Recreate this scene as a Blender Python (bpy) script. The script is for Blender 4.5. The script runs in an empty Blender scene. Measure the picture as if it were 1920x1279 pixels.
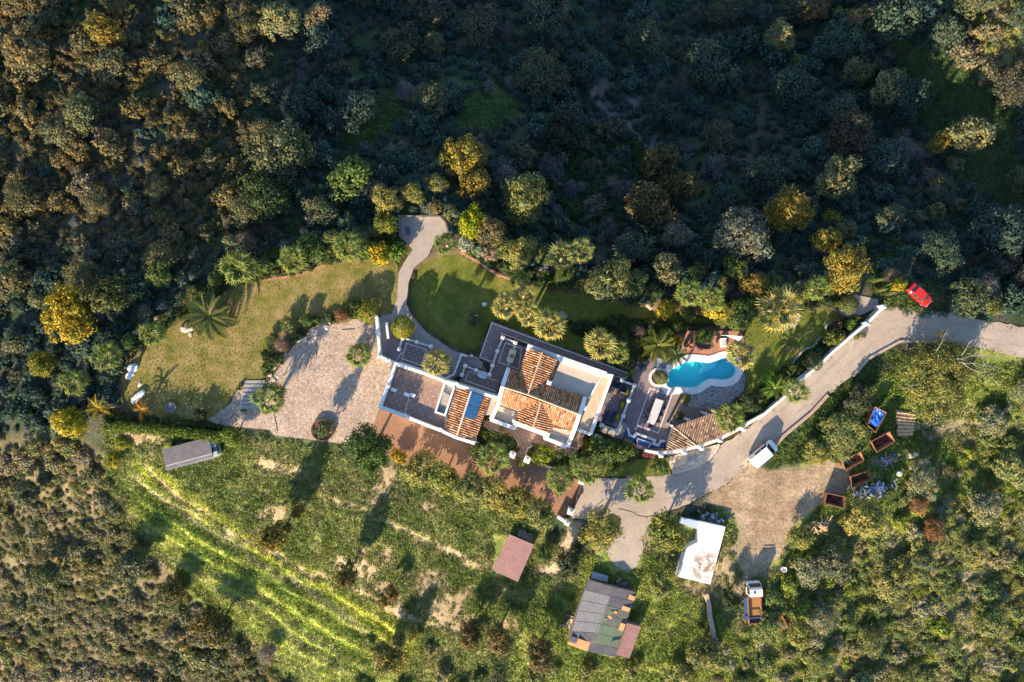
import bpy, math, random
import numpy as np
from mathutils import Vector, Matrix

# ------------------------------------------------------------------ camera, sky, sun, exposure
sc = bpy.context.scene
H = 96.24                      # height of the drone above the terrace level
FPX = 1280.0                   # focal length in photograph pixels (24 mm on 36 mm)
cam = bpy.data.cameras.new('camera'); cam.lens = 24; cam.sensor_width = 36
cam.clip_start = 1; cam.clip_end = 1000
camo = bpy.data.objects.new('camera', cam); sc.collection.objects.link(camo)
camo.location = (0, 0, H); sc.camera = camo

SUN_AZ, SUN_EL = math.radians(27), math.radians(20.5)   # shadows run towards the upper right
world = bpy.data.worlds.new('World'); sc.world = world; world.use_nodes = True
wn = world.node_tree.nodes; wl = world.node_tree.links
sky = wn.new('ShaderNodeTexSky'); sky.sky_type = 'NISHITA'; sky.sun_disc = False
sky.ozone_density = 3.0; sky.dust_density = .4; sky.sun_elevation = SUN_EL; sky.sun_rotation = math.pi + SUN_AZ
wl.new(sky.outputs[0], wn['Background'].inputs[0]); wn['Background'].inputs[1].default_value = 0.118
sun = bpy.data.lights.new('sun', 'SUN'); sun.energy = 5.0; sun.angle = math.radians(0.53); sun.color = (1.0, 0.81, 0.56)
suno = bpy.data.objects.new('sun', sun); sc.collection.objects.link(suno)
suno.location = (-60, -120, 60)
sd = Vector((math.sin(SUN_AZ)*math.cos(SUN_EL), math.cos(SUN_AZ)*math.cos(SUN_EL), -math.sin(SUN_EL)))
suno.rotation_euler = sd.to_track_quat('-Z', 'Y').to_euler()
vs = sc.view_settings; vs.view_transform = 'Standard'; vs.look = 'None'; vs.gamma = 1; vs.exposure = 1.56
vs.use_curve_mapping = False
sc.render.engine = 'CYCLES'
cy = sc.cycles
cy.use_denoising = True; cy.max_bounces = 6; cy.diffuse_bounces = 3; cy.transparent_max_bounces = 12
cy.caustics_reflective = False; cy.caustics_refractive = False
sc.render.filter_size = 1.5 if hasattr(sc.render, 'filter_size') else 1.5

rnd = random.Random(7)
rng = np.random.default_rng(11)
COL = sc.collection

# ------------------------------------------------------------------ pixel -> place
def crop(ox, oy, s): return lambda x, y: (ox + x/s, oy + y/s)
A = crop(680, 560, 6.393); B = crop(880, 590, 6.393); C = crop(680, 700, 6.393); D = crop(880, 720, 6.393)
E = crop(1120, 600, 6.393); Fc = crop(1120, 700, 6.393); G = crop(1020, 830, 6.393)
I1 = crop(200, 560, 6.393); I2 = crop(240, 700, 6.393); I3 = crop(460, 560, 6.393); I4 = crop(460, 700, 6.393)
I5 = crop(400, 400, 6.393); I6 = crop(640, 380, 6.393); I7 = crop(860, 440, 6.393)
J1 = crop(1340, 740, 6.393); J2 = crop(1520, 720, 6.393); J3 = crop(1480, 840, 6.393); J4 = crop(1240, 940, 4.92)
J5 = crop(880, 960, 4.264); J6 = crop(1540, 500, 4.918); J7 = crop(1360, 520, 5.33)
def X(p, z=0.0):               # photograph pixel at height z -> world x, y
    k = (H - z)/FPX
    return ((p[0]-960)*k, (639.5-p[1])*k)
def XL(ps, z=0.0): return [X(p, z) for p in ps]

def seg_dist(x, y, poly):
    """distance to closed polygon boundary, nearest-y offset, inside mask (vectorised)"""
    best = np.full(x.shape, 1e9); ny = np.zeros(x.shape); inside = np.zeros(x.shape, bool)
    n = len(poly)
    for i in range(n):
        x0, y0 = poly[i]; x1, y1 = poly[(i+1) % n]
        dx, dy = x1-x0, y1-y0
        t = np.clip(((x-x0)*dx+(y-y0)*dy)/(dx*dx+dy*dy+1e-12), 0, 1)
        qx, qy = x0+t*dx, y0+t*dy
        dd = np.hypot(x-qx, y-qy)
        m = dd < best
        best = np.where(m, dd, best); ny = np.where(m, y-qy, ny)
        c = ((y0 > y) != (y1 > y))
        xi = x0+(y-y0)/(dy if abs(dy) > 1e-12 else 1e-12)*dx
        inside ^= c & (x < xi)
    return best, ny, inside
def sstep(a, b, v):
    t = np.clip((v-a)/(b-a), 0, 1); return t*t*(3-2*t)

_perm = np.random.default_rng(3).random((256, 256))
def vnoise(x, y, s):           # value noise 0..1
    x = np.asarray(x)/s+1000.3; y = np.asarray(y)/s+1000.7
    xi = np.floor(x).astype(int); yi = np.floor(y).astype(int)
    fx = x-xi; fy = y-yi; fx = fx*fx*(3-2*fx); fy = fy*fy*(3-2*fy)
    g = lambda a, b: _perm[a % 256, b % 256]
    return (g(xi, yi)*(1-fx)+g(xi+1, yi)*fx)*(1-fy)+(g(xi, yi+1)*(1-fx)+g(xi+1, yi+1)*fx)*fy
def fbm(x, y, s): return (vnoise(x, y, s)+.5*vnoise(x, y, s/2.1)+.25*vnoise(x, y, s/4.3))/1.75

PLATEAU = XL([(225,760),(215,700),(235,650),(300,600),(380,545),(450,510),(520,495),(640,465),(735,440),(742,395),(850,395),(870,455),(960,505),(1060,530),
  (1210,560),(1350,565),(1480,550),(1560,535),(1650,540),(1700,540),(1760,570),(2000,600),(2000,700),(1800,665),(1690,655),(1600,715),(1540,775),
  (1490,860),(1560,845),(1640,830),(1700,860),(1690,930),(1600,985),(1480,1000),(1466,1040),(1460,1170),(1390,1170),(1385,1060),(1340,950),(1230,985),
  (1205,1070),(1150,1070),(1090,985),(1040,975),(960,940),(860,905),(760,875),(640,845),(500,822),(400,806),(260,790)])
POOLW = [(850,650),(885,592),(950,560),(1010,522),(1120,492),(1240,497),(1330,508),(1420,488),(1500,457),(1570,462),(1630,510),(1663,590),(1645,655),(1600,700),(1520,720),(1430,715),(1350,712),(1270,752),(1200,798),(1120,815),(1040,808),(960,795),(890,815),(845,800),(825,765),(848,715)]
def smooth_closed(p, k=5):
    out = []; n = len(p)
    for i in range(n):
        p0, p1, p2, p3 = [np.array(p[(i+j) % n]) for j in (-1, 0, 1, 2)]
        for q in range(k):
            t = q/k
            out.append(tuple(.5*((2*p1)+(-p0+p2)*t+(2*p0-5*p1+4*p2-p3)*t*t+(-p0+3*p1-3*p2+p3)*t**3)))
    return out
def smooth_open(p, k=5):
    p = [np.array(q) for q in p]; q = [2*p[0]-p[1]]+p+[2*p[-1]-p[-2]]; out = []
    for i in range(1, len(q)-2):
        p0, p1, p2, p3 = q[i-1:i+3]
        for j in range(k):
            t = j/k
            out.append(tuple(.5*((2*p1)+(-p0+p2)*t+(2*p0-5*p1+4*p2-p3)*t*t+(-p0+3*p1-3*p2+p3)*t**3)))
    out.append(tuple(p[-1])); return out
def offset_closed(p, d):       # p world polygon; positive d grows it
    a = sum(p[i][0]*p[(i+1) % len(p)][1]-p[(i+1) % len(p)][0]*p[i][1] for i in range(len(p)))
    s = 1 if a > 0 else -1; out = []; n = len(p)
    for i in range(n):
        x0, y0 = p[i-1]; x1, y1 = p[(i+1) % n]
        tx, ty = x1-x0, y1-y0; l = math.hypot(tx, ty) or 1
        out.append((p[i][0]+s*d*ty/l, p[i][1]-s*d*tx/l))
    return out
POOL = XL([E(*p) for p in smooth_closed(POOLW, 4)], 0.05)
FOUNT = XL([Fc(*p) for p in [(345,680),(380,748),(440,772),(470,738),(665,808),(645,848),(730,878),(800,825),(795,885),(700,908),(630,872),(480,852),(455,802),(400,832),(325,770)]], 0.1)

FLWORLD = XL([(255,850),(300,880),(430,985),(560,1050),(660,1120),(800,1175),(760,1250),(700,1300),(590,1300),(440,1160),(330,1060),(240,975),(250,920)], -5)
_tx, _ty = X((280, 900), -5)
LAWNLOW = XL([(763,545),(775,508),(805,482),(850,471),(880,482),(940,516),(985,536),(1040,540),(1100,550),(1150,560),(1210,575),(1260,582),(1340,592),(1340,606),(1270,606),(1240,628),(1190,640),(1150,664),(1100,668),(1000,636),(925,602),(903,640),(895,664),(850,653),(800,620),(772,590)])
_poolgrow = offset_closed(POOL, .35)
_SM = None
def hgt(x, y):
    x = np.asarray(x, float); y = np.asarray(y, float)
    d, ny, ins = seg_dist(x, y, PLATEAU)
    d = np.where(ins, 0, d); dd = np.sqrt(d*d+1.2)-math.sqrt(1.2)
    w = sstep(-.35, .35, ny/np.maximum(d, 1e-6))
    xr = sstep(-52, -14, x)
    nl = .34*np.minimum(dd, 13)+.16*np.clip(dd-13, 0, 40)
    nr = .56*np.minimum(dd, 32)+.30*np.clip(dd-32, 0, 40)
    ridge = 19*np.exp(-(((x-84)/17)**2+((y-52)/19)**2))       # sunlit spur at the upper right corner
    zn = -(nl*(1-xr)+nr*xr)+ridge
    slope = .25+.05*sstep(-25, -55, x)
    zs = -slope*np.minimum(dd, 60)
    zz = zn*w+zs*(1-w)
    if _SM is not None and _SM is not False:            # the smoothed relief away from the levelled ground
        u = np.clip((x+320)/1.0, 0, 638.99); v = np.clip((y+320)/1.0, 0, 638.99); i = u.astype(int); j = v.astype(int); u = u-i; v = v-j
        sm = (_SM[j, i]*(1-u)+_SM[j, i+1]*u)*(1-v)+(_SM[j+1, i]*(1-u)+_SM[j+1, i+1]*u)*v
        k = sstep(.5, 8, d); zz = zz*(1-k)+sm*k
    und = (fbm(x, y, 9.0)-.5)*1.1*sstep(1, 8, d)
    td, _, ti = seg_dist(x, y, FLWORLD)       # old cultivation terraces on the flowery bank
    tw = (x-_tx)*(-.554)-(y-_ty)*.832+(fbm(x, y, 8.0)-.5)*3.4
    fr = (tw/2.7) % 1.0; und = und+np.where(ti, sstep(0, 2.5, td), 0)*.38*(sstep(0, .72, fr)-sstep(.72, 1.0, fr)-.5)
    z = zz+und-.06
    if _SM is False: return zz
    pd, _, pi = seg_dist(x, y, _poolgrow)
    z = np.where(pi, -2.4, z)
    z = np.where(seg_dist(x, y, LAWNLOW)[2], -1.08, z)
    return z
_SM = False
_a, _b = np.meshgrid(np.arange(-320, 321, 1.0), np.arange(-320, 321, 1.0))
_r = hgt(_a.ravel(), _b.ravel()).reshape(_a.shape)
for _k in range(3):            # three box blurs
    for _ax in (0, 1):
        _p = np.pad(_r, [(4, 4) if q == _ax else (0, 0) for q in (0, 1)], 'edge'); _c = np.cumsum(_p, _ax)
        _c = np.concatenate([np.zeros_like(np.take(_c, [0], _ax)), _c], _ax)
        _r = (np.take(_c, range(9, _c.shape[_ax]), _ax)-np.take(_c, range(0, _c.shape[_ax]-9), _ax))/9
_SM = _r
_GX0, _GY0, _GS = -120.0, -90.0, .5
_gxx, _gyy = np.meshgrid(np.arange(_GX0, 120.01, _GS), np.arange(_GY0, 90.01, _GS))
_HG = hgt(_gxx.ravel(), _gyy.ravel()).reshape(_gxx.shape)
def hq(x, y):                  # quick height by bilinear look-up
    u = min(max((x-_GX0)/_GS, 0), _HG.shape[1]-2); v = min(max((y-_GY0)/_GS, 0), _HG.shape[0]-2)
    i, j = int(u), int(v); u -= i; v -= j
    return float((_HG[j, i]*(1-u)+_HG[j, i+1]*u)*(1-v)+(_HG[j+1, i]*(1-u)+_HG[j+1, i+1]*u)*v)
def P(px, py, dz=0.0):         # photograph pixel -> world point dz above the ground there
    z = dz
    for _ in range(8):
        x, y = X((px, py), z); z = hq(x, y)+dz
    return Vector((x, y, z))
def PN(px, py, dz=0.0):        # the same, vectorised
    z = np.zeros(len(px))+dz
    for _ in range(7):
        k = (H-z)/FPX; x = (px-960)*k; y = (639.5-py)*k; z = hgt(x, y)+dz
    return x, y, z

# ------------------------------------------------------------------ materials
def nt(name):
    m = bpy.data.materials.new(name); m.use_nodes = True
    b = m.node_tree.nodes['Principled BSDF']
    return m, m.node_tree.nodes, m.node_tree.links, b
def rgba(c): return (c[0], c[1], c[2], 1)
def mixrgb(n, l, fac, a, b, mode='MIX'):
    x = n.new('ShaderNodeMix'); x.data_type = 'RGBA'; x.blend_type = mode
    for s, v in ((x.inputs[0], fac), (x.inputs[6], a), (x.inputs[7], b)):
        if hasattr(v, 'is_linked') or hasattr(v, 'links'): l.new(v, s)
        elif isinstance(v, (int, float)): s.default_value = v
        else: s.default_value = rgba(v)
    return x.outputs[2]
def ramp(n, l, fac, stops):
    r = n.new('ShaderNodeValToRGB'); l.new(fac, r.inputs[0]); e = r.color_ramp.elements
    while len(e) < len(stops): e.new(.5)
    for i, (p, c) in enumerate(stops): e[i].position = p; e[i].color = rgba(c)
    return r.outputs[0]
def noise(n, l, scale, detail=4, rough=.6, coord='Object'):
    tc = n.new('ShaderNodeTexCoord'); t = n.new('ShaderNodeTexNoise')
    l.new(tc.outputs[coord], t.inputs['Vector']); t.inputs['Scale'].default_value = scale
    t.inputs['Detail'].default_value = detail; t.inputs['Roughness'].default_value = rough
    return t.outputs['Fac']
def mottled(name, c1, c2, scale=1.5, rough=.85, fine=9, c3=None, bump=0.0, spec=.3, fineamt=.35):
    """two-tone weathered surface: large stains plus fine grain"""
    m, n, l, b = nt(name)
    a = ramp(n, l, noise(n, l, scale), [(.32, c1), (.68, c2)])
    f = noise(n, l, fine, 3)
    g = mixrgb(n, l, fineamt, a, ramp(n, l, f, [(.3, tuple(.45*v for v in c1)), (.7, c3 or tuple(min(1, 1.35*v) for v in c2))]))
    l.new(g, b.inputs['Base Color']); b.inputs['Roughness'].default_value = rough
    b.inputs['Specular IOR Level'].default_value = spec
    if bump:
        bp = n.new('ShaderNodeBump'); bp.inputs['Distance'].default_value = bump; l.new(f, bp.inputs['Height']); l.new(bp.outputs[0], b.inputs['Normal'])
    return m
def plain(name, c, rough=.6, metal=0.0, spec=.5, var=.12, scale=3):
    m, n, l, b = nt(name)
    col = mixrgb(n, l, ramp(n, l, noise(n, l, scale), [(.3, (0,0,0)), (.7, (1,1,1))]), tuple(v*(1-var) for v in c), tuple(min(1, v*(1+var)) for v in c))
    l.new(col, b.inputs['Base Color']); b.inputs['Roughness'].default_value = rough
    b.inputs['Metallic'].default_value = metal; b.inputs['Specular IOR Level'].default_value = spec
    return m
def cobble(name, stops, scale, joint, jw=.06, bump=.03, rough=.85, stain=None):
    m, n, l, b = nt(name)
    tc = n.new('ShaderNodeTexCoord')
    v = n.new('ShaderNodeTexVoronoi'); v.inputs['Scale'].default_value = scale; l.new(tc.outputs['Object'], v.inputs['Vector'])
    e = n.new('ShaderNodeTexVoronoi'); e.feature = 'DISTANCE_TO_EDGE'; e.inputs['Scale'].default_value = scale; l.new(tc.outputs['Object'], e.inputs['Vector'])
    sep = n.new('ShaderNodeSeparateColor'); l.new(v.outputs['Color'], sep.inputs[0])
    col = ramp(n, l, sep.outputs[0], stops)
    jf = ramp(n, l, e.outputs['Distance'], [(0, (0,0,0)), (jw, (1,1,1))])
    col = mixrgb(n, l, jf, joint, col)
    big = ramp(n, l, noise(n, l, .22, 5), [(.3, (.72,.72,.74)), (.7, (1.12,1.1,1.06))])
    col = mixrgb(n, l, 1.0, col, big, 'MULTIPLY')
    l.new(col, b.inputs['Base Color']); b.inputs['Roughness'].default_value = rough; b.inputs['Specular IOR Level'].default_value = .25
    bp = n.new('ShaderNodeBump'); bp.inputs['Distance'].default_value = bump; l.new(jf, bp.inputs['Height']); l.new(bp.outputs[0], b.inputs['Normal'])
    return m
def foliage(name, source):
    """leaf material: tint from the object's colour or the scatter point, leaf-to-leaf variation from the mesh"""
    m, n, l, b = nt(name)
    if source == 'object':
        oi = n.new('ShaderNodeObjectInfo'); tint = oi.outputs['Color']
    else:
        at = n.new('ShaderNodeAttribute'); at.attribute_type = 'INSTANCER'; at.attribute_name = 'tint'; tint = at.outputs['Color']
    lc = n.new('ShaderNodeAttribute'); lc.attribute_name = 'lc'
    v = ramp(n, l, lc.outputs['Fac'], [(0, (.42,.50,.48)), (.45, (.95,1,.95)), (.8, (1.30,1.18,.85)), (1, (1.75,1.45,.9))])
    nf = noise(n, l, .55, 3, .6)
    v = mixrgb(n, l, 1.0, v, ramp(n, l, nf, [(.36, (.62,.86,1.0)), (.62, (1.30,1.18,1.0))]), 'MULTIPLY')
    col = mixrgb(n, l, 1.0, tint, v, 'MULTIPLY')
    l.new(col, b.inputs['Base Color']); b.inputs['Roughness'].default_value = .62; b.inputs['Specular IOR Level'].default_value = .22
    tr = n.new('ShaderNodeBsdfTranslucent'); l.new(mixrgb(n, l, 1.0, col, (1.15,1.05,.45), 'MULTIPLY'), tr.inputs['Color'])
    mx = n.new('ShaderNodeMixShader'); mx.inputs[0].default_value = .22
    l.new(b.outputs[0], mx.inputs[1]); l.new(tr.outputs[0], mx.inputs[2]); l.new(mx.outputs[0], n['Material Output'].inputs[0])
    return m
LEAF = foliage('leaf', 'object'); LEAFI = foliage('leaf_scatter', 'inst')
BARK = mottled('bark', (.16,.11,.075), (.27,.20,.14), 3, .9)
WHITE = mottled('white_render', (.58,.56,.53), (.76,.75,.72), .9, .8, 5, (.86,.85,.83), spec=.2, fineamt=.25)
CONC = mottled('concrete_road', (.30,.24,.19), (.43,.355,.285), .28, .9, 2.4, (.45,.37,.30), bump=.01, fineamt=.2)
PAVE = cobble('stone_pavement', [(0,(.40,.33,.25)),(.5,(.50,.42,.33)),(1,(.58,.50,.40))], 2.2, (.30,.24,.18), .05)
COB = cobble('driveway_cobbles', [(0,(.26,.185,.14)),(.3,(.40,.30,.225)),(.75,(.50,.385,.30)),(1,(.60,.49,.40))], 4.6, (.38,.29,.215), .10, .02)
TERRA = mottled('terracotta_court', (.235,.12,.07), (.335,.18,.108), .45, .85, 3.2, (.38,.22,.14), fineamt=.38)
TILE = mottled('purple_terrace_tile', (.185,.135,.135), (.25,.185,.18), 1.1, .7, 6, fineamt=.25)
TILEW = mottled('brown_terrace_tile', (.235,.145,.11), (.30,.195,.15), 1.0, .7, 6, fineamt=.25)
INLAY = plain('pale_inlay_tile', (.66,.58,.54), .6)
GRAV = mottled('roof_gravel', (.43,.34,.26), (.55,.45,.36), 1.3, .95, 14, (.62,.53,.44), fineamt=.4)
PATHM = mottled('path_stone', (.30,.245,.205), (.38,.32,.27), .9, .85, 8, fineamt=.3)
PEB = cobble('pool_pebbles', [(0,(.10,.09,.10)),(.25,(.24,.215,.21)),(.6,(.36,.325,.305)),(1,(.46,.425,.40))], 5.5, (.30,.27,.255), .08, .02)
BRICK = mottled('brick_red', (.30,.13,.085), (.40,.20,.13), 3, .85, 12)
SOIL = mottled('garden_soil', (.085,.055,.038), (.16,.11,.075), 1.5, .95, 9)
STONE = mottled('boulder_stone', (.33,.26,.21), (.52,.43,.36), 1.2, .9, 6, bump=.03)
OSTONE = mottled('ochre_stone', (.42,.25,.13), (.56,.37,.22), 1.4, .9, 6, bump=.03)
WSTONE = mottled('white_stone', (.66,.66,.68), (.82,.82,.83), 1.4, .85, 6, bump=.03)
RUST = mottled('rusty_steel', (.17,.070,.040), (.30,.135,.070), 2.2, .85, 11, (.38,.20,.11))
RUSTD = mottled('dark_rust', (.075,.038,.03), (.15,.075,.05), 2.5, .9, 11)
WOOD = mottled('raw_timber', (.55,.33,.17), (.74,.50,.29), 4, .85, 16)
OLDW = mottled('weathered_timber', (.20,.15,.12), (.33,.27,.22), 4, .9, 14)
DARKM = plain('dark_metal', (.035,.035,.04), .5)
STEEL = plain('grey_steel', (.33,.34,.36), .45, .4)
RUB = plain('tyre_rubber', (.018,.018,.019), .85)
CHROME = plain('wheel_metal', (.45,.45,.46), .35, .8)
GLASSD = plain('window_glass', (.015,.022,.03), .08, spec=.8)
LAMP = plain('lamp_glass', (.75,.75,.72), .2); LAMPR = plain('tail_lamp_red', (.45,.02,.015), .25)

def roof_mat(name, stops, rough=.85):
    m, n, l, b = nt(name)
    a = n.new('ShaderNodeAttribute'); a.attribute_name = 'lc'
    col = ramp(n, l, a.outputs['Fac'], stops)
    f = ramp(n, l, noise(n, l, 6, 4), [(.3, (.65,.62,.60)), (.7, (1.15,1.12,1.08))])
    l.new(mixrgb(n, l, 1.0, col, f, 'MULTIPLY'), b.inputs['Base Color']); b.inputs['Roughness'].default_value = rough
    b.inputs['Specular IOR Level'].default_value = .2
    return m
TILER = roof_mat('clay_roof_tiles', [(0,(.14,.075,.05)),(.25,(.37,.17,.08)),(.55,(.49,.255,.125)),(.85,(.54,.36,.22)),(1,(.60,.48,.36))])
TILEB = roof_mat('clay_roof_channel', [(0,(.14,.065,.04)),(.5,(.26,.115,.06)),(1,(.36,.17,.095))])
TILEO = roof_mat('aged_roof_tiles', [(0,(.09,.065,.055)),(.3,(.22,.145,.10)),(.7,(.36,.26,.17)),(1,(.50,.40,.30))])
TILEBO = roof_mat('aged_roof_channel', [(0,(.07,.045,.035)),(.5,(.11,.07,.05)),(1,(.16,.10,.07))])

# ------------------------------------------------------------------ mesh builder
class MB:
    def __init__(s): s.v = []; s.f = []; s.lc = []
    def face(s, idx, lc=.5): s.f.append(idx); s.lc.append(lc)
    def poly(s, pts, lc=.5):
        k = len(s.v); s.v += [tuple(p) for p in pts]; s.face(list(range(k, k+len(pts))), lc); return s
    def prism(s, xy, z0, z1, lc=.5):
        """xy world outline; z1 may be a list of top heights"""
        n = len(xy); a = sum(xy[i][0]*xy[(i+1) % n][1]-xy[(i+1) % n][0]*xy[i][1] for i in range(n))
        zt = z1 if isinstance(z1, (list, tuple)) else [z1]*n
        q = list(zip(xy, zt))
        if a < 0: q = q[::-1]
        k = len(s.v)
        s.v += [(p[0], p[1], z0) for p, _ in q]+[(p[0], p[1], z) for p, z in q]
        s.face(list(range(k+n, k+2*n)), lc); s.face(list(range(k+n-1, k-1, -1)), lc)
        for i in range(n): s.face([k+i, k+(i+1) % n, k+n+(i+1) % n, k+n+i], lc)
        return s
    def box(s, c, size, rz=0.0, lc=.5, ax=None):
        sx, sy, sz = [v/2 for v in size]
        R = ax if ax is not None else Matrix.Rotation(rz, 3, 'Z')
        k = len(s.v); c = Vector(c)
        for z in (-sz, sz):
            for x, y in ((-sx,-sy),(sx,-sy),(sx,sy),(-sx,sy)): s.v.append(tuple(c+R @ Vector((x, y, z))))
        for q in ((3,2,1,0),(4,5,6,7),(0,1,5,4),(1,2,6,5),(2,3,7,6),(3,0,4,7)): s.face([k+i for i in q], lc)
        return s
    def path(s, pts, w, z0, z1, closed=False, lc=.5):
        """a wall along pts (world x,y), mitred, of width w; z1 a number or one per point"""
        n = len(pts); zt = z1 if isinstance(z1, (list, tuple)) else [z1]*n
        L, R = [], []
        for i in range(n):
            p = Vector(pts[i])
            a = (p-Vector(pts[i-1])) if (i > 0 or closed) else None
            b = (Vector(pts[(i+1) % n])-p) if (i < n-1 or closed) else None
            a = a.normalized() if a is not None and a.length > 1e-9 else None
            b = b.normalized() if b is not None and b.length > 1e-9 else None
            t = ((a or b)+(b or a)).normalized()
            nn = Vector((-t.y, t.x)); c = 1.0
            if a and b: c = max(.5, math.sqrt(max(0, (1+a.dot(b))/2)))
            L.append(p+nn*(w/2/c)); R.append(p-nn*(w/2/c))
        k = len(s.v)
        for i in range(n):
            s.v += [(L[i].x, L[i].y, z0), (R[i].x, R[i].y, z0), (R[i].x, R[i].y, zt[i]), (L[i].x, L[i].y, zt[i])]
        for i in range(n if closed else n-1):
            a = k+4*i; b = k+4*((i+1) % n)
            s.face([a+3, a+2, b+2, b+3], lc); s.face([a, b, b+1, a+1], lc)
            s.face([a, a+3, b+3, b], lc); s.face([a+2, a+1, b+1, b+2], lc)
        if not closed:
            s.face([k, k+1, k+2, k+3], lc); e = k+4*(n-1); s.face([e+3, e+2, e+1, e], lc)
        return s
    def tube(s, pts, rad, n=8, lc=.5, cap=True):
        pts = [Vector(p) for p in pts]; m = len(pts); k = len(s.v)
        rad = rad if isinstance(rad, (list, tuple)) else [rad]*m
        for i, p in enumerate(pts):
            t = (pts[min(i+1, m-1)]-pts[max(i-1, 0)]).normalized()
            u = t.orthogonal().normalized() if abs(t.z) < .9 else (Vector((1, 0, 0))-t*t.x).normalized()
            w = t.cross(u)
            for j in range(n):
                a = 2*math.pi*j/n; s.v.append(tuple(p+(u*math.cos(a)+w*math.sin(a))*rad[i]))
        for i in range(m-1):
            for j in range(n):
                s.face([k+i*n+j, k+i*n+(j+1) % n, k+(i+1)*n+(j+1) % n, k+(i+1)*n+j], lc)
        if cap: s.face([k+j for j in range(n)][::-1], lc); s.face([k+(m-1)*n+j for j in range(n)], lc)
        return s
    def lathe(s, c, prof, n=16, lc=.5):
        """prof list of (radius, z) bottom to top"""
        k = len(s.v)
        for r, z in prof:
            for j in range(n):
                a = 2*math.pi*j/n; s.v.append((c[0]+r*math.cos(a), c[1]+r*math.sin(a), c[2]+z))
        for i in range(len(prof)-1):
            for j in range(n): s.face([k+i*n+j, k+i*n+(j+1) % n, k+(i+1)*n+(j+1) % n, k+(i+1)*n+j], lc)
        s.face([k+j for j in range(n)][::-1], lc); s.face([k+(len(prof)-1)*n+j for j in range(n)], lc)
        return s
    def rock(s, c, r, seed=0, flat=.6, nu=9, nv=6, rough=.28):
        q = random.Random(seed); k = len(s.v)
        ph = [q.uniform(0, 6.3) for _ in range(6)]
        for i in range(nv+1):
            th = math.pi*i/nv
            for j in range(nu):
                a = 2*math.pi*j/nu
                rr = 1+rough*(math.sin(2*a+ph[0]+th)+.7*math.sin(3*a+ph[1]-2*th)+.5*math.sin(5*a+ph[2]))*math.sin(th)*.6+q.uniform(-.07,.07)
                rx, ry = (r if isinstance(r, (tuple, list)) else (r, r))
                s.v.append((c[0]+rx*rr*math.sin(th)*math.cos(a), c[1]+ry*rr*math.sin(th)*math.sin(a), c[2]+flat*min(rx, ry)*rr*math.cos(th)))
        for i in range(nv):
            for j in range(nu):
                s.face([k+(i+1)*nu+j, k+(i+1)*nu+(j+1) % nu, k+i*nu+(j+1) % nu, k+i*nu+j])
        return s
    def build(s, name, mat, parent=None, smooth=False):
        o = (0, 0, 0)
        if parent is not None:
            p = parent; o = Vector((0, 0, 0))
            while p is not None: o = o+Vector(p.location); p = p.parent
        me = bpy.data.meshes.new(name)
        me.from_pydata([(v[0]-o[0], v[1]-o[1], v[2]-o[2]) for v in s.v], [], s.f); me.update()
        a = me.attributes.new('lc', 'FLOAT', 'FACE'); a.data.foreach_set('value', s.lc)
        if smooth: me.polygons.foreach_set('use_smooth', [True]*len(me.polygons))
        me.materials.append(mat)
        ob = bpy.data.objects.new(name, me); COL.objects.link(ob)
        if parent is not None: ob.parent = parent
        return ob
def tag(o, label=None, cat=None, group=None, kind=None):
    if label: o['label'] = label
    if cat: o['category'] = cat
    if group: o['group'] = group
    if kind: o['kind'] = kind
    return o
def thing(name, loc, label, cat, group=None):
    o = bpy.data.objects.new(name, None); COL.objects.link(o); o.location = loc; o.empty_display_size = .3
    return tag(o, label, cat, group)
def struct(name, mb, mat, label=None): return tag(mb.build(name, mat), label, kind='structure')
def cen(pts, z=0.0): return (sum(p[0] for p in pts)/len(pts), sum(p[1] for p in pts)/len(pts), z)

# ------------------------------------------------------------------ the ground
def zone(px, py, x, y, poly, soft, wob=0.0, ws=3.0):
    d, _, ins = seg_dist(px, py, poly)
    s = np.where(ins, d, -d)+(fbm(x, y, ws)-.5)*2*wob
    return sstep(-soft, soft, s)[:, None]
FIELD = [(200,790),(420,800),(640,840),(900,905),(1000,950),(1060,1030),(1050,1100),(960,1200),(900,1300),(560,1300),(420,1180),(310,1060),(225,985),(195,880)]
FLOWER = [(255,850),(300,880),(430,985),(560,1050),(660,1120),(800,1175),(760,1250),(700,1300),(590,1300),(440,1160),(330,1060),(240,975),(250,920)]
SCRUBSW = [(-400,840),(120,815),(190,850),(215,930),(235,1000),(330,1075),(430,1180),(560,1300),(560,1700),(-400,1700)]
SOUTHEAST = [(1460,890),(1560,840),(1650,700),(1800,650),(2400,690),(2400,1700),(900,1700),(960,1200),(1080,1040),(1350,960)]
YARD = [(1322,938),(1352,905),(1406,868),(1440,885),(1500,880),(1560,850),(1600,880),(1580,925),(1530,950),(1490,985),(1468,1040),(1440,1060),(1400,1066),(1390,1000),(1372,960),(1340,945)]
TRACK = [(1072,975),(1092,980),(1070,1035),(1045,1080),(1020,1075),(1050,1020)]
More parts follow.
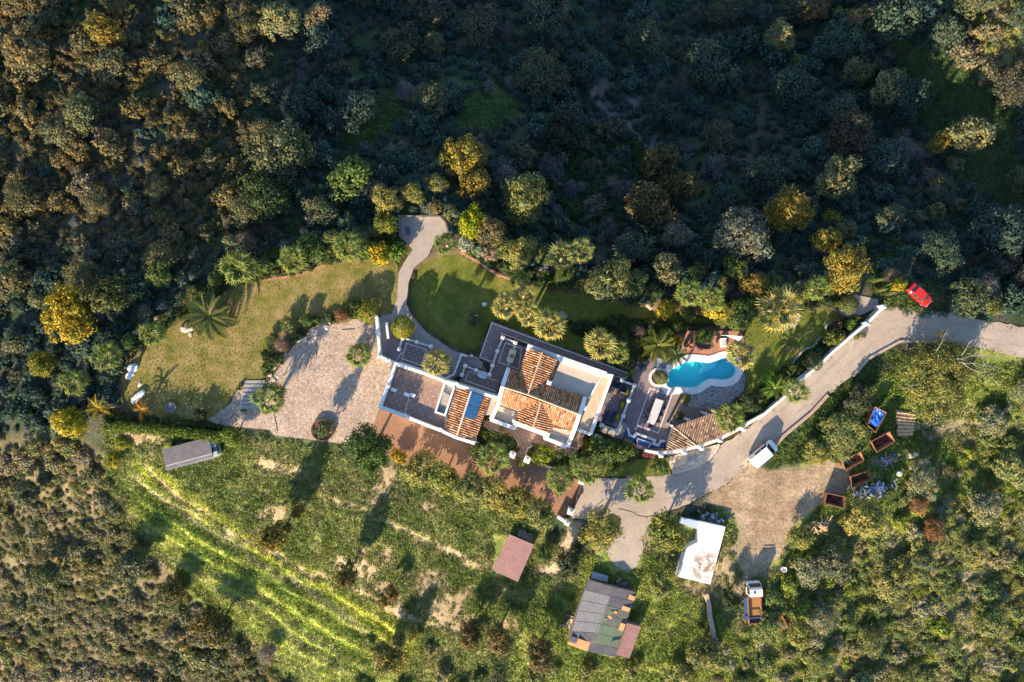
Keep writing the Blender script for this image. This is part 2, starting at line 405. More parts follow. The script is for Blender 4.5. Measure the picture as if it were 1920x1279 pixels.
def albedo(px, py, x, y):
    c = lambda *v: np.array(v)[None, :]
    f1 = fbm(x, y, 7.0)[:, None]; f2 = fbm(x+50, y, 2.2)[:, None]; f3 = vnoise(x, y+80, .8)[:, None]
    g = lambda a, b, f, lo=.35, hi=.65: a*(1-sstep(lo, hi, f))+b*sstep(lo, hi, f)
    col = g(c(.042,.065,.032), c(.078,.076,.060), f1, .45, .7)
    # grassy clearings on the north slope
    for q, s in (([(600,260),(760,150),(800,220),(660,300)], 18), ([(840,160),(1000,170),(960,260),(850,270)], 18), ([(1150,60),(1220,60),(1230,150),(1170,160)], 16),
                 ([(370,470),(560,380),(640,360),(690,420),(520,450),(400,500)], 10), ([(1600,430),(1700,440),(1700,560),(1640,560)], 10), ([(1650,40),(1800,100),(1930,200),(1930,420),(1800,360),(1700,210)], 26)):
        w = zone(px, py, x, y, q, s, 10); col = col*(1-w)+w*g(c(.045,.078,.026), c(.075,.105,.038), f2)
    w = zone(px, py, x, y, [(1020,180),(1140,150),(1200,180),(1240,290),(1190,300),(1130,220)], 14, 12); col = col*(1-w)+w*g(c(.12,.105,.115), c(.17,.15,.16), f2)
    w = zone(px, py, x, y, [(1780,-300),(2300,-300),(2300,150),(1930,140),(1850,110)], 30, 20); col = col*(1-w)+w*g(c(.20,.22,.06), c(.34,.27,.17), f2)
    # south-west scrub, south-east slope, field
    w = zone(px, py, x, y, SCRUBSW, 14, 14); col = col*(1-w)+w*g(c(.125,.11,.06), c(.19,.155,.095), f2)
    w = zone(px, py, x, y, SOUTHEAST, 10, 10); se = g(g(c(.16,.20,.045), c(.26,.28,.075), f2), c(.26,.21,.13), f1, .55, .72); col = col*(1-w)+w*se
    far = zone(px, py, x, y, [(1650,1000),(2400,850),(2400,1700),(1600,1700)], 60, 40); col = col*(1-far*.55)+far*.55*g(c(.17,.155,.06), c(.36,.28,.19), f2, .4, .6)
    w = zone(px, py, x, y, FIELD, 10, 8)
    fld = g(g(c(.125,.16,.042), c(.22,.23,.082), f2), c(.27,.21,.135), f1*.6+f2*.4, .57, .70)
    t = (px-280)*(-.554)+(py-900)*.832
    fl = zone(px, py, x, y, FLOWER, 14, 16)
    wt = t+(fbm(x, y, 6.0)-.5)*26+(fbm(x+9, y, 1.6)-.5)*9
    T = [-60, -32, -22, -4, 6, 12, 17, 22, 40, 46, 52, 70, 74, 78, 84, 90, 94, 110, 140]
    K = [(.17,.20,.05),(.30,.30,.08),(.43,.42,.07),(.44,.43,.07),(.25,.29,.06),(.40,.33,.23),(.36,.31,.19),(.10,.15,.03),(.12,.17,.035),(.30,.34,.07),(.34,.38,.08),(.27,.32,.07),(.40,.34,.23),(.14,.19,.04),(.31,.36,.08),(.20,.25,.05),(.38,.33,.21),(.27,.31,.08),(.2,.22,.08)]
    prof = np.stack([np.interp(wt, T, [k[q] for k in K]) for q in range(3)], 1)
    sn = vnoise(t*.11, (px*.832+py*.554)*.012, 1.0)[:, None]; sf = vnoise(t*.35, (px*.832+py*.554)*.02, 1.0)[:, None]
    band = .6*sn+.4*sf
    yel = g(c(.15,.20,.035), c(.37,.39,.075), band*.6+f2*.4, .36, .62)
    yel = g(yel, c(.38,.32,.22), f3*.35+(1-sf)*.65, .66, .8)
    fld = fld*(1-fl)+fl*(yel*.4+prof*.6)*(.85+.45*f2)
    for q, wd in (([(270,868),(300,905),(345,940),(388,962),(430,1000),(520,1040),(590,1085)], 5), ([(600,928),(680,955),(760,995),(840,1030),(900,1065)], 5),
                  ([(490,870),(560,880)], 14), ([(600,1075),(680,1110),(745,1150),(860,1185)], 5), ([(640,1060),(690,1070)], 16), ([(500,965),(530,960)], 12)):
        for i in range(len(q)-1):
            d, _, _ = seg_dist(px, py, [q[i], q[i+1]])
            pw = (1-sstep(wd*.4, wd*1.5, d+(f2[:, 0]-.5)*wd*2))[:, None]*.75
            fld = fld*(1-pw)+pw*c(.43,.32,.22)
    col = col*(1-w)+w*fld
    w = zone(px, py, x, y, YARD, 5, 6); col = col*(1-w)+w*g(c(.285,.20,.132), c(.37,.275,.19), f2, .3, .7)
    w = zone(px, py, x, y, TRACK, 5, 5); col = col*(1-w)+w*c(.36,.28,.20)
    w = zone(px, py, x, y, [(1700,500),(1760,505),(1790,600),(1680,590)], 8, 6); col = col*(1-w)+w*c(.12,.10,.075)
    # garden soil round the lawns and the house
    w = zone(px, py, x, y, [(225,770),(230,660),(300,600),(440,500),(640,470),(740,450),(850,455),(960,510),(1080,540),(1400,560),(1660,560),(1640,620),(1480,760),(1280,880),(1090,910),(880,850),(640,820),(400,800)], 6, 4)
    col = col*(1-w)+w*g(c(.055,.050,.028), c(.13,.095,.062), f2)
    return col*(.78+.44*f3)
def axis(a, b, step, far):
    return np.concatenate([np.linspace(-far, a, 22)[:-1], np.arange(a, b, step), np.linspace(b, far, 22)])
gx = axis(-92, 92, .42, 300); gy = axis(-60, 64, .42, 300)
XX, YY = np.meshgrid(gx, gy); fx, fy = XX.ravel(), YY.ravel()
fz = hgt(fx, fy)
me = bpy.data.meshes.new('ground'); nx, nyy = len(gx), len(gy)
idx = np.arange(nx*nyy).reshape(nyy, nx)
quads = np.stack([idx[:-1, :-1], idx[:-1, 1:], idx[1:, 1:], idx[1:, :-1]], -1).reshape(-1, 4)
me.vertices.add(len(fx)); me.vertices.foreach_set('co', np.stack([fx, fy, fz], 1).astype(np.float32).ravel())
me.loops.add(quads.size); me.loops.foreach_set('vertex_index', quads.astype(np.int32).ravel())
me.polygons.add(len(quads)); me.polygons.foreach_set('loop_start', np.arange(0, quads.size, 4, dtype=np.int32))
me.update(calc_edges=True); me.polygons.foreach_set('use_smooth', np.ones(len(quads), bool))
kpx = FPX/(H-fz); alb = np.clip(albedo(960+fx*kpx, 639.5-fy*kpx, fx, fy), .005, .8)
ca = me.color_attributes.new('albedo', 'FLOAT_COLOR', 'POINT')
ca.data.foreach_set('color', np.concatenate([alb, np.ones((len(alb), 1))], 1).astype(np.float32).ravel())
GM, n_, l_, b_ = nt('ground')
at_ = n_.new('ShaderNodeAttribute'); at_.attribute_name = 'albedo'
g1_ = ramp(n_, l_, noise(n_, l_, 2.6, 6, .7), [(.28, (.55,.60,.55)), (.72, (1.45,1.38,1.30))])
l_.new(mixrgb(n_, l_, 1.0, at_.outputs['Color'], g1_, 'MULTIPLY'), b_.inputs['Base Color'])
b_.inputs['Roughness'].default_value = .95; b_.inputs['Specular IOR Level'].default_value = .1
bp_ = n_.new('ShaderNodeBump'); bp_.inputs['Distance'].default_value = .12; l_.new(noise(n_, l_, 2.0, 6, .7), bp_.inputs['Height']); l_.new(bp_.outputs[0], b_.inputs['Normal'])
me.materials.append(GM)
ground = bpy.data.objects.new('ground', me); COL.objects.link(ground); tag(ground, kind='structure')

def ragged(poly, a=.1, step=.8, seed=3):
    q = random.Random(seed); out = []
    for i in range(len(poly)):
        (x0, y0), (x1, y1) = poly[i], poly[(i+1) % len(poly)]; L = math.hypot(x1-x0, y1-y0); k = max(1, int(L/step))
        for j in range(k):
            u = (j+q.uniform(-.2, .2)*(j > 0))/k; o = q.gauss(0, a)*(j > 0); out.append((x0+(x1-x0)*u-(y1-y0)/L*o, y0+(y1-y0)*u+(x1-x0)/L*o))
    return out
# lawns
def lawn_mat(name, c1, c2, c3):
    m, n, l, b = nt(name)
    a = ramp(n, l, noise(n, l, .45, 6, .72), [(.36, c1), (.50, c2), (.64, c3)])
    f = ramp(n, l, noise(n, l, 4.5, 5, .75), [(.3, (.62,.68,.55)), (.7, (1.32,1.26,1.2))])
    l.new(mixrgb(n, l, 1.0, a, f, 'MULTIPLY'), b.inputs['Base Color']); b.inputs['Roughness'].default_value = .95; b.inputs['Specular IOR Level'].default_value = .1
    bp = n.new('ShaderNodeBump'); bp.inputs['Distance'].default_value = .05; l.new(noise(n, l, 9, 4, .7), bp.inputs['Height']); l.new(bp.outputs[0], b.inputs['Normal'])
    return m
LAWNW = lawn_mat('dry_lawn', (.115,.128,.028), (.215,.172,.058), (.30,.222,.105))
LAWNE = lawn_mat('green_lawn', (.10,.125,.022), (.14,.155,.030), (.19,.185,.055))
LW = smooth_closed([(232,758),(226,722),(233,690),(252,660),(285,640),(322,612),(372,580),(410,556),(440,532),(495,524),(550,515),(600,498),(650,485),(700,484),(742,492),(747,520),(743,560),(733,588),(690,590),(640,600),(600,606),(560,632),(530,662),(508,692),(490,712),(452,714),(432,750),(392,786),(330,786),(270,778)], 3)
struct('lawn', MB().prism(ragged(XL(LW), .10, .5), -.3, .0), LAWNW, 'dry yellowish lawn beside the cobbled drive')
LE2 = smooth_closed([(763,545),(775,508),(805,482),(850,471),(880,482),(940,516),(985,536),(1040,540),(1100,550),(1150,560),(1210,575),(1260,582),(1340,592),(1340,606),(1270,606),(1240,628),(1190,640),(1150,664),(1100,668),(1000,636),(925,602),(903,640),(895,664),(850,653),(800,620),(772,590)], 3)
LE3 = [(1338,591),(1400,598),(1480,590),(1540,575),(1580,590),(1575,615),(1530,645),(1480,685),(1425,725),(1400,752),(1399,735),(1399,705),(1398,660),(1397,612),(1380,618),(1338,607)]
struct('lawn', MB().prism(ragged(XL(LE2), .08, .5), -1.5, -1.0), LAWNE, 'green shaded lawn north of the villa')
struct('lawn', MB().prism(XL(LE3), -1.5, .0), LAWNE, 'green lawn between the pool and the road wall')
LS = [G(690,410),G(740,300),G(900,240),G(1080,200),G(1250,200),G(1400,190),G(1480,170),G(1540,385),G(1300,398)]
struct('lawn', MB().prism(XL(LS), -.3, .004), LAWNE, 'small lawn below the curved wall beside the road')

# drive, paths, road, court, pavements
DRV = [(709,594),(680,597),(640,600),(600,607),(570,627),(545,655),(524,688),(508,712),(500,716),(452,724),(440,740),(432,757),(390,788),(410,797),(506,806),(513,816),(580,824),(649,833),(694,815),(711,766),(741,683),(724,676),(711,668),(706,630)]
struct('driveway', MB().prism(XL(DRV), -.3, .02), COB)
PTH = [(750,405),(832,405),(839,420),(838,438),(814,455),(802,480),(776,502),(766,530),(762,570),(772,592),(800,624),(850,658),(897,670),(915,700),(900,716),(860,705),(830,722),(780,690),(741,683),(724,676),(711,668),(707,600),(716,592),(735,588),(744,560),(748,510),(760,488),(774,468),(752,445)]
struct('path', MB().prism(XL(PTH), -1.5, .03), PATHM)
struct('path', MB().prism(XL([J6(290,255),J6(520,300),J6(530,370),J6(400,430),J6(240,500),J6(220,460),J6(120,400),J6(200,380),J6(330,400)]), -.3, .02), PATHM)
ROAD0 = [(2060,640),(1920,613),(1841,600),(1775,586),(1719,574),(1658,576),(1628,604),(1566,657),(1510,707),(1473,743),(1434,776),(1395,808),(1350,836),(1320,866),(1261,888),(1223,893),(1123,897),(1089,908),(1072,972),(1098,974),(1150,962),(1165,972),(1152,1010),(1136,1034),(1150,1060),(1180,1072),(1196,1060),(1207,1030),(1205,1010),(1216,985),(1239,966),(1280,948),(1317,930),(1352,912),(1406,871),(1456,831),(1471,815),(1520,774),(1551,740),(1597,705),(1627,673),(1686,641),(1753,640),(1830,650),(1920,670),(2060,700)]
road = struct('road', MB().prism(ragged(XL(ROAD0), .13), -.3, .015), CONC)
# crack and slab joints of the road
jm = MB()
for q in ([G(890,790),G(940,800),G(1010,815),G(1060,830),G(1120,870),G(1200,885),G(1300,882),G(1370,880)], ):
    jm.path(XL(q), .14, .0, .019)
jm.build('crack', plain('crack_dark', (.06,.05,.045), .95), road)
jm = MB()
for q in ([G(1520,400),G(1580,750)], [J1(330,370),J1(860,470)], [(1560,735),(1600,640)], [(1700,640),(1730,577)], [(1830,650),(1850,602)]):
    jm.path(XL(q), .06, .0, .019)
jm.build('joint', plain('joint_pale', (.46,.41,.36), .95), road)
TYR = mottled('tyre_marks', (.27,.215,.17), (.39,.32,.257), .5, .9, 3, fineamt=.3)
cl = [Vector(p) for p in XL(smooth_open([(1950,645),(1880,632),(1800,618),(1720,606),(1660,618),(1590,672),(1530,730),(1470,780),(1420,822),(1380,858),(1320,893),(1250,925),(1150,935)], 6))]
for sg in (-.78, .78):
    jm = MB(); pp = []
    for i in range(len(cl)):
        d = cl[min(i+1, len(cl)-1)]-cl[max(i-1, 0)]; pp.append(tuple(cl[i]+Vector((-d.y, d.x)).normalized()*sg))
    jm.path(pp, .32, .0, .0185).build('tyre_track', TYR, road)
struct('pavement', MB().prism(XL([Fc(840,1000),Fc(900,1195),Fc(1050,1150),Fc(1200,1100),Fc(1330,1010),Fc(1420,900),Fc(1440,850),Fc(1220,905),Fc(1030,955)]), -.3, .14), PAVE)
kb = MB().path(XL([Fc(900,1200),Fc(1060,1160),Fc(1210,1110),Fc(1340,1020),Fc(1430,905),Fc(1455,850)]), .3, -.1, .16)
struct('kerb', kb, mottled('kerb_stone', (.45,.38,.31), (.55,.47,.39), 2))
COURT = [C(195,425),C(500,525),C(790,640),C(930,695),C(1130,780),C(1345,855),D(70,725),D(130,730),D(300,800),D(480,850),D(540,870),D(640,910),D(760,930),D(950,1000),G(60,330),G(340,400),G(440,480),G(340,860),G(160,890),(1040,965),(960,935),(860,905),(760,872),(690,835),C(90,730)]
struct('courtyard', MB().prism(XL(COURT), -.3, .024), TERRA)
struct('kerb', MB().path(XL([J1(400,835),J1(740,585),J1(840,480),J1(1150,225),J1(1350,5)]), .45, -.3, .22), mottled('verge_kerb', (.30,.20,.15), (.42,.31,.24), 2), None)
tk = MB(); tk.path(XL([J6(290,1010),J6(430,850),J6(720,690),J6(1050,692)]), .35, -.3, .18); struct('kerb', tk, CONC)

# ------------------------------------------------------------------ terraces with inlaid tiles
def inlay(parent, poly, z, step, size, rz=0.0, only=None):
    """rows of small pale square tiles set in a terrace (one joined part: far too many to pick apart)"""
    xs = [p[0] for p in poly]; ys = [p[1] for p in poly]; cx, cy_ = (min(xs)+max(xs))/2, (min(ys)+max(ys))/2
    R = max(max(xs)-min(xs), max(ys)-min(ys)); k = int(R/step)+2
    pts = [(cx+(i*math.cos(rz)-j*math.sin(rz))*step, cy_+(i*math.sin(rz)+j*math.cos(rz))*step) for i in range(-k, k+1) for j in range(-k, k+1)]
    pa = np.array(pts); d, _, ins = seg_dist(pa[:, 0], pa[:, 1], poly)
    mb = MB()
    for (x, y), dd, ii in zip(pts, d, ins):
        if ii and dd > size: mb.box((x, y, z), (size, size, .012), rz+math.pi/4)
    if mb.f: tag(mb.build('inlay_tiles', INLAY, parent), kind='stuff')
HROT = math.radians(-20.2)
def terrace(name, px, z, mat, label, border=None, dots=None, step=.75, z0=-1.5):
    poly = XL(px, z); t = thing(name, cen(poly, 0), label, 'terrace')
    MB().prism(poly, z0, z).build('paving', mat, t)
    for bd in (border or []):
        MB().path(XL(bd, z), .13, z-.02, z+.008, closed=(len(bd) > 3)).build('border_strip', INLAY, t)
    if dots: inlay(t, XL(dots, z), z+.004, step, .11, HROT+math.pi/4)
    return t
# walkway along the north front
terrace('walkway', [A(1545,268),B(700,240),B(1300,460),B(1915,695),B(1890,775),B(1690,712),B(1000,468),B(385,232),B(290,560),A(1560,800),A(1395,705)], .06, TILE, 'purple tiled walkway with pale border along the north front of the villa',
        [[A(1550,285),A(1405,700)], [B(275,105),B(1900,700),B(1880,760)], [B(380,222),B(1720,735),B(1880,768)], [A(1405,705),A(1545,755)]],
        [A(1545,268),B(1915,695),B(1890,775),B(1000,468),B(385,232),B(290,560),A(1395,705)], 1.0)
terrace('table_terrace', [A(1690,470),B(700,400),B(600,690),A(1870,880),B(450,660),B(400,850),A(1500,920),A(1555,800),A(1620,630)], .5, TILE, 'small purple terrace with a pale table beside the house',
        [[A(1710,530),A(1905,595),A(1868,845),A(1628,760)]], [A(1720,545),A(1895,600),A(1860,835),A(1640,755)], .65)
terrace('lower_terrace', [A(1190,915),A(1230,815),A(1520,915),A(1500,925),B(400,850),A(1640,1010),A(1610,1165),A(1150,1010)], .5, TILE, 'purple terrace with pale oblong border between stairs and tiled roof',
        [[A(1270,870),A(1620,990)], [A(1270,870),A(1230,980),A(1590,1110)]], [A(1275,880),A(1610,1000),A(1590,1100),A(1240,975)], .65)
terrace('square_terrace', [A(300,500),A(340,465),A(480,470),A(820,575),A(900,640),A(1090,905),A(980,965),A(390,770),A(290,735)], .3, TILE, 'square purple terrace with pale border beside the round clipped bush',
        [[A(525,535),A(765,610),A(700,800),A(470,720)], [A(470,640),A(400,750)]], [A(535,550),A(755,615),A(700,790),A(485,715)], .6)
dk = terrace('roof_terrace', [A(395,795),A(690,890),A(975,995),C(870,470),C(985,505),C(960,680),C(500,505),C(225,405)], 3.4, TILEW, 'brown tiled roof terrace with pale inlay dots above the cobbled drive', None,
        [A(415,815),A(960,1000),C(830,560),C(500,490),C(240,395)], .78)
terrace('front_terrace', [D(170,445),D(250,440),D(545,545),D(560,520),D(930,640),D(900,660),D(1160,775),D(1200,760),D(1290,560),D(1390,600),D(1250,900),D(1130,850),D(790,740),D(700,790),D(660,910),D(560,870),D(590,740),D(540,640),D(170,500)], .06, TILEW, 'brown tiled front terrace with curving pale borders south of the villa',
        [[D(165,505),D(540,640),D(590,720),D(575,760)], [D(665,880),D(700,770),D(790,728),D(1240,885),D(1275,775),D(1200,745)]],
        [D(180,460),D(545,560),D(900,680),D(1190,790),D(1240,860),D(790,720),D(690,780),D(650,890),D(580,860),D(600,730),D(540,620)], .6)
terrace('pool_terrace', [E(390,640),E(480,530),E(640,440),E(760,420),E(950,425),E(955,480),E(880,545),E(815,620),E(795,700),E(800,790),E(830,835),E(890,850),E(1000,850),E(1000,880),E(880,1180),Fc(830,820),Fc(760,800),Fc(730,850),Fc(675,840),Fc(690,800),Fc(465,718),Fc(440,755),Fc(388,738),Fc(362,648),Fc(290,560),Fc(385,330),Fc(460,150)], .05, TILE, 'dark tiled terrace between the pool and the villa',
        [[Fc(630,180),Fc(890,270),Fc(730,715),Fc(475,622)]], [Fc(645,200),Fc(875,280),Fc(725,695),Fc(495,615)], .55)
terrace('balcony_terrace', [E(185,680),E(300,735),E(440,785),Fc(240,690),Fc(230,650),Fc(60,590),Fc(0,570),B(1600,1060),B(1710,735)], .55, TILE, 'narrow purple terrace with loungers between house wall and balustrade',
        None, [E(190,750),E(330,830),Fc(200,600),Fc(20,560)], .6)
terrace('brick_terrace', [E(950,425),E(930,210),E(950,70),E(1090,70),E(1090,128),E(1700,132),E(1760,200),E(1750,330),E(1590,335),E(1540,440),E(1440,450),E(1330,475),E(1240,462),E(1100,460),E(1000,480)], .07, BRICK, 'red brick terrace with raised beds north of the pool')
terrace('grill_yard', [E(880,1185),E(1000,985),E(1060,1030),E(1250,1060),E(1400,1045),Fc(1560,380),Fc(1400,460),Fc(915,640)], .04, TILEW, 'shaded paved strip behind the tiled grill house')

# ------------------------------------------------------------------ pool
water_m, n_, l_, b_ = nt('pool_water')
n_.remove(b_)
tr_ = n_.new('ShaderNodeBsdfTransparent'); tr_.inputs[0].default_value = (.42, .90, .95, 1)
gl_ = n_.new('ShaderNodeBsdfGlossy'); gl_.inputs['Roughness'].default_value = .05
fr_ = n_.new('ShaderNodeLayerWeight'); fr_.inputs['Blend'].default_value = .5
bp_ = n_.new('ShaderNodeBump'); bp_.inputs['Distance'].default_value = .04; l_.new(noise(n_, l_, 2.5, 3), bp_.inputs['Height'])
l_.new(bp_.outputs[0], fr_.inputs['Normal']); l_.new(bp_.outputs[0], gl_.inputs['Normal'])
pw_ = n_.new('ShaderNodeMath'); pw_.operation = 'POWER'; pw_.inputs[1].default_value = 5; l_.new(fr_.outputs['Facing'], pw_.inputs[0])
ma_ = n_.new('ShaderNodeMath'); ma_.operation = 'MULTIPLY_ADD'; ma_.inputs[1].default_value = .9; ma_.inputs[2].default_value = .03; l_.new(pw_.outputs[0], ma_.inputs[0])
mx_ = n_.new('ShaderNodeMixShader'); l_.new(ma_.outputs[0], mx_.inputs[0]); l_.new(tr_.outputs[0], mx_.inputs[1]); l_.new(gl_.outputs[0], mx_.inputs[2])
l_.new(mx_.outputs[0], n_['Material Output'].inputs[0])
BASIN = mottled('pool_mosaic', (.22,.70,.76), (.32,.78,.82), .5, .5, 12, (.44,.84,.87), fineamt=.25)
pool = thing('swimming_pool', cen(POOL), 'kidney shaped turquoise swimming pool with broad white coping', 'pool')
bm_ = MB(); bm_.path(POOL, .25, -1.75, .0, closed=True); bm_.build('basin_wall', BASIN, pool)
MB().prism(offset_closed(POOL, .1), -1.8, -.9).build('basin_floor', BASIN, pool)
MB().prism(XL([E(*p) for p in [(1225,505),(1330,518),(1440,500),(1400,560),(1330,600),(1230,640),(1260,560)]], -.5), -1.62, -.28).build('sun_patch', plain('sun_patch_tone', (.62,.82,.80), .6), pool)  # pale raised block paints the sunlit triangle of the pool floor
for i in range(4):
    o = [E(838+26*i-8*i, 705+8*i), E(905+26*i, 760-4*i), E(925+16*i, 800+2*i), E(838+6*i, 800)]
    MB().prism(XL(o, -.3), -1.62, -.16-.11*i).build('pool_step', BASIN, pool)
wp = offset_closed(POOL, -.02); wp = wp if sum(wp[i][0]*wp[(i+1) % len(wp)][1]-wp[(i+1) % len(wp)][0]*wp[i][1] for i in range(len(wp))) > 0 else wp[::-1]
MB().poly([(p[0], p[1], -.06) for p in wp]).build('water', water_m, pool)
cp = MB(); o1 = POOL; o2 = offset_closed(POOL, .92); n = len(o1); k0 = len(cp.v)
for a, b in zip(o1, o2): cp.v += [(a[0], a[1], -.1), (a[0], a[1], .16), (b[0], b[1], .14), (b[0], b[1], -.3)]
for i in range(n):
    a = 4*i; b = 4*((i+1) % n)
    for j in range(3): cp.face([a+j, a+j+1, b+j+1, b+j])
cp.build('coping', mottled('pool_coping', (.66,.61,.58), (.78,.74,.71), .8, .7, 6, fineamt=.2), pool)
rc = X(E(735, 690), .3)
ring = MB(); ring.lathe((rc[0], rc[1], -.2), [(1.36,0),(1.36,.42),(1.0,.42),(1.0,.2)], 28); ring.build('planter_ring', WHITE, pool)
MB().prism(XL([E(880,880),E(920,800),E(1000,810),E(1025,860),E(985,890)], .5), 0, .5).build('spout_block', WHITE, pool)
peb = XL([E(1755,600),E(1775,720),E(1752,860),E(1600,985),E(1400,1045),E(1250,1060),E(1100,1035),E(1005,985),E(1000,850),E(1060,850),E(1190,838),E(1280,785),E(1355,742),E(1450,752),E(1560,750),E(1650,690),E(1690,610)], .05)
struct('pavement', MB().prism(peb, -.3, .05), PEB, 'pebble paving round the pool')
# blue fountain basin by the stairs
fo = thing('fountain_basin', cen(FOUNT), 'angular dark blue tiled fountain basin with white rim', 'fountain')
BLUE = mottled('blue_mosaic', (.015,.06,.20), (.03,.10,.28), 1.5, .3, 16, spec=.6)
MB().prism(FOUNT, -.2, .12).build('basin', BLUE, fo)
MB().path(XL([Fc(362,650),Fc(385,742),Fc(440,765),Fc(467,722),Fc(690,803),Fc(672,842),Fc(730,865),Fc(765,812),Fc(815,812)], .3), .32, 0, .32).build('rim', WHITE, fo)
MB().prism(XL([Fc(490,790),Fc(635,842),Fc(600,890),Fc(490,852)], .35), .0, .35).build('upper_basin', BLUE, fo)
MB().path(XL([Fc(480,782),Fc(645,838),Fc(605,900),Fc(482,860)], .42), .18, 0, .42, closed=True).build('upper_rim', mottled('pale_stone', (.5,.45,.42), (.62,.57,.53)), fo)
MB().path(XL([Fc(320,790),Fc(420,840),Fc(470,880),Fc(620,915),Fc(720,930),Fc(800,915)], .5), .45, 0, .5).build('back_wall', BRICK, fo)

# ------------------------------------------------------------------ tiled roofs
def p3(p, z): x, y = X(p, z); return Vector((x, y, z))
def tiled(parent, pts, mat=None, base=None, spacing=.27, r=.086, down=None, seed=1):
    """a roof slope from its outline (points with heights): channel deck plus rows of barrel tiles"""
    mat = mat or TILER; base = base or TILEB; q = random.Random(seed)
    V = [p3(p, z) for p, z in pts]
    nrm = Vector((0, 0, 0))
    for i in range(len(V)):
        a, b = V[i], V[(i+1) % len(V)]
        nrm += Vector(((a.y-b.y)*(a.z+b.z), (a.z-b.z)*(a.x+b.x), (a.x-b.x)*(a.y+b.y)))
    nrm.normalize()
    if nrm.z < 0: nrm = -nrm; V = V[::-1]
    o = sum(V, Vector())/len(V)
    s = Vector((0, 0, -1))-nrm*(-nrm.z)
    if down is not None: s = down-nrm*down.dot(nrm)
    s.normalize(); c = nrm.cross(s)
    F2 = [((v-o).dot(c), (v-o).dot(s)) for v in V]
    flat = [o+c*a+s*b for a, b in F2]
    deck = MB(); k = len(flat); deck.v = [tuple(v) for v in flat]+[tuple(v-nrm*.12) for v in flat]
    deck.face(list(range(k))); deck.face(list(range(2*k-1, k-1, -1)))
    for i in range(k): deck.face([i, k+i, k+(i+1) % k, (i+1) % k])
    dk_ = deck.build('roof_slope', base, parent)
    mb = MB(); amin, amax = min(a for a, _ in F2), max(a for a, _ in F2)
    a = amin+spacing*.4
    prof = [(math.cos(t), math.sin(t)) for t in (0, math.pi/3, 2*math.pi/3, math.pi)]
    while a < amax:
        hit = []
        for i in range(k):
            (a0, b0), (a1, b1) = F2[i], F2[(i+1) % k]
            if (a0 > a) != (a1 > a): hit.append(b0+(a-a0)/(a1-a0)*(b1-b0))
        hit.sort()
        for h0, h1 in zip(hit[::2], hit[1::2]):
            b = h0; colv = q.random()
            while b < h1-.05:
                e = min(b+.43, h1+.04); lc = min(1, max(0, q.gauss(.5, .27)+.25*(colv-.5)))
                w = a+q.uniform(-.012, .012); kk = len(mb.v); lift = q.uniform(0, .015)
                for bb, rr, zz in ((b, r*.86, .0), (e, r*1.1, .025+lift)):
                    for pc, ps in prof: mb.v.append(tuple(o+c*(w+pc*rr)+s*bb+nrm*(ps*rr+zz)))
                for j in range(3): mb.face([kk+j, kk+4+j, kk+5+j, kk+1+j], lc)
                mb.face([kk+4, kk+5, kk+6, kk+7][::-1], lc)
                b += .40
        a += spacing
    if mb.f: tag(mb.build('tiles', mat, dk_), kind='stuff')
    return dk_
def ridge(parent, pts, r=.12, mat=None):
    V = [p3(p, z) for p, z in pts]; mb = MB(); q = random.Random(5)
    for a, b in zip(V, V[1:]):
        L = (b-a).length; k = max(1, int(L/.42))
        for i in range(k):
            p0 = a+(b-a)*(i/k); p1 = a+(b-a)*((i+1.1)/k)
            mb.tube([p0, p1], [r*.9, r*1.08], 6, q.uniform(.45, 1))
    mb.build('ridge_tiles', mat or TILER, parent)
def wallpath(parent, pts, w, z0, z1, mat=None, name='wall'):
    zt = z1 if isinstance(z1, list) else [z1]*len(pts)
    return MB().path([X(p, z) for p, z in zip(pts, zt)], w, z0, zt).build(name, mat or WHITE, parent)
def pillar(parent, p, z1, size=.48, z0=0.0, rz=HROT, cap=True, name='pillar', mat=None):
    x, y = X(p, z1); mb = MB().box((x, y, (z0+z1)/2), (size*.82, size*.82, z1-z0), rz)
    o = mb.build(name, mat or WHITE, parent)
    if cap:
        k = MB().box((x, y, z1+.04), (size*1.12, size*1.12, .08), rz); b = len(k.v)-4
        zc = z1+.08; R = Matrix.Rotation(rz, 3, 'Z'); h = size*.5
        k.v += [(x+(R @ Vector(v)).x, y+(R @ Vector(v)).y, zc) for v in ((-h,-h,0),(h,-h,0),(h,h,0),(-h,h,0))]+[(x, y, zc+.16)]
        m = len(k.v)-5
        for i in range(4): k.face([m+i, m+(i+1) % 4, m+4])
        k.build('cap', mat or WHITE, o)
    return o

# ------------------------------------------------------------------ the villa
villa = thing('villa', (*X((1010, 740)), 0), 'white villa with orange clay tile roofs and gravel flat roofs', 'house')
er, rr_ = 5.3, 6.4
def blk(px, z1, z0=0.0, name='wall', mat=None): return MB().prism(XL(px, z1), z0, z1).build(name, mat or WHITE, villa)
blk([B(490,665), B(1375,990), D(1235,548), D(350,247)], 5.14)
blk([B(712,405), B(1060,545), B(945,840), B(612,700)], 5.10)
blk([D(605,325), D(565,452), D(962,586), D(995,475)], 5.08)
blk([B(706,395), B(1690,728), D(1458,598), D(1292,542), D(1310,460), B(960,850)], 3.42)
blk([D(345,255), D(590,340), D(560,540), D(262,425)], 3.40)
blk([D(985,505), D(1232,560), D(1180,750), D(930,640)], 3.38)
blk([B(1085,556), B(1590,735), B(1425,1000), B(968,858)], 4.95, 3.40, 'flat_roof', GRAV)
blk([B(1612,742), B(1690,745), D(1450,590), D(1300,540), D(1330,480), B(1440,1010)], 3.85, 3.40, 'flat_roof', mottled('strip_gravel', (.46,.32,.20), (.60,.45,.31), 1.3, .95, 14))
blk([D(348,262), D(588,345), D(548,485), D(292,395)], 3.76, 3.38, 'roof_terrace_floor', GRAV)
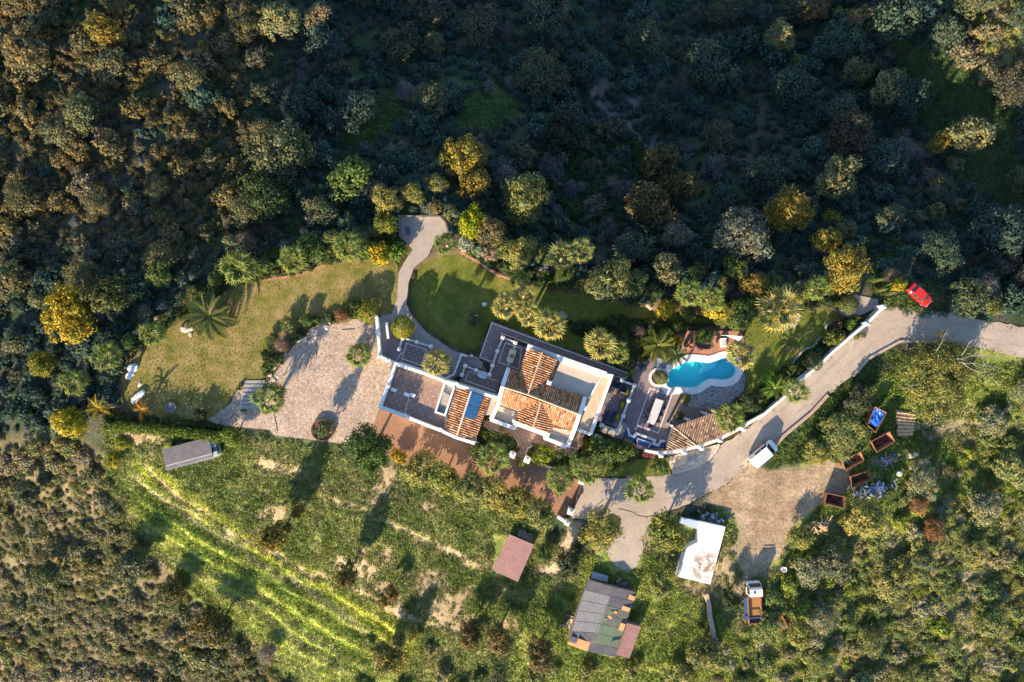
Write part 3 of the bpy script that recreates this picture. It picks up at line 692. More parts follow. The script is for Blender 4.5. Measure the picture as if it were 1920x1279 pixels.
blk([D(1000,515), D(1225,570), D(1190,650), D(955,600)], 3.76, 3.36, 'roof_terrace_floor', GRAV)
tiled(villa, [(B(395,865),rr_),(B(705,960),rr_),(B(600,693),er),(B(485,655),er)], spacing=.27, seed=1)
tiled(villa, [(B(705,960),rr_),(B(1315,1195),rr_),(B(1385,985),er),(B(965,850),er),(B(935,818),er)], seed=2)
tiled(villa, [(D(392,48),rr_),(D(862,215),rr_),(D(600,320),er),(D(345,245),er)], seed=3)
tiled(villa, [(D(868,215),rr_),(D(1312,365),rr_),(D(1240,552),er),(D(1000,490),er)], seed=4)
tiled(villa, [(B(875,455),rr_-.02),(B(705,955),rr_),(B(600,690),5.25),(B(700,405),5.25)], spacing=.30, seed=5)
tiled(villa, [(B(875,455),rr_-.02),(B(1070,545),5.25),(B(985,770),5.25),(B(938,815),5.25),(B(705,955),rr_)], spacing=.30, seed=6)
tiled(villa, [(D(860,222),rr_),(D(765,520),rr_),(D(555,450),5.25),(D(600,320),5.25)], spacing=.30, seed=7)
tiled(villa, [(D(860,222),rr_),(D(1000,470),5.25),(D(972,590),5.25),(D(765,520),rr_)], spacing=.30, seed=8)
CREAM = roof_mat('cream_ridge', [(0,(.42,.30,.20)),(1,(.62,.48,.34))])
ridge(villa, [(B(395,865),rr_+.06),(B(705,960),rr_+.06),(B(1315,1195),rr_+.06)], .12, CREAM)
ridge(villa, [(B(875,455),rr_+.04),(B(706,950),rr_+.06)], .11, CREAM)
ridge(villa, [(D(860,222),rr_+.06),(D(765,520),rr_+.04)], .11, CREAM)
# parapets and gable copings
wallpath(villa, [B(468,648),B(396,865),D(345,245),D(260,425)], .52, 0, [5.55,6.65,5.55,4.2], name='gable_wall')
wallpath(villa, [B(1388,988),B(1322,1198),D(1255,560),D(1178,757)], .50, 0, [5.55,6.65,5.55,4.2], name='gable_wall')
wallpath(villa, [D(250,425),D(555,538)], .5, 0, 4.2, name='parapet')
wallpath(villa, [D(555,500),D(548,470),D(935,612),D(915,650)], .62, 0, [4.3,5.5,5.5,4.3], name='parapet')
wallpath(villa, [D(900,648),D(1170,757)], .5, 0, 4.2, name='parapet')
wallpath(villa, [B(695,388),B(1150,552),B(1640,722)], .80, 0, [5.5,5.25,5.2], name='parapet')
wallpath(villa, [B(1625,728),B(1702,738),D(1455,602)], .48, 0, 4.25, name='parapet')
wallpath(villa, [D(1290,545),D(1455,605)], .42, 0, 4.1, name='parapet')
wallpath(villa, [B(1600,728),B(1430,1010)], .22, 3.4, 5.1, name='parapet')
for p, z, s in ((B(958,815),6.5,.55), (B(1378,1115),5.6,.6)):
    pillar(villa, p, z, s, 3.4, name='chimney')
mb = MB(); x, y = X(D(1092,500), 4.1); mb.box((x, y, 3.85), (.75, .45, .8), HROT); mb.build('vent_unit', DARKM, villa)

# annex with roof terrace, stair well and the tiled roof with the blue skylight
annex = thing('annex', (*X((800, 760)), 0), 'white annex with roof terrace, stair well and ribbed tile roof', 'building')
MB().prism(XL([A(385,780),A(985,990),C(990,130),C(1100,170),C(1140,160),C(1530,300),C(1340,840),C(1120,770),C(500,515),C(205,405)], 3.3), 0, 3.3).build('wall', WHITE, annex)
for q, nm in (([A(395,785),A(700,885),A(980,990),A(1110,1030)], 'parapet'), ([A(392,790),A(300,1045),C(208,400)], 'parapet'), ([C(208,405),C(500,515),C(790,632),C(930,685)], 'parapet'),
              ([C(950,695),C(1130,775),C(1345,842)], 'parapet'), ([A(1130,1040),A(1310,1100),C(1530,275),C(1615,295)], 'parapet')):
    wallpath(annex, q, .42, 0, 4.2, name=nm)
for p in (A(395,785), A(700,885), A(980,995), A(305,1050), C(208,405), C(500,510), C(790,632), C(930,680), C(1125,130)): pillar(annex, p, 4.28, .55, 3.3, cap=False)
# stair well
MB().prism(XL([C(990,120),C(1090,165),C(985,500),C(875,465)], 3.42), 3.2, 3.42).build('stair_landing', plain('stair_pale', (.62,.53,.44)), annex)
wallpath(annex, [C(985,110),C(872,465),C(985,505),C(1095,170),C(985,110)], .26, 3.3, 4.1, name='stair_wall')
for i in range(9):
    u0, u1 = .30+.075*i, .30+.075*(i+1)
    a0 = [985+(872-985)*u0+14, 110+355*u0]; b0 = [1095+(985-1095)*u0-14, 170+335*u0]
    a1 = [985+(872-985)*u1+14, 110+355*u1]; b1 = [1095+(985-1095)*u1-14, 170+335*u1]
    z = 4.0-.06*i
    MB().prism(XL([C(*a0), C(*b0), C(*b1), C(*a1)], z), 3.44, z-(.0 if i % 2 else .03)).build('step', mottled('stair_stone', (.30,.25,.21), (.40,.34,.29), 2) if i == 0 else bpy.data.materials['stair_stone'], annex)
for p in (A(375,1095), A(528,1150), A(598,1158)):
    x, y = X(p, 4.1); o = MB().box((x, y, 3.75), (.55, .34, .7), HROT).build('chimney', WHITE, annex)
    MB().box((x, y, 4.15), (.75, .46, .09), HROT).build('chimney_cap', WHITE, o)
MB().tube([p3(A(560,1175), 3.9), p3(C(497,490), 4.2)], .03, 6).build('pole', WHITE, annex)
zr, ze = 4.35, 3.85
tiled(annex, [(C(1295,215),zr),(C(1130,742),zr),(C(968,668),ze),(C(1140,160),ze)], spacing=.31, r=.092, seed=11)
tiled(annex, [(C(1310,215),zr),(C(1445,270),4.12),(C(1460,285),4.1),(C(1525,295),ze),(C(1350,790),ze),(C(1135,742),zr)], spacing=.31, r=.092, seed=12)
ridge(annex, [(C(1302,215),zr+.08),(C(1132,742),zr+.08)], .13, plain('ridge_mortar', (.62,.55,.48)))
sk = MB().prism(XL([C(1312,222),C(1448,268),C(1345,558),C(1212,515)], 4.55), 3.9, [4.58,4.38,4.38,4.58]).build('skylight', plain('skylight_frame', (.05,.10,.18), .4), annex)
SKG = plain('skylight_glass', (.02,.09,.22), .12, spec=.7)
def lerp4(q, u, v):
    a = [q[0][i]+(q[1][i]-q[0][i])*u for i in (0, 1)]; b = [q[3][i]+(q[2][i]-q[3][i])*u for i in (0, 1)]
    return (a[0]+(b[0]-a[0])*v, a[1]+(b[1]-a[1])*v)
qd = [C(1312,222),C(1448,268),C(1345,558),C(1212,515)]
for u in (0, .5):
    for v in (0, .5):
        qq = [lerp4(qd, u+.03, v+.03), lerp4(qd, u+.47, v+.03), lerp4(qd, u+.47, v+.47), lerp4(qd, u+.03, v+.47)]
        h = lambda uu: 4.59-.2*uu
        zz = [h(u+.03), h(u+.47), h(u+.47), h(u+.03)]
        mbp = MB().prism([X(p, z) for p, z in zip(qq, zz)], 4.2, [z+.03 for z in zz]); mbp.build('pane', SKG, sk)
MB().prism(XL([C(1525,300),C(1610,310),C(1545,500),C(1440,500)], 3.3), 0, 3.42).build('flat_roof', GRAV, annex)

# grill house with aged tiles against the curved road wall
grill = thing('grill_house', (*X(Fc(1250, 720)), 0), 'low grill house with aged ribbed tile roof against the curved wall', 'building')
MB().prism(XL([Fc(930,680),Fc(1400,500),Fc(1520,500),Fc(1590,660),Fc(1200,830),Fc(860,900)], 2.4), 0, 2.4).build('wall', WHITE, grill)
dv = (p3(Fc(1130,820), 2.6)-p3(Fc(1215,560), 3.3))
tiled(grill, [(Fc(912,640),3.3),(Fc(1400,468),3.3),(Fc(1560,490),3.3),(Fc(1660,660),2.6),(Fc(1430,785),2.6),(Fc(1190,862),2.6)], TILEO, TILEBO, spacing=.33, r=.1, down=dv, seed=21)
dv = (p3(Fc(870,660), 2.4)-p3(Fc(1090,790), 2.9))
tiled(grill, [(Fc(905,645),3.2),(Fc(1182,865),2.62),(Fc(822,938),2.35),(Fc(838,860),2.45)], TILEO, TILEBO, spacing=.32, r=.1, down=dv, seed=22)
ridge(grill, [(Fc(910,642),3.34),(Fc(1188,865),2.72)], .12, TILEO)
for p in (Fc(895,635), Fc(1105,565), Fc(1320,490)): pillar(grill, p, 3.1, .4, 0, cap=False, name='post')

# ------------------------------------------------------------------ garden walls and balustrades
def balustrade(name, label, posts, z0, zr_, zp, rails=True, size=.46, extra=None):
    t = thing(name, (*X(posts[0]), 0), label, 'balustrade')
    for p in posts: pillar(t, p, zp, size, z0)
    if rails:
        for a, b in zip(posts, posts[1:]):
            q = MB().path([X(a, zr_), X(b, zr_)], .26, zr_-.12, zr_); q.build('rail', mottled('rail_render', (.50,.46,.43), (.62,.58,.54), 1.5) if 'rail_render' not in bpy.data.materials else bpy.data.materials['rail_render'], t)
            pa, pb = Vector(X(a, zr_)), Vector(X(b, zr_)); L = (pb-pa).length; k = max(2, int(L/.34))
            mb = MB()
            for i in range(1, k):
                c = pa+(pb-pa)*(i/k); mb.lathe((c.x, c.y, z0), [(.05,0),(.085,(zr_-z0)*.35),(.045,(zr_-z0)*.7),(.06,zr_-z0-.12)], 6)
            tag(mb.build('balusters', WHITE, t), kind='stuff')
    return t
balustrade('balustrade', 'white balustrade round the small square terrace by the clipped bush', [A(435,605),A(480,470),A(650,520),A(820,575)], .3, 1.05, 1.3)
balustrade('balustrade', 'white balustrade between the garden stairs and the table terrace', [A(1190,915),A(1230,805),A(1360,858),A(1520,912),A(1555,800),A(1615,630),A(1680,465),A(1830,528)], .45, 1.3, 1.55)
balustrade('balustrade', 'white balustrade with yellow planters between villa and pool terrace', [E(295,725),E(445,785),E(375,965),E(310,1150),Fc(240,690)], .45, 1.35, 1.6)
balustrade('balustrade', 'short white balustrade above the grey stairs beside the yellow shrubs', [D(1590,495),D(1770,560)], .45, 1.3, 1.55)
w = thing('garden_wall', (*X(A(170,400)), 0), 'long white wall between the cobbled drive and the garden path', 'wall')
wallpath(w, [A(165,220),A(180,400),A(205,690)], .40, 0, 1.3); pillar(w, A(150,215), 1.5, .5); pillar(w, A(200,690), 1.5, .5)
w = thing('garden_wall', (*X(A(290,380)), 0), 'short white wall beside the round clipped yellow bush', 'wall')
wallpath(w, [A(282,285),A(305,480)], .32, 0, 1.0)
w = thing('garden_wall', (*X(A(330,740)), 0), 'low white wall with posts joining drive and roof terrace', 'wall')
wallpath(w, [A(200,690),A(295,735),A(395,780)], .36, 0, 1.5); pillar(w, A(295,735), 1.7, .5)
w = thing('stair_wall', (*X(A(1120,800)), 0), 'angled white wall round the grey garden stairs', 'wall')
wallpath(w, [A(1250,690),A(1183,672),A(1092,908),A(975,965)], .26, 0, 1.2)
STST = mottled('grey_step_stone', (.25,.235,.215), (.34,.32,.29), 1.8, .85, 9)
def steps(label, q, n, z0, z1, name='stairs'):
    """flight between edge q0-q3 (start) and q1-q2 (end)"""
    t = thing(name, cen(XL(q)), label, 'stairs')
    for i in range(n):
        z = z0+(z1-z0)*(i+1)/n
        qq = [lerp4(q, i/n, 0), lerp4(q, (i+1)/n-.012, 0), lerp4(q, (i+1)/n-.012, 1), lerp4(q, i/n, 1)]
        MB().prism(XL(qq, z), -.05, z).build('step', STST, t)
    return t
steps('upper flight of grey garden stairs beside the purple walkway', [A(1440,765),A(1238,712),A(1222,785),A(1422,840)], 8, .9, .1)
steps('lower flight of grey garden stairs inside the angled white wall', [A(1160,760),A(1100,905),A(1175,925),A(1228,785)], 7, .05, .55)
steps('wide grey stairs below the lounger terrace', [Fc(50,600),Fc(25,690),Fc(195,770),Fc(235,680)], 6, .6, .1)
steps('grey stairs down to the blue fountain basin', [Fc(270,570),Fc(215,770),Fc(300,800),Fc(362,610)], 7, .6, .05)
t = steps('broad stone block steps from the drive to the dry lawn', [I2(1400,85),I2(1330,430),I2(1560,435),I2(1640,85)], 7, .02, .5, 'stone_steps')
# curved wall along the road
RW = [Fc(560,925),Fc(700,955),Fc(840,955),Fc(1010,925),Fc(1220,872),Fc(1440,795),Fc(1600,715),Fc(1725,645),J1(320,385),J1(600,232),J1(850,20),J7(600,1170),J7(780,1010),J7(940,880),J7(1100,728),J7(1260,590),J7(1430,450),J7(1580,300)]
w = thing('road_wall', (*X(Fc(1010, 925)), 0), 'long curved white wall with pillars along the concrete road', 'wall')
wallpath(w, RW, .38, 0, 1.35)
MB().path([X(p, 1.0) for p in [Fc(850,985),Fc(1015,950),Fc(1225,897),Fc(1445,820),Fc(1605,740),Fc(1735,668),J1(345,400),J1(612,250)]], .22, .0, .55).build('plinth', mottled('tan_plinth', (.46,.34,.24), (.56,.43,.32)), w)
for p in (Fc(762,985), Fc(1045,950), Fc(1250,898), Fc(1470,805), Fc(1752,668), J7(1580,295), J7(1420,465)):
    pillar(w, p, 2.1, .55, 0, HROT+math.radians(30))
wk = MB().path([X(p, 1.0) for p in [J7(580,1150),J7(770,990),J7(930,860),J7(1090,710)]], .3, 0, .7); wk.build('inner_wall', WHITE, w)
w = thing('gate_wall', (*X(G(260, 930)), 0), 'short white wall with two pillars at the lower end of the courtyard', 'wall')
wallpath(w, [G(160,890),G(270,965)], .42, 0, 1.1); pillar(w, G(275,965), 1.7, .6)
for p, lb in ((G(320,830), 'white gate pillar at the lower end of the sliding gate'), (G(455,465), 'white gate pillar at the upper end of the sliding gate'), (D(515,850), 'white lantern pillar beside a palm at the front path'), (D(692,910), 'white lantern pillar beside the yellow shrub at the front path'), (D(1540,650), 'white pillar at the corner of the front garden by the stairs')):
    t = thing('gate_pillar', (*X(p, 1.5), 0), lb, 'pillar'); pillar(t, p, 1.9, .78)
t = thing('sliding_gate', (*X(G(390, 640)), 0), 'dark sliding gate across the terracotta courtyard entrance', 'gate')
MB().path([X(G(435,500), .9), X(G(335,820), .9)], .1, .12, 1.5).build('gate_panel', RUSTD, t)
MB().path([X(G(448,505), .1), X(G(348,830), .1)], .1, .0, .05).build('gate_rail', STEEL, t)
for q, lb in (([D(70,690),D(130,715),D(300,790),D(470,850)], 'low pale kerb wall of the left front bed'), ([D(720,905),D(950,1000),G(60,290),G(330,395)], 'low pale kerb wall of the right front bed')):
    t = thing('bed_wall', (*X(q[0]), 0), lb, 'wall'); wallpath(t, q, .3, 0, .4, mottled('bed_stone', (.52,.42,.34), (.64,.53,.44)) if 'bed_stone' not in bpy.data.materials else bpy.data.materials['bed_stone'])
# lawn edging of stones
def edging(label, pts, mat, w=.28, h=.16, seed=2):
    pts = smooth_open(pts, 6); P2 = XL(pts); t = thing('lawn_edging', (*P2[0], 0), label, 'edging'); q = random.Random(seed); mb = MB(); acc = 0
    for a, b in zip(P2, P2[1:]):
        d = math.hypot(b[0]-a[0], b[1]-a[1]); k = max(1, int(d/.45)); ang = math.atan2(b[1]-a[1], b[0]-a[0])
        for i in range(k):
            u = (i+.5)/k
            mb.box((a[0]+(b[0]-a[0])*u, a[1]+(b[1]-a[1])*u, h/2-.5), (d/k*.92, w*q.uniform(.8, 1.15), 1+h*q.uniform(.8, 1.3)), ang+q.uniform(-.08, .08))
    tag(mb.build('edging_stones', mat, t), kind='stuff')
edging('reddish stone edging along the north rim of the dry lawn', [(493,525),(520,521),(560,515),(600,500),(652,485),(702,485)], BRICK)
edging('reddish stone edging of the green lawn by the white flowered bushes', [(862,472),(895,490),(930,512),(960,524)], BRICK)
edging('low pale edging at the edge of the shaded lawn', [(1038,528),(1072,538),(1150,555),(1205,567),(1222,580)], STONE)
edging('dark curved edging round the narrow end of the dry lawn', [(290,640),(250,668),(232,690),(224,722),(230,750),(240,775)], SOIL)
edging('pale wavy stone edging along the shrubs beside the road wall', [J7(470,1010),J7(560,960),J7(650,890),J7(720,790),J7(800,715),J7(880,690),J7(950,600),J7(1010,580),J7(1000,490),J7(1060,455)], STONE)
edging('curved dark edging at the right end of the shaded lawn', [J7(880,310),J7(1000,300),J7(1100,330),J7(1150,390),J7(1210,420)], SOIL)

# ------------------------------------------------------------------ sheds and roofs of the lower yard
def corr_mat(name, c1, c2, pitch=.19):
    m, n, l, b = nt(name)
    tc = n.new('ShaderNodeTexCoord'); 
    a = ramp(n, l, noise(n, l, .9, 5), [(.3, c1), (.7, c2)])
    f = ramp(n, l, noise(n, l, 7, 4), [(.3, (.75,.75,.75)), (.7, (1.15,1.15,1.15))])
    l.new(mixrgb(n, l, 1.0, a, f, 'MULTIPLY'), b.inputs['Base Color']); b.inputs['Roughness'].default_value = .8; b.inputs['Specular IOR Level'].default_value = .25
    return m
CG = corr_mat('grey_sheet', (.085,.08,.09), (.125,.12,.13)); CM = corr_mat('maroon_sheet', (.24,.125,.115), (.31,.175,.16))
CGR = corr_mat('green_sheet', (.11,.145,.09), (.15,.185,.12)); CO = corr_mat('orange_sheet', (.62,.26,.10), (.75,.36,.16)); CD = corr_mat('dark_sheet', (.10,.10,.085), (.14,.14,.115)); CL = corr_mat('light_grey_sheet', (.16,.165,.17), (.21,.21,.215))
def sheet(parent, q, zs, mat, along=0, pitch=.2, amp=.010, name='roof_sheet'):
    """corrugated sheet over quad q (pixels); zs heights of the four corners; along=0: ribs run q0->q1"""
    V = [p3(p, z) for p, z in zip(q, zs)]
    if along: V = V[1:]+V[:1]
    L = (V[3]-V[0]).length; k = max(4, int(L/pitch)*2); mb = MB()
    for i in range(k+1):
        u = i/k; a = V[0]+(V[3]-V[0])*u; b = V[1]+(V[2]-V[1])*u; dz = amp if i % 2 else 0
        mb.v += [(a.x, a.y, a.z+dz), (b.x, b.y, b.z+dz)]
    for i in range(k): mb.face([2*i, 2*i+2, 2*i+3, 2*i+1])
    ob = mb.build(name, mat, parent)
    md = ob.modifiers.new('solid', 'SOLIDIFY'); md.thickness = .02; md.offset = -1
    return ob
def gz(p): return float(P(p[0], p[1]).z)
# grey shed left
g0 = gz((355, 850)); t = thing('shed', (*P(357, 852),), 'grey corrugated metal shed with pale end wall below the hedge', 'shed')
q = [I2(405,912),I2(965,762),I2(1025,1020),I2(455,1170)]
MB().prism([X(p, g0+1.9) for p in [I2(425,925),I2(1000,775),I2(1060,880),I2(1075,975),I2(1030,1010),I2(465,1150)]], g0-2.0, g0+1.95).build('wall', mottled('shed_pale', (.28,.32,.33), (.40,.44,.45)), t)
za, zb = g0+2.5, g0+2.05
for i in range(3):
    qa = [lerp4(q, 0, i*.255), lerp4(q, 1, i*.255), lerp4(q, 1, (i+1)*.255), lerp4(q, 0, (i+1)*.255)]
    zz = [za-.12*i, za-.12*i, za-.12*(i+1)+.03, za-.12*(i+1)+.03]
    sheet(t, qa, zz, CG, 0, .2)
sheet(t, [lerp4(q, .0, .785), lerp4(q, 1, .785), q[2], q[3]], [zb+.02, zb+.02, zb-.15, zb-.15], CG)
MB().path([X(lerp4(q, .02, .775), zb+.1), X(lerp4(q, .99, .775), zb+.1)], .16, zb-.1, zb+.1).build('ridge_strip', mottled('ridge_pale', (.30,.34,.30), (.42,.45,.42)), t)
MB().box((*X(I2(1035,915), g0+2), g0+1.75), (.9, .6, .5), .25).build('window', GLASSD, t)
# maroon shed
g0 = gz((962, 1045)); t = thing('shed', (*P(962, 1046),), 'shed with maroon corrugated roof beside the weedy field', 'shed')
q = [J5(318,178),J5(518,262),J5(388,558),J5(188,468)]
MB().prism([X(p, g0+1.8) for p in [J5(322,185),J5(508,264),J5(385,545),J5(197,466)]], g0-2.2, g0+1.85).build('wall', mottled('shed_wall', (.40,.36,.32), (.52,.47,.42)), t)
for i in range(5):
    u0, u1 = i/5, (i+1)/5
    sheet(t, [lerp4(q, u0, 0), lerp4(q, min(1, u1+.005), 0), lerp4(q, min(1, u1+.005), 1), lerp4(q, u0, 1)], [g0+2.3+.015*(i % 2)]*2+[g0+1.95+.015*(i % 2)]*2, CM, 1)
MB().prism([X(p, g0+1.4) for p in [J5(405,130),J5(520,185),J5(495,245),J5(385,190)]], g0-1.6, g0+1.4).build('lean_to', OLDW, t)
# patchwork barn
g0 = gz((1130, 1155)); t = thing('barn', (*P(1130, 1160),), 'long barn with patched roof of grey, green and orange sheets', 'barn')
zt, zl, zr2 = g0+3.2, g0+2.6, g0+2.5
MB().prism([X(p, g0+2.4) for p in [J5(965,545),J5(1320,640),J5(1165,1155),J5(800,1040)]], g0-2.2, g0+2.42).build('wall', OLDW, t)
rd = [J5(1155,600),J5(1000,1040)]   # ridge line
W0, W1 = J5(950,540), J5(792,1040)
def mixp(a, b, u): return (a[0]+(b[0]-a[0])*u, a[1]+(b[1]-a[1])*u)
for i in range(6):
    u0, u1 = i/6, (i+1)/6-.006
    sheet(t, [mixp(W0, W1, u0), mixp(rd[0], rd[1], u0), mixp(rd[0], rd[1], u1), mixp(W0, W1, u1)], [zl, zt, zt, zl], CL if i in (1, 2, 3, 4) else CG, 0)
E0, E1 = J5(1332,640), J5(1165,1165); R1 = J5(945,1115)
rd2 = [rd[0], R1]
pat = [CG, CG, CD, CD, CGR, CGR, CG]
for i in range(7):
    u0, u1 = i/7, (i+1)/7-.005
    sheet(t, [mixp(rd2[0], rd2[1], u0), mixp(E0, E1, u0), mixp(E0, E1, u1), mixp(rd2[0], rd2[1], u1)], [zt-.01, zr2, zr2, zt-.01], pat[i], 0)
def patch(c, wpx, hpx, mat, z, seed=0):
    ux = Vector((1, .33)).normalized(); x, y = X(c, z); k = (H-z)/FPX/1.0
    ang = math.atan2(-(rd[1][1]-rd[0][1]), rd[1][0]-rd[0][0])
    MB().box((x, y, z), (hpx*k/1, wpx*k/1, .05), ang).build('roof_patch', mat, t)
for c, wp, hp, m, dz in ((J5(1295,685),14,8,CO,.14),(J5(1252,775),15,8,CO,.26),(J5(1220,920),9,14,CO,.30),(J5(1168,803),6,4,CO,.45),(J5(1122,843),8,5,CO,.55),(J5(1115,815),14,14,CGR,.53),(J5(1085,865),11,9,CGR,.60),(J5(1160,1055),14,6,CD,.40)):
    patch(c, wp, hp, m, zr2+dz)
patch(J5(905,1062), 23, 17, CO, zl+.42); patch(J5(825,1060), 16, 5, CO, zl+.2); patch(J5(830,1020), 11, 10, CG, zl+.25)
q = [J5(1258,888),J5(1372,918),J5(1280,1172),J5(1170,1140)]
sheet(t, q, [g0+2.1]*2+[g0+2.1]*2, CM, 1, name='lean_to_roof')
MB().prism([X(p, g0+1.8) for p in [J5(1262,900),J5(1360,925),J5(1275,1150),J5(1180,1130)]], g0-2.2, g0+1.9).build('lean_to_wall', OLDW, t)
MB().prism([X(p, g0+1.9) for p in [J5(990,478),J5(1110,512),J5(1105,560),J5(975,530)]], g0-1.8, g0+2.0).build('porch', mottled('porch_sheet', (.30,.30,.32), (.40,.40,.42)), t)
# white slab roof
g0 = gz((1316, 1035)); t = thing('water_tank', (*P(1316, 1035),), 'large white concrete tank roof with a brown rust stain', 'tank')
STN, n_, l_, b_ = nt('stained_white')
nz = noise(n_, l_, 1.6, 7, .75); tc_ = n_.new('ShaderNodeTexCoord'); vm_ = n_.new('ShaderNodeVectorMath'); vm_.operation = 'DISTANCE'
sx, sy = X(J4(400,600), g0+1.6); ox = t.location
vm_.inputs[1].default_value = (sx-ox.x, sy-ox.y, 1.6); l_.new(tc_.outputs['Object'], vm_.inputs[0])
ds_ = ramp(n_, l_, vm_.outputs['Value'], [(.0, (1,1,1)), (1.0, (0,0,0))])
mt = n_.new('ShaderNodeMath'); mt.operation = 'DIVIDE'; mt.inputs[1].default_value = 3.0; l_.new(vm_.outputs['Value'], mt.inputs[0])
ds_ = ramp(n_, l_, mt.outputs[0], [(0, (1,1,1)), (.55, (.75,.75,.75)), (1, (0,0,0))])
st_ = mixrgb(n_, l_, 1.0, ds_, ramp(n_, l_, nz, [(.42, (0,0,0)), (.52, (1,1,1))]), 'MULTIPLY')
bw = n_.new('ShaderNodeRGBToBW'); l_.new(st_, bw.inputs[0])
l_.new(mixrgb(n_, l_, bw.outputs[0], ramp(n_, l_, noise(n_, l_, .8, 5), [(.3, (.70,.66,.62)), (.7, (.82,.80,.77))]), (.22,.12,.06)), b_.inputs['Base Color']); b_.inputs['Roughness'].default_value = .85
q = [J4(360,188),J4(592,238),J4(452,768),J4(150,695),J4(235,430),J4(335,380)]
MB().prism([X(p, g0+1.6) for p in q], g0-2.2, g0+1.6).build('slab', STN, t)
q2 = [J4(190,150),J4(385,192),J4(335,260),J4(170,200)]
MB().prism([X(p, g0+1.3) for p in q2], g0-1.8, g0+1.35).build('blue_tarpaulin', mottled('pale_blue_tarp', (.30,.38,.52), (.46,.54,.66), 2, .6), t)

# ------------------------------------------------------------------ plants: shared meshes
def leaf_mesh(name, c, nrm, size, asp, lc, mat=LEAF, tang=None):
    """many small rhombic leaves: centres, normals, sizes"""
    N = len(c); t = rng.normal(size=(N, 3)) if tang is None else tang+rng.normal(size=(N, 3))*.15
    nrm = nrm/np.linalg.norm(nrm, axis=1, keepdims=True)
    t = t-nrm*(t*nrm).sum(1, keepdims=True); t /= np.linalg.norm(t, axis=1, keepdims=True)+1e-9
    b = np.cross(nrm, t); s = size[:, None]; a = (asp if np.ndim(asp) else np.full(N, asp))[:, None]
    bend = nrm*s*.18
    v = np.stack([c-t*s, c+b*s*a-bend*0, c+t*s-bend, c-b*s*a], 1).reshape(-1, 3)
    me = bpy.data.meshes.new(name); me.vertices.add(4*N); me.vertices.foreach_set('co', v.astype(np.float32).ravel())
    me.loops.add(4*N); me.loops.foreach_set('vertex_index', np.arange(4*N, dtype=np.int32))
    me.polygons.add(N); me.polygons.foreach_set('loop_start', np.arange(0, 4*N, 4, dtype=np.int32)); me.update(calc_edges=True)
    at = me.attributes.new('lc', 'FLOAT', 'FACE'); at.data.foreach_set('value', np.clip(lc, 0, 1).astype(np.float32))
    me.materials.append(mat); return me
def sph(N):
    v = rng.normal(size=(N, 3)); return v/np.linalg.norm(v, axis=1, keepdims=True)
def crown(R, zc, zr, ncl, per, clr, leaf, asp=.6, base=0.0, spread=.9, lumps=.25, mat=LEAF, name='crown', upbias=.25):
    """an uneven crown: clumps of leaves over a lumpy dome of radius R, half height zr, centre height zc"""
    d = sph(ncl*3); d = d[(d[:, 2] > -.55)][:ncl]; ncl = len(d)
    ph = rng.uniform(0, 6.28, 4); az = np.arctan2(d[:, 1], d[:, 0])
    lump = 1+lumps*(np.sin(2*az+ph[0])+.8*np.sin(3*az+ph[1])+.6*np.sin(5*az+ph[2]+3*d[:, 2]))*.6
    rad = (rng.random(ncl)**.35)*spread*lump
    cc = d*rad[:, None]*np.array([R-clr*.6, R-clr*.6, zr-clr*.4])+np.array([0, 0, zc])
    cs = clr*rng.uniform(.65, 1.35, ncl); cl = rng.normal(.45, .16, ncl)
    k = np.repeat(np.arange(ncl), per); u = sph(ncl*per); rr = rng.random(ncl*per)**.4
    pos = cc[k]+u*(cs[k]*rr)[:, None]*np.array([1, 1, .8])
    out = pos-np.array([0, 0, zc*.8]); out /= np.linalg.norm(out, axis=1, keepdims=True)+1e-9
    nrm = u*.8+out*.5+rng.normal(size=u.shape)*.55+np.array([0, 0, upbias])
    pos[:, 2] = np.maximum(pos[:, 2], base+.03)
    return leaf_mesh(name, pos, nrm, leaf*rng.uniform(.6, 1.35, len(pos)), asp, cl[k]+rng.normal(0, .17, len(pos)), mat), cc
def trunk_mesh(name, h, r, cc, nb=7):
    mb = MB(); q = random.Random(int(h*100)); top = Vector((q.uniform(-.2, .2), q.uniform(-.2, .2), h))
    mb.tube([(0, 0, -.6), (0, 0, .1), tuple(top*.5), tuple(top)], [r*1.35, r, r*.8, r*.6], 8)
    for i in rng.choice(len(cc), min(nb, len(cc)), replace=False):
        e = Vector(cc[i]); m = top.lerp(e, .5)+Vector((0, 0, .1)); mb.tube([tuple(top*.9), tuple(m), tuple(e)], [r*.5, r*.3, r*.08], 5)
    me = bpy.data.meshes.new(name); me.from_pydata(mb.v, [], mb.f); me.update(); me.materials.append(BARK); return me
PROT = {}
def proto(key, nvar, **k):
    h = k.pop('trunk', None); PROT[key] = []
    for i in range(nvar):
        c, cc = crown(**k); t = trunk_mesh('trunk', h[0], h[1], cc) if h else None
        PROT[key].append((c, t, k['R'], k['zc'], k['zc']+k['zr']))
proto('big', 3, R=4.0, zc=4.3, zr=2.9, ncl=120, per=58, clr=.85, leaf=.17, trunk=(2.6, .26))
proto('mid', 4, R=2.4, zc=2.9, zr=1.9, ncl=70, per=54, clr=.62, leaf=.145, trunk=(1.7, .17))
proto('small', 4, R=1.3, zc=1.1, zr=1.0, ncl=34, per=48, clr=.42, leaf=.115, trunk=(.7, .09))
proto('feather', 3, R=2.2, zc=2.7, zr=1.8, ncl=75, per=34, clr=.60, leaf=.26, asp=.22, trunk=(1.6, .15), lumps=.35)
proto('olive', 3, R=3.0, zc=3.0, zr=1.9, ncl=90, per=46, clr=.68, leaf=.16, asp=.38, trunk=(1.6, .28), lumps=.3)
proto('huge', 1, R=6.6, zc=4.2, zr=2.9, ncl=330, per=52, clr=.95, leaf=.17, asp=.45, trunk=(2.4, .4), lumps=.3)
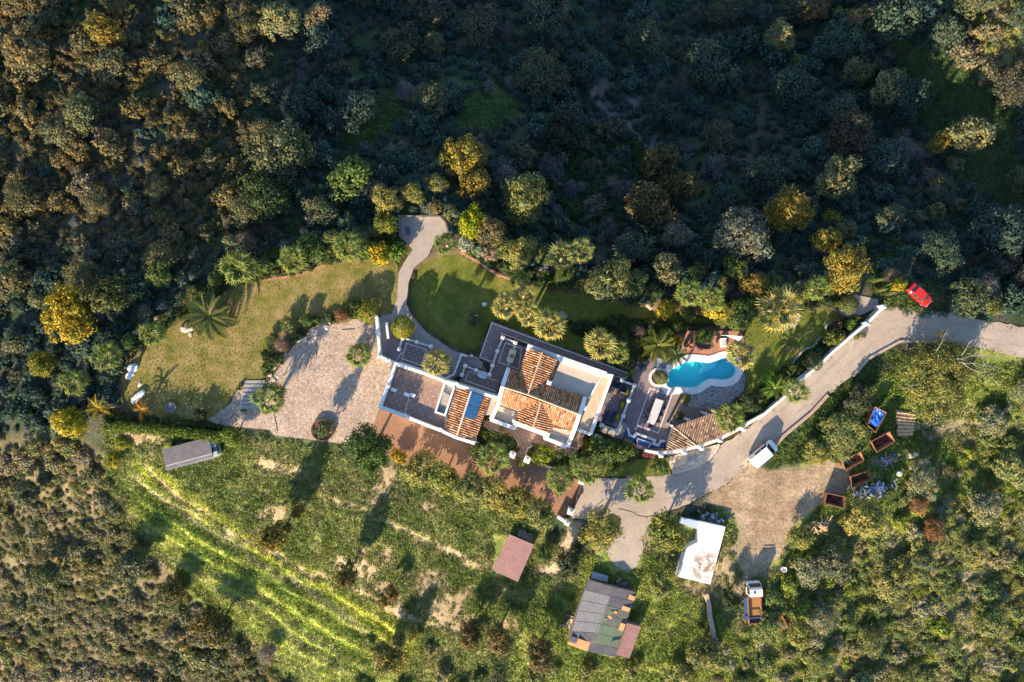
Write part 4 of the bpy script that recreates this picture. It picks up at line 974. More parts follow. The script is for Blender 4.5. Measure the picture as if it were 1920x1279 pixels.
proto('twig', 3, R=1.8, zc=1.4, zr=1.2, ncl=50, per=30, clr=.6, leaf=.32, asp=.07, trunk=(.8, .08))
proto('clip', 2, R=1.35, zc=1.0, zr=1.0, ncl=10, per=10, clr=.2, leaf=.08, trunk=(.7, .09))
# clipped round bushes: leaves set close on a smooth globe
for i in range(2):
    u = sph(3800); u = u[u[:, 2] > -.6]; az = np.arctan2(u[:, 1], u[:, 0])
    r = 1.35*(1+.03*np.sin(4*az+i)+.02*np.sin(9*az)); pos = u*(r*rng.uniform(.9, 1.02, len(u)))[:, None]*np.array([1, 1, .82])+np.array([0, 0, .95])
    PROT['clip'][i] = (leaf_mesh('crown', pos, u+rng.normal(size=u.shape)*.35, .075*rng.uniform(.7, 1.3, len(u)), .65, rng.normal(.45, .2, len(u))), PROT['clip'][i][1], 1.35, .95, 2.05)
proto('scrub', 5, R=1.5, zc=.75, zr=.95, ncl=46, per=36, clr=.42, leaf=.125, lumps=.35)
proto('scrubtwig', 2, R=1.4, zc=.7, zr=.9, ncl=40, per=26, clr=.5, leaf=.25, asp=.1)
# needles / spikes rosettes
def rosette(R, n, w, droop, up, name='rosette'):
    a = rng.uniform(0, 6.28, n); el = rng.uniform(up[0], up[1], n); L = R*rng.uniform(.7, 1.1, n)
    d = np.stack([np.cos(a)*np.cos(el), np.sin(a)*np.cos(el), np.sin(el)], 1)
    mb = MB()
    for i in range(n):
        dd = Vector(d[i]); s = dd.cross(Vector((0, 0, 1))).normalized()*w; lc = float(np.clip(rng.normal(.5, .2), 0, 1))
        p1 = dd*L[i]*.5+Vector((0, 0, .25)); p2 = dd*L[i]+Vector((0, 0, .25-droop*L[i]))
        k = len(mb.v); mb.v += [tuple(-s*.5+Vector((0, 0, .2))), tuple(s*.5+Vector((0, 0, .2))), tuple(p1+s), tuple(p1-s), tuple(p2)]
        mb.face([k, k+1, k+2, k+3], lc); mb.face([k+3, k+2, k+4], lc)
    me = bpy.data.meshes.new(name); me.from_pydata(mb.v, [], mb.f); me.update()
    at = me.attributes.new('lc', 'FLOAT', 'FACE'); at.data.foreach_set('value', mb.lc); me.materials.append(LEAF); return me
ROS = [rosette(1.0, 70, .05, .25, (-.1, 1.4)) for _ in range(2)]
# fan frond: a petiole and a pleated fan of pointed segments, lying along +x
def fan_frond(pet, R, nseg, seed):
    q = random.Random(seed); mb = MB()
    mb.tube([(0,0,0), (pet*.5,0,.06), (pet,0,.02)], [.04,.03,.02], 4, 1)
    for i in range(nseg):
        a = math.radians(-118+236*(i+.5)/nseg); w = math.radians(236/nseg)*.47
        L = R*(.72+.28*math.cos(a*.8))*q.uniform(.85, 1.12); lc = q.gauss(.30, .12)
        def pt(rad, ang, z): return (pet+rad*math.cos(ang), rad*math.sin(ang), z)
        k = len(mb.v); dr = -.22*R-q.uniform(0, .35)*R
        mb.v += [pt(.03, a, .02), pt(L*.55, a-w, -.02), pt(L*.57, a, .06), pt(L*.55, a+w, -.02), pt(L, a+q.uniform(-.06,.06), dr)]
        mb.face([k, k+1, k+2], lc); mb.face([k, k+2, k+3], min(1, lc+.08)); mb.face([k+1, k+4, k+2], min(1, lc+.34)); mb.face([k+2, k+4, k+3], min(1, lc+.42))
    me = bpy.data.meshes.new('frond'); me.from_pydata(mb.v, [], mb.f); me.update()
    at = me.attributes.new('lc', 'FLOAT', 'FACE'); at.data.foreach_set('value', [min(1, max(0, v)) for v in mb.lc]); me.materials.append(LEAF); return me
FANS = [fan_frond(1.02, .84, 11, s) for s in range(4)]
def pinnate(L, seed):
    q = random.Random(seed); mb = MB(); n = 26
    cv = lambda u: Vector((L*u, 0, L*(.28*u-.55*u*u)))
    mb.tube([cv(u/6) for u in range(7)], [.016-.012*u/6 for u in range(7)], 4, .9)
    for i in range(n):
        u = .1+.9*i/n; p = cv(u); l = .20*math.sin(math.pi*min(1, u*.8+.15))+.04
        for s in (-1, 1):
            d = Vector((.55, s*.8, .18)).normalized()*l*q.uniform(.85, 1.1); w = Vector((.014, 0, 0)); k = len(mb.v); lc = min(1, max(0, q.gauss(.5, .18)))
            mb.v += [tuple(p-w), tuple(p+w), tuple(p+d*.6+w), tuple(p+d+Vector((0, 0, -.03))), tuple(p+d*.6-w)]
            mb.face([k, k+1, k+2, k+3, k+4] if s > 0 else [k+4, k+3, k+2, k+1, k], lc)
    me = bpy.data.meshes.new('frond'); me.from_pydata(mb.v, [], mb.f); me.update()
    at = me.attributes.new('lc', 'FLOAT', 'FACE'); at.data.foreach_set('value', mb.lc); me.materials.append(LEAF); return me
PINS = [pinnate(1.0, s) for s in range(3)]
def palm_trunk(h, r):
    mb = MB(); n = max(3, int(h/.5)); q = random.Random(int(h*37))
    pts, rad = [], []
    for i in range(n+1):
        u = i/n; pts.append((.12*math.sin(u*2.2), .1*u*u, -.4+(h+.4)*u)); rad.append(r*(1.25-.4*u)*(1.08 if i % 2 else .96))
    pts.append((pts[-1][0], pts[-1][1], h+.25)); rad.append(r*.5)
    mb.tube(pts, rad, 9)
    me = bpy.data.meshes.new('trunk'); me.from_pydata(mb.v, [], mb.f); me.update(); me.materials.append(PBARK); return me
PBARK = mottled('palm_bark', (.23,.16,.11), (.36,.27,.19), 4, .9, 14)
def link(name, me, parent=None, color=None):
    o = bpy.data.objects.new(name, me); COL.objects.link(o); o.parent = parent
    if color: o.color = (*color, 1)
    return o
def jit(c, a=.12):
    f = 1+rnd.uniform(-a, a); return tuple(max(.004, v*f*(1+rnd.uniform(-a, a)*.5)) for v in c)
NFAN = {'fan': 30}
def palm(px, py, rpx, h, col, label, kind='fan', n=None, group='fan palms of the garden', lo=-.75):
    """crown centre at pixel px,py; rpx crown radius in pixels; h height of the crown"""
    g = P(px, py, h); R = rpx*(H-g.z)/FPX
    t = thing('fan_palm' if kind == 'fan' else 'feather_palm', (g.x, g.y, g.z-h), label, 'palm', group)
    link('trunk', palm_trunk(h, .19 if kind == 'fan' else .24), t)
    n = n or (20 if kind == 'fan' else 34); q = random.Random(int(px*7+py))
    for i in range(n):
        u = (i+.5)/n; el = .85-u**.8*(.85-lo)+q.uniform(-.12, .12); az = i*2.39996+q.uniform(-.2, .2)
        f = link('frond', q.choice(FANS if kind == 'fan' else PINS), t, tuple(v*(1-.35*max(0, u-.7)/.3*(k == 1)) for k, v in enumerate(jit(col, .15))))
        s = R/1.66 if kind == 'fan' else R*1.1
        s *= q.uniform(.85, 1.1)
        f.location = (0, 0, h); f.scale = (s, s, s)
        f.rotation_mode = 'XYZ'; f.rotation_euler = (q.uniform(-.3, .3), -el, az)
    if kind == 'fan':              # the young leaves in the heart
        for i in range(5):
            f = link('frond', q.choice(FANS), t, jit(col, .15)); s = R/1.85*q.uniform(.5, .68); f.location = (0, 0, h+.1); f.scale = (s, s, s); f.rotation_euler = (q.uniform(-.3, .3), -q.uniform(.35, .8), i*.9+q.uniform(-.2, .2))
    return t
def tree(kind, px, py, rpx, col, label, group=None, hs=1.0, cat='tree', name=None, sy=None, rz=None):
    q = random.Random(int(px*13+py*3)); c, tr, R, zc, top = q.choice(PROT[kind])
    s0 = rpx*.0745/R; hz = s0*hs
    for _ in range(3):
        g = P(px, py, zc*hz); s0 = rpx*(H-g.z)/FPX/R; hz = s0*hs
    t = thing(name or {'big':'broadleaf_tree','mid':'broadleaf_tree','small':'garden_shrub','feather':'feathery_tree','olive':'olive_tree','huge':'olive_tree','twig':'bare_shrub','clip':'clipped_bush'}[kind], (g.x, g.y, g.z-zc*hz), label, cat, group)
    t.scale = (s0, s0*(sy or q.uniform(.88, 1.1)), hz); t.rotation_euler = (0, 0, q.uniform(0, 6.28) if rz is None else rz)
    if tr: link('trunk', tr, t)
    link('crown', c, t, jit(col, .06)); return t

SAGE = (.125,.130,.068); SAGEL = (.175,.165,.085); DKG = (.040,.062,.022); MIDG = (.095,.130,.036); LIME = (.21,.23,.025); GOLD = (.25,.185,.036); OCHRE = (.20,.14,.032)
TAN = (.17,.125,.060); BRN = (.115,.085,.038); LILAC = (.17,.155,.165); GREY = (.13,.125,.10); PINK = (.25,.16,.13); OLV = (.18,.18,.062); OLVY = (.25,.22,.065); BLUEG = (.07,.10,.075); PALMC = (.135,.165,.042); PALMY = (.27,.235,.08); RUSTL = (.25,.12,.055)

# ------------------------------------------------------------------ palms of the garden
for a in (
 (672,665,25,1.7,PALMC,'short green fan palm standing alone on the cobbled drive'),
 (506,746,33,3.6,PALMC,'fan palm at the stone block steps of the drive'),
 (818,680,27,5.5,PALMY,'fan palm rising beside the square purple terrace'),
 (948,573,27,8.0,PALMY,'leftmost fan palm of the tall clump on the shaded lawn'),
 (982,551,23,7.5,PALMY,'rear fan palm of the tall clump on the shaded lawn'),
 (993,590,26,8.5,PALMY,'middle fan palm of the tall clump on the shaded lawn'),
 (1030,611,31,8.5,PALMY,'front fan palm of the tall clump, overhanging the purple walkway'),
 (976,527,21,6.0,PALMC,'greener fan palm behind the tall clump at the lawn edge'),
 (1124,645,31,7.0,PALMY,'large fan palm at the north-east corner of the villa'),
 (1156,662,25,6.0,PALMC,'second fan palm right of the villa corner, over dark shrubs'),
 (1392,664,29,5.5,PALMY,'fan palm at the right end of the pool'),
 (1369,781,29,11.0,PALMC,'tall fan palm with bare trunk leaning over the aged tile roof'),
 (1201,918,29,9.5,PALMC,'tall fan palm over the concrete road below the curved wall'),
 (1100,882,29,6.5,PALMC,'fan palm at the upper gate pillar beside the small lawn'),
 (1050,898,28,6.0,PALMC,'fan palm at the lower edge of the terracotta courtyard'),
 (926,858,34,5.5,PALMC,'broad fan palm in the left front bed of the villa'),
 (1459,580,42,4.5,PALMY,'big fan palm on a round pebble bed at the shaded lawn'),
 (1293,548,27,5.0,PALMC,'fan palm behind the golden shrubs north of the pool'),
 (1335,560,26,5.0,PALMC,'fan palm among golden leaves above the brick terrace'),
 (1491,732,26,3.5,PALMC,'fan palm hanging over the white road wall'),
 (447,502,36,3.5,PALMC,'large fan palm at the upper left rim of the dry lawn'),
 (549,486,28,3.0,PALMC,'fan palm behind the reddish edging of the dry lawn'),
 (650,462,30,3.5,PALMC,'fan palm left of the golden shrub at the lawn rim'),
 (199,667,29,4.5,PALMC,'fan palm outside the dark curved lawn edging'),
 (285,626,25,3.0,PALMC,'fan palm beside the ochre rock border'),
 (137,716,27,4.5,PALMC,'fan palm above the yellow bush at the far left garden corner'),
 (1055,480,30,6.0,OLV,'dull fan palm in the dark trees above the shaded lawn'),
 (1090,470,26,6.5,OLV,'right-hand dull fan palm in the dark trees above the shaded lawn'),
 (1532,541,24,3.0,PALMC,'spiky fan palm at the shaded lawn beside the golden trees'),
 (835,456,22,2.5,MIDG,'green fan palm at the small stone terrace up the path'),
): palm(*a)
palm(393,592,43,2.6,(.14,.15,.055),'feather palm with long arching fronds on the dry lawn','pin', group='feather palms')
palm(1234,648,30,4.0,(.16,.16,.03),'yellow-green feather palm overhanging the pool terrace','pin',26, group='feather palms')
palm(1266,664,24,3.5,(.10,.13,.05),'feather palm hanging over the left end of the pool','pin',22, group='feather palms')
palm(185,765,23,4.0,(.36,.24,.02),'palm with bright yellow fronds at the far left corner','pin',10, group='feather palms', lo=-.1)
palm(266,768,20,1.6,(.42,.21,.03),'dried palm with four orange fronds beside the white stones','pin',7, group='feather palms', lo=-.1)
palm(1452,728,24,2.6,(.13,.19,.03),'light green feather palm against the road wall','pin',18, group='feather palms')

HS = {(772,1186): 2.1, (735,1112): 1.8, (905,1168): 1.8, (560,960): 1.7, (516,1003): 2.6, (650,1076): 2.6, (733,1240): 1.3, (880,1190): 1.5, (935,1200): 1.5, (691,842): 1.35, (605,806): 1.7, (1012,1228): 1.4, (785,880): .7, (832,896): .7, (880,914): .7, (928,924): .7, (972,942): .7, (1012,964): .7, (1584,812): .5, (1760,705): .8, (1530,850): .6, (1610,750): .6, (1622,975): .7, (1563,1058): .7, (1252,1000): .8, (1500,1010): .7}
# ------------------------------------------------------------------ single trees and garden shrubs
for a in (
 # north slope
 ('mid',50,92,46,TAN,'broad olive-brown tree at the upper left corner'), ('mid',197,57,35,OCHRE,'ochre tree right of the corner tree, upper left'),
 ('mid',523,37,42,SAGEL,'pale sage round tree at the top edge, left of centre'), ('mid',597,28,28,(.20,.165,.11),'small beige round tree at the top edge beside the pale sage tree'),
 ('mid',153,212,37,SAGE,'round sage tree standing alone in the brown scrub'), ('big',523,285,66,(.11,.118,.062),'largest sage tree, left of the valley above the lawn'),
 ('mid',497,362,48,DKG,'dark green tree just below the largest sage tree'), ('mid',657,335,46,(.10,.135,.04),'lit green tree above the small stone terrace'),
 ('mid',603,396,32,SAGE,'grey-olive tree left of the small stone terrace'), ('feather',723,376,33,OLVY,'feathery yellowish tree directly above the small stone terrace'),
 ('big',868,296,46,GOLD,'golden tree standing out in the dark valley'), ('mid',890,345,32,OCHRE,'olive-gold tree below the golden valley tree'),
 ('twig',947,330,30,LILAC,'bare grey shrub right of the golden valley tree'), ('big',985,372,52,OLV,'broad olive tree below the bare grey shrub'),
 ('feather',773,362,24,OLVY,'small feathery tree right of the yellowish feathery tree'), ('mid',820,345,23,OLV,'small olive tree left of the golden valley tree'),
 ('small',847,402,21,SAGEL,'pale round shrub at the upper right corner of the stone terrace'), ('small',815,387,18,TAN,'tan shrub touching the top of the stone terrace'),
 ('mid',1237,303,40,BRN,'brown-olive tree, upper of three in the middle of the slope'), ('mid',1218,384,50,BRN,'brown-olive tree, lowest of three in the middle of the slope'), ('mid',1277,352,42,(.09,.075,.035),'darkest brown-olive tree, right one of three in the middle of the slope'),
 ('mid',753,73,34,(.055,.062,.035),'dark domed tree in the shaded valley near the top edge'), ('mid',817,80,22,SAGE,'small grey-green tree beside the dark dome near the top edge'),
 ('mid',1040,148,33,(.07,.085,.055),'grey-green dome above the lilac brush'), ('big',1055,252,46,(.025,.035,.018),'nearly black tree in the middle of the valley'),
 ('twig',763,172,27,LILAC,'lilac-grey shrub left of the grassy hollow'), ('twig',917,163,15,LILAC,'small lilac shrub, left one of a pair in the grassy hollow'), ('twig',957,157,17,LILAC,'small lilac shrub, right one of a pair in the grassy hollow'),
 ('mid',1463,70,33,SAGEL,'lit pale green tree high on the right slope'), ('small',1493,117,21,MIDG,'small green round tree below the lit pale green tree'),
 ('mid',1530,20,27,TAN,'tan tree at the top edge, left of a lime bush'), ('small',1575,28,18,(.16,.19,.05),'lime round bush at the top edge between two tan trees'), ('mid',1613,42,35,TAN,'larger tan tree at the top edge, right of the lime bush'),
 ('mid',1610,132,33,SAGE,'sage tree at the left end of the lit row on the right slope'), ('mid',1663,166,38,SAGEL,'middle tree of the lit row on the right slope'), ('small',1712,177,22,SAGEL,'small tree at the right end of the lit row on the right slope'),
 ('small',1757,27,13,TAN,'tiny tan bush at the top edge near the sunlit corner'), ('big',1597,254,52,(.075,.062,.04),'dark brownish tree in the middle of the right slope'),
 ('mid',1820,252,42,SAGEL,'pale lit tree right of the ochre tree on the right slope'), ('mid',1763,267,26,OCHRE,'ochre tree left of the pale lit tree on the right slope'),
 ('mid',1570,333,47,SAGEL,'large pale lit tree above the golden trees'), ('small',1763,347,27,TAN,'tan bush below the ochre tree on the right slope'), ('small',1790,307,19,SAGEL,'small pale bush below the pale lit tree'),
 ('small',1797,384,19,SAGE,'sage bush, right one of three in a row above the red car'), ('small',1757,400,23,SAGE,'sage bush, middle one of three in a row above the red car'), ('small',1723,407,17,SAGEL,'pale bush, left one of three in a row above the red car'),
 ('big',1480,395,47,(.27,.18,.035),'golden tree above the grey-blue olive'), ('small',1559,407,19,(.26,.21,.03),'yellow round bush above the orange-gold tree'),
 ('big',1394,440,64,(.105,.115,.095),'huge grey-blue olive with pale tips behind the pool garden'), ('twig',1383,415,30,GREY,'bare grey bush at the top of the grey-blue olive'),
 ('mid',1550,450,30,GOLD,'orange-gold tree left of the large golden tree'), ('big',1587,503,50,GOLD,'large golden tree near the end of the garden'), ('mid',1584,432,24,SAGE,'grey-green tree above the large golden tree'),
 ('mid',1186,462,38,BLUEG,'blue-green tree above the pale feathery tree'), ('mid',1267,440,33,GREY,'grey tree between blue-green and grey-blue trees'),
 ('feather',1144,526,46,(.16,.155,.065),'pale feathery tree overhanging the shaded lawn'), ('mid',1251,505,34,SAGEL,'pale olive tree behind the shaded lawn'), ('small',1311,507,22,TAN,'tan bush behind the fan palm north of the pool'),
 ('mid',1376,500,28,MIDG,'green tree below the grey-blue olive'), ('mid',1418,537,32,OCHRE,'olive-gold tree left of the big fan palm'),
 ('small',1251,578,23,(.42,.29,.022),'golden shrub on the shaded lawn above the pool garden'), ('small',1336,578,28,(.42,.30,.03),'wide golden shrub above the brick terrace'), ('mid',1392,590,32,MIDG,'green round shrub left of the big fan palm'),
 ('twig',1697,282,32,LILAC,'lilac brush left of the ochre tree on the right slope'),
 ('twig',1199,622,17,PINK,'pinkish bare shrub beside the villa palms'),
 # left edge
 ('big',128,592,62,(.32,.225,.022),'large golden-yellow tree left of the garden'), ('mid',200,555,46,(.085,.085,.028),'dark olive tree right of the large golden-yellow tree'), ('small',71,561,22,SAGE,'grey sage bush left of the large golden-yellow tree'),
 ('small',30,642,24,SAGE,'sage bush at the left edge below the golden-yellow tree'), ('mid',300,512,28,MIDG,'green bush lit at the top beside the left lawn rim'), ('mid',78,682,30,(.20,.19,.025),'yellow-green tree below the golden-yellow tree'),
 ('mid',130,792,36,(.33,.26,.02),'bright yellow bush at the lower left garden corner'), ('small',343,559,16,SAGE,'grey-green bush behind the ochre rocks'), ('small',272,589,19,GREY,'grey spiky bush left of the ochre rocks'),
 # garden rim
 ('twig',459,452,27,PINK,'pink-brown bare shrub at the upper left lawn rim'), ('small',498,497,18,MIDG,'green shrub right of the large lawn palm'), ('small',600,473,24,MIDG,'green shrub between two lawn palms'), ('small',570,470,16,DKG,'dark shrub behind the lawn palms'), ('small',690,470,22,(.13,.17,.03),'light green shrub beside the golden shrub at the lawn rim'),
 ('small',713,477,27,(.40,.28,.02),'golden shrub at the lower end of the stone terrace path'), ('small',745,470,24,(.12,.17,.02),'lime shrub right of the golden shrub at the path'), ('mid',723,418,26,(.16,.17,.03),'yellow-green tree at the left side of the stone terrace'), ('small',704,434,16,SAGEL,'pale shrub left of the stone terrace'),
 ('mid',884,418,31,(.30,.29,.01),'vivid yellow-lime tree right of the stone terrace'), ('mid',918,432,32,TAN,'tan-olive tree right of the vivid lime tree'), ('small',874,457,20,(.30,.30,.25),'white flowered bush beside the green lawn'), ('small',898,470,17,(.22,.23,.16),'pale flowered bush next to the white flowered one'),
 ('small',922,474,20,PINK,'pinkish round shrub at the lawn edging'), ('feather',976,472,35,OLVY,'gold-olive feathery tree above the tall palm clump'), ('small',1095,538,20,(.24,.19,.05),'round red and yellow shrub at the shaded lawn edge'),
 ('clip',755,614,22,(.25,.235,.012),'round clipped yellow bush beside the garden path'), ('clip',691,584,22,(.22,.20,.025),'round clipped yellow-green bush at the corner of the drive'), ('clip',1239,708,13,(.135,.145,.035),'round clipped bush in the white ring at the pool'),
 ('clip',1591,571,19,(.125,.14,.05),'large round clipped bush on the grey path near the gate'), ('clip',1525,678,18,(.13,.14,.06),'oval clipped bush behind the road wall'), ('clip',1286,747,9.5,(.22,.20,.015),'small round clipped yellow bush on the pebble paving'), ('clip',1274,779,8,(.08,.11,.03),'small round green bush beside the grill house'),
 ('clip',1619,629,5.5,(.13,.14,.04),'upper tiny round bush outside the road wall'), ('clip',1606,631,6,(.13,.14,.04),'lower tiny round bush outside the road wall'),
 ('small',890,599,17,(.14,.145,.075),'spiky pale shrub in a dark bed on the green lawn'),
 ('small',670,578,20,DKG,'dark shrub behind the clipped bush at the drive corner'), ('small',575,600,15,MIDG,'green shrub on the north rim of the drive'), ('small',540,612,17,OLV,'olive shrub on the north rim of the drive near the lawn'), ('twig',527,645,19,PINK,'brown bare shrub left of the drive'), ('small',508,636,13,MIDG,'small green shrub left of the brown bare shrub'), ('small',498,668,12,DKG,'small dark shrub at the lower left rim of the drive'), ('twig',640,592,20,RUSTL,'rusty grass tuft on the north rim of the drive'),
 ('small',376,777,16,DKG,'dark round shrub at the tip of the drive'), ('small',605,806,22,(.13,.135,.06),'rounded shrub in the rusty ring planter on the drive'), ('big',691,842,50,(.055,.095,.022),'large dark green round tree at the courtyard corner'), ('small',746,855,17,(.36,.22,.015),'orange-yellow bush right of the large dark green tree'), ('mid',434,820,22,(.13,.165,.02),'lime bush at the right end of the hedge'),
 ('mid',580,452,22,MIDG,'green tree behind the lawn palms near the rim'), ('mid',620,446,20,(.14,.15,.05),'light olive tree left of the golden shrub belt'), ('mid',675,448,20,OLV,'olive tree above the fan palm of the lawn rim'), ('mid',405,520,18,MIDG,'green bush above the ochre rock border'), ('mid',360,548,16,(.13,.15,.05),'light bush at the upper end of the ochre rocks'), ('mid',240,640,17,MIDG,'green bush beside the lawn tip palm'), ('mid',950,470,26,OLV,'olive tree between the pinkish shrub and the feathery tree'), ('mid',1025,480,26,(.10,.12,.05),'dull green tree left of the dull palms'), ('mid',1060,515,20,MIDG,'green bush at the rim of the shaded lawn'), ('mid',1190,530,28,(.11,.13,.055),'green tree right of the pale feathery tree'), ('mid',1225,545,20,DKG,'dark bush right of the pale feathery tree'), ('mid',1300,520,20,MIDG,'green bush behind the pool garden palms'), ('mid',1350,535,22,OLVY,'yellowish tree behind the pool garden palms'), ('mid',1440,535,24,MIDG,'green tree above the big pebble bed palm'), ('mid',1500,550,20,OLV,'olive bush right of the big pebble bed palm'), ('mid',1290,590,16,(.13,.16,.04),'light green bush between two golden shrubs'), ('small',1170,640,17,MIDG,'green shrub between the villa palms and the pink shrub'),
 # front garden and road
 ('small',1016,856,23,(.16,.18,.02),'yellow-green shrub in the right front bed'), ('small',955,830,16,DKG,'dark shrub in the left front bed'), ('small',908,817,11,MIDG,'small shrub near the villa wall in the left front bed'), ('mid',1130,842,30,MIDG,'green tree below the grey stairs'), ('mid',1168,846,24,(.10,.135,.03),'lighter green tree next to the pink flowers'), ('small',1099,835,10,(.22,.19,.02),'small yellow conical bush between villa and green tree'),
 ('small',1236,874,20,MIDG,'green shrub on the small lawn by the pavement'), ('small',1212,849,12,(.30,.055,.06),'red bougainvillea on the curved wall, left part'), ('small',1228,853,11,(.30,.12,.13),'pink bougainvillea on the curved wall, right part'), ('small',1060,870,13,DKG,'dark shrub under the palms of the right front bed'),
 ('olive',1129,993,48,OLVY,'broad olive tree below the courtyard gate'), ('mid',1252,1000,46,(.15,.165,.035),'green tree beside the white tank roof'),
 ('mid',785,880,38,OLVY,'olive bush, first from the left along the courtyard rim'), ('mid',832,896,38,(.21,.20,.045),'olive bush, second from the left along the courtyard rim'), ('mid',880,914,36,OLV,'olive bush, third from the left along the courtyard rim'), ('mid',928,924,36,OLVY,'olive bush, fourth from the left along the courtyard rim'), ('mid',972,942,34,(.21,.19,.04),'olive bush, fifth from the left along the courtyard rim'), ('mid',1012,964,33,OLV,'olive bush, sixth from the left along the courtyard rim'),
 ('huge',1760,705,92,(.20,.18,.055),'huge spreading olive tree below the bend of the road'), ('mid',1819,558,42,(.075,.095,.05),'grey-green tree at the upper kerb of the road'), ('small',1862,575,22,OLV,'olive shrub at the upper kerb right of the grey-green tree'), ('small',1682,535,18,(.33,.25,.02),'yellow bush beside the slanting cypresses'), ('twig',1668,516,19,PINK,'pinkish bare shrub above the slanting cypresses'),
 ('small',1563,633,21,(.14,.16,.035),'yellow-green shrub inside the bend of the road wall'), ('small',1570,612,14,(.12,.06,.05),'dark reddish shrub near the wavy edging'), ('small',1593,608,13,(.11,.17,.02),'lime shrub beside the road wall'),
 ('olive',1584,812,56,OLV,'olive tree between the road and the rusty skips'), ('mid',1530,850,28,OLVY,'yellowish bush in front of the white van'), ('mid',1610,750,32,(.075,.085,.045),'grey-green bush below the road kerb'),
 ('mid',1622,975,46,OLVY,'olive tree below the rusty skips'), ('twig',1752,996,27,RUSTL,'large rust-brown bush on the right slope'), ('twig',1724,948,22,RUSTL,'smaller rust-brown bush above the large one'),
 ('mid',1563,1058,38,(.125,.125,.075),'grey sage tree right of the truck'), ('mid',1732,1052,24,SAGE,'sage bush below the large rust-brown bush'), ('mid',1500,1010,26,OLVY,'olive bush at the lower end of the dirt yard'), ('mid',1500,1190,30,OLVY,'olive bush below the rusty plate'),
 ('small',1183,700,10,LIME,'small lime shrub at the edge of the pool terrace'), ('mid',1085,862,20,MIDG,'green shrub between the two front palms'), ('mid',1150,880,18,(.13,.17,.04),'light green shrub above the small lawn'), ('small',980,868,13,(.17,.19,.03),'small yellow-green shrub by the right lantern pillar'), ('mid',890,845,14,MIDG,'green shrub at the left end of the front garden'), ('mid',1320,630,19,(.10,.15,.03),'leafy green shrub in the brick bed north of the pool'), ('mid',1408,755,22,DKG,'dark shrub with pink flowers right of the pool paving'), ('small',1385,760,14,DKG,'dark shrub beside the grill house palm'), ('small',1270,639,14,(.38,.26,.02),'small golden shrub on the brick terrace'), ('small',1175,675,18,DKG,'dark shrub below the villa palms'), ('small',1205,668,16,DKG,'dark shrub left of the pool terrace palm'),
 # field and bottom edge
 ('small',516,1003,31,(.17,.135,.035),'ochre tree leaning in the weedy field, left of two'), ('small',650,1076,27,(.14,.12,.045),'ochre-grey tree in the weedy field, right of two'), ('small',718,1130,14,OCHRE,'small ochre bush at the lower path of the field'),
 ('mid',772,1186,15,OLVY,'slim olive tree in the lower field casting a thin shadow'), ('mid',735,1112,15,OCHRE,'slim ochre tree beside the lower field path'), ('mid',905,1168,19,OLV,'slim olive tree left of the patched barn'), ('mid',560,960,14,OCHRE,'slim ochre tree above the left field tree'),
 ('mid',733,1240,32,OLVY,'olive tree at the bottom edge below the flower field'), ('mid',880,1190,28,TAN,'tan tree left of the bottom centre'), ('mid',935,1200,30,TAN,'tan tree left of the patched barn'), ('mid',1012,1228,32,TAN,'tan tree below the patched barn'), ('mid',1065,1060,30,(.075,.085,.045),'grey-green bush above the patched barn'), ('mid',1240,1100,26,OLV,'olive bush between barn and white tank'), ('mid',1320,1225,36,OLV,'olive tree at the bottom edge below the path'), ('mid',1020,1040,18,MIDG,'green bush right of the maroon shed'),
 ('mid',230,830,18,(.20,.20,.02),'yellow-green bush below the left end of the hedge'), ('mid',215,862,18,(.24,.21,.02),'yellow bush left of the grey shed'), ('mid',1370,1125,22,DKG,'dark bush beside the stone path left of the truck'),
 # south-west scrub landmarks
 ('mid',245,1062,40,(.105,.11,.065),'large grey-green bush at the foot of the flower field'), ('mid',85,1080,30,(.10,.115,.05),'green round bush in the brown scrub'), ('mid',50,925,28,(.11,.115,.07),'grey-green bush at the left edge of the brown scrub'), ('mid',325,1110,30,(.10,.095,.03),'dark olive bush at the rim of the flower field'), ('mid',400,1180,42,(.12,.10,.035),'broad ochre-olive bush at the bottom of the flower field'), ('twig',500,1222,24,(.20,.15,.15),'pinkish grey bush at the bottom edge'),
): tree(*a[:6], name=('broadleaf_tree' if (a[1], a[2]) in ((516,1003),(650,1076)) else None), group=('trees on the north slope' if a[2] < 430 else 'garden trees and shrubs'), cat=('bush' if a[0] in ('small','twig','clip') else 'tree'), hs=HS.get((a[1], a[2]), {'clip': .95}.get(a[0], 1.0)))
# slanting cypresses
for i, (px, py) in enumerate(((1625,528),(1640,536),(1632,546),(1650,552))):
    g = P(px, py); t = thing('cypress', g, ['slim cypress, top one of four by the gate path','slim cypress, right one of four by the gate path','slim cypress, left one of four by the gate path','slim cypress, lowest one of four by the gate path'][i], 'cypress', 'cypresses by the gate path')
    u = sph(1500); hgt_ = 4.2; zz = (u[:, 2]+1)/2; pos = np.stack([u[:, 0]*.5*(1.05-zz*.8), u[:, 1]*.5*(1.05-zz*.8), .3+zz*hgt_], 1)
    cm = leaf_mesh('crown', pos, u+rng.normal(size=u.shape)*.4, .10*rng.uniform(.7, 1.3, len(u)), .5, rng.normal(.5, .2, len(u)))
    link('crown', cm, t, (.10,.115,.035)); mb = MB(); mb.tube([(0,0,-.3),(0,0,3)], [.08,.03], 6); o = mb.build('trunk', BARK); o.parent = t
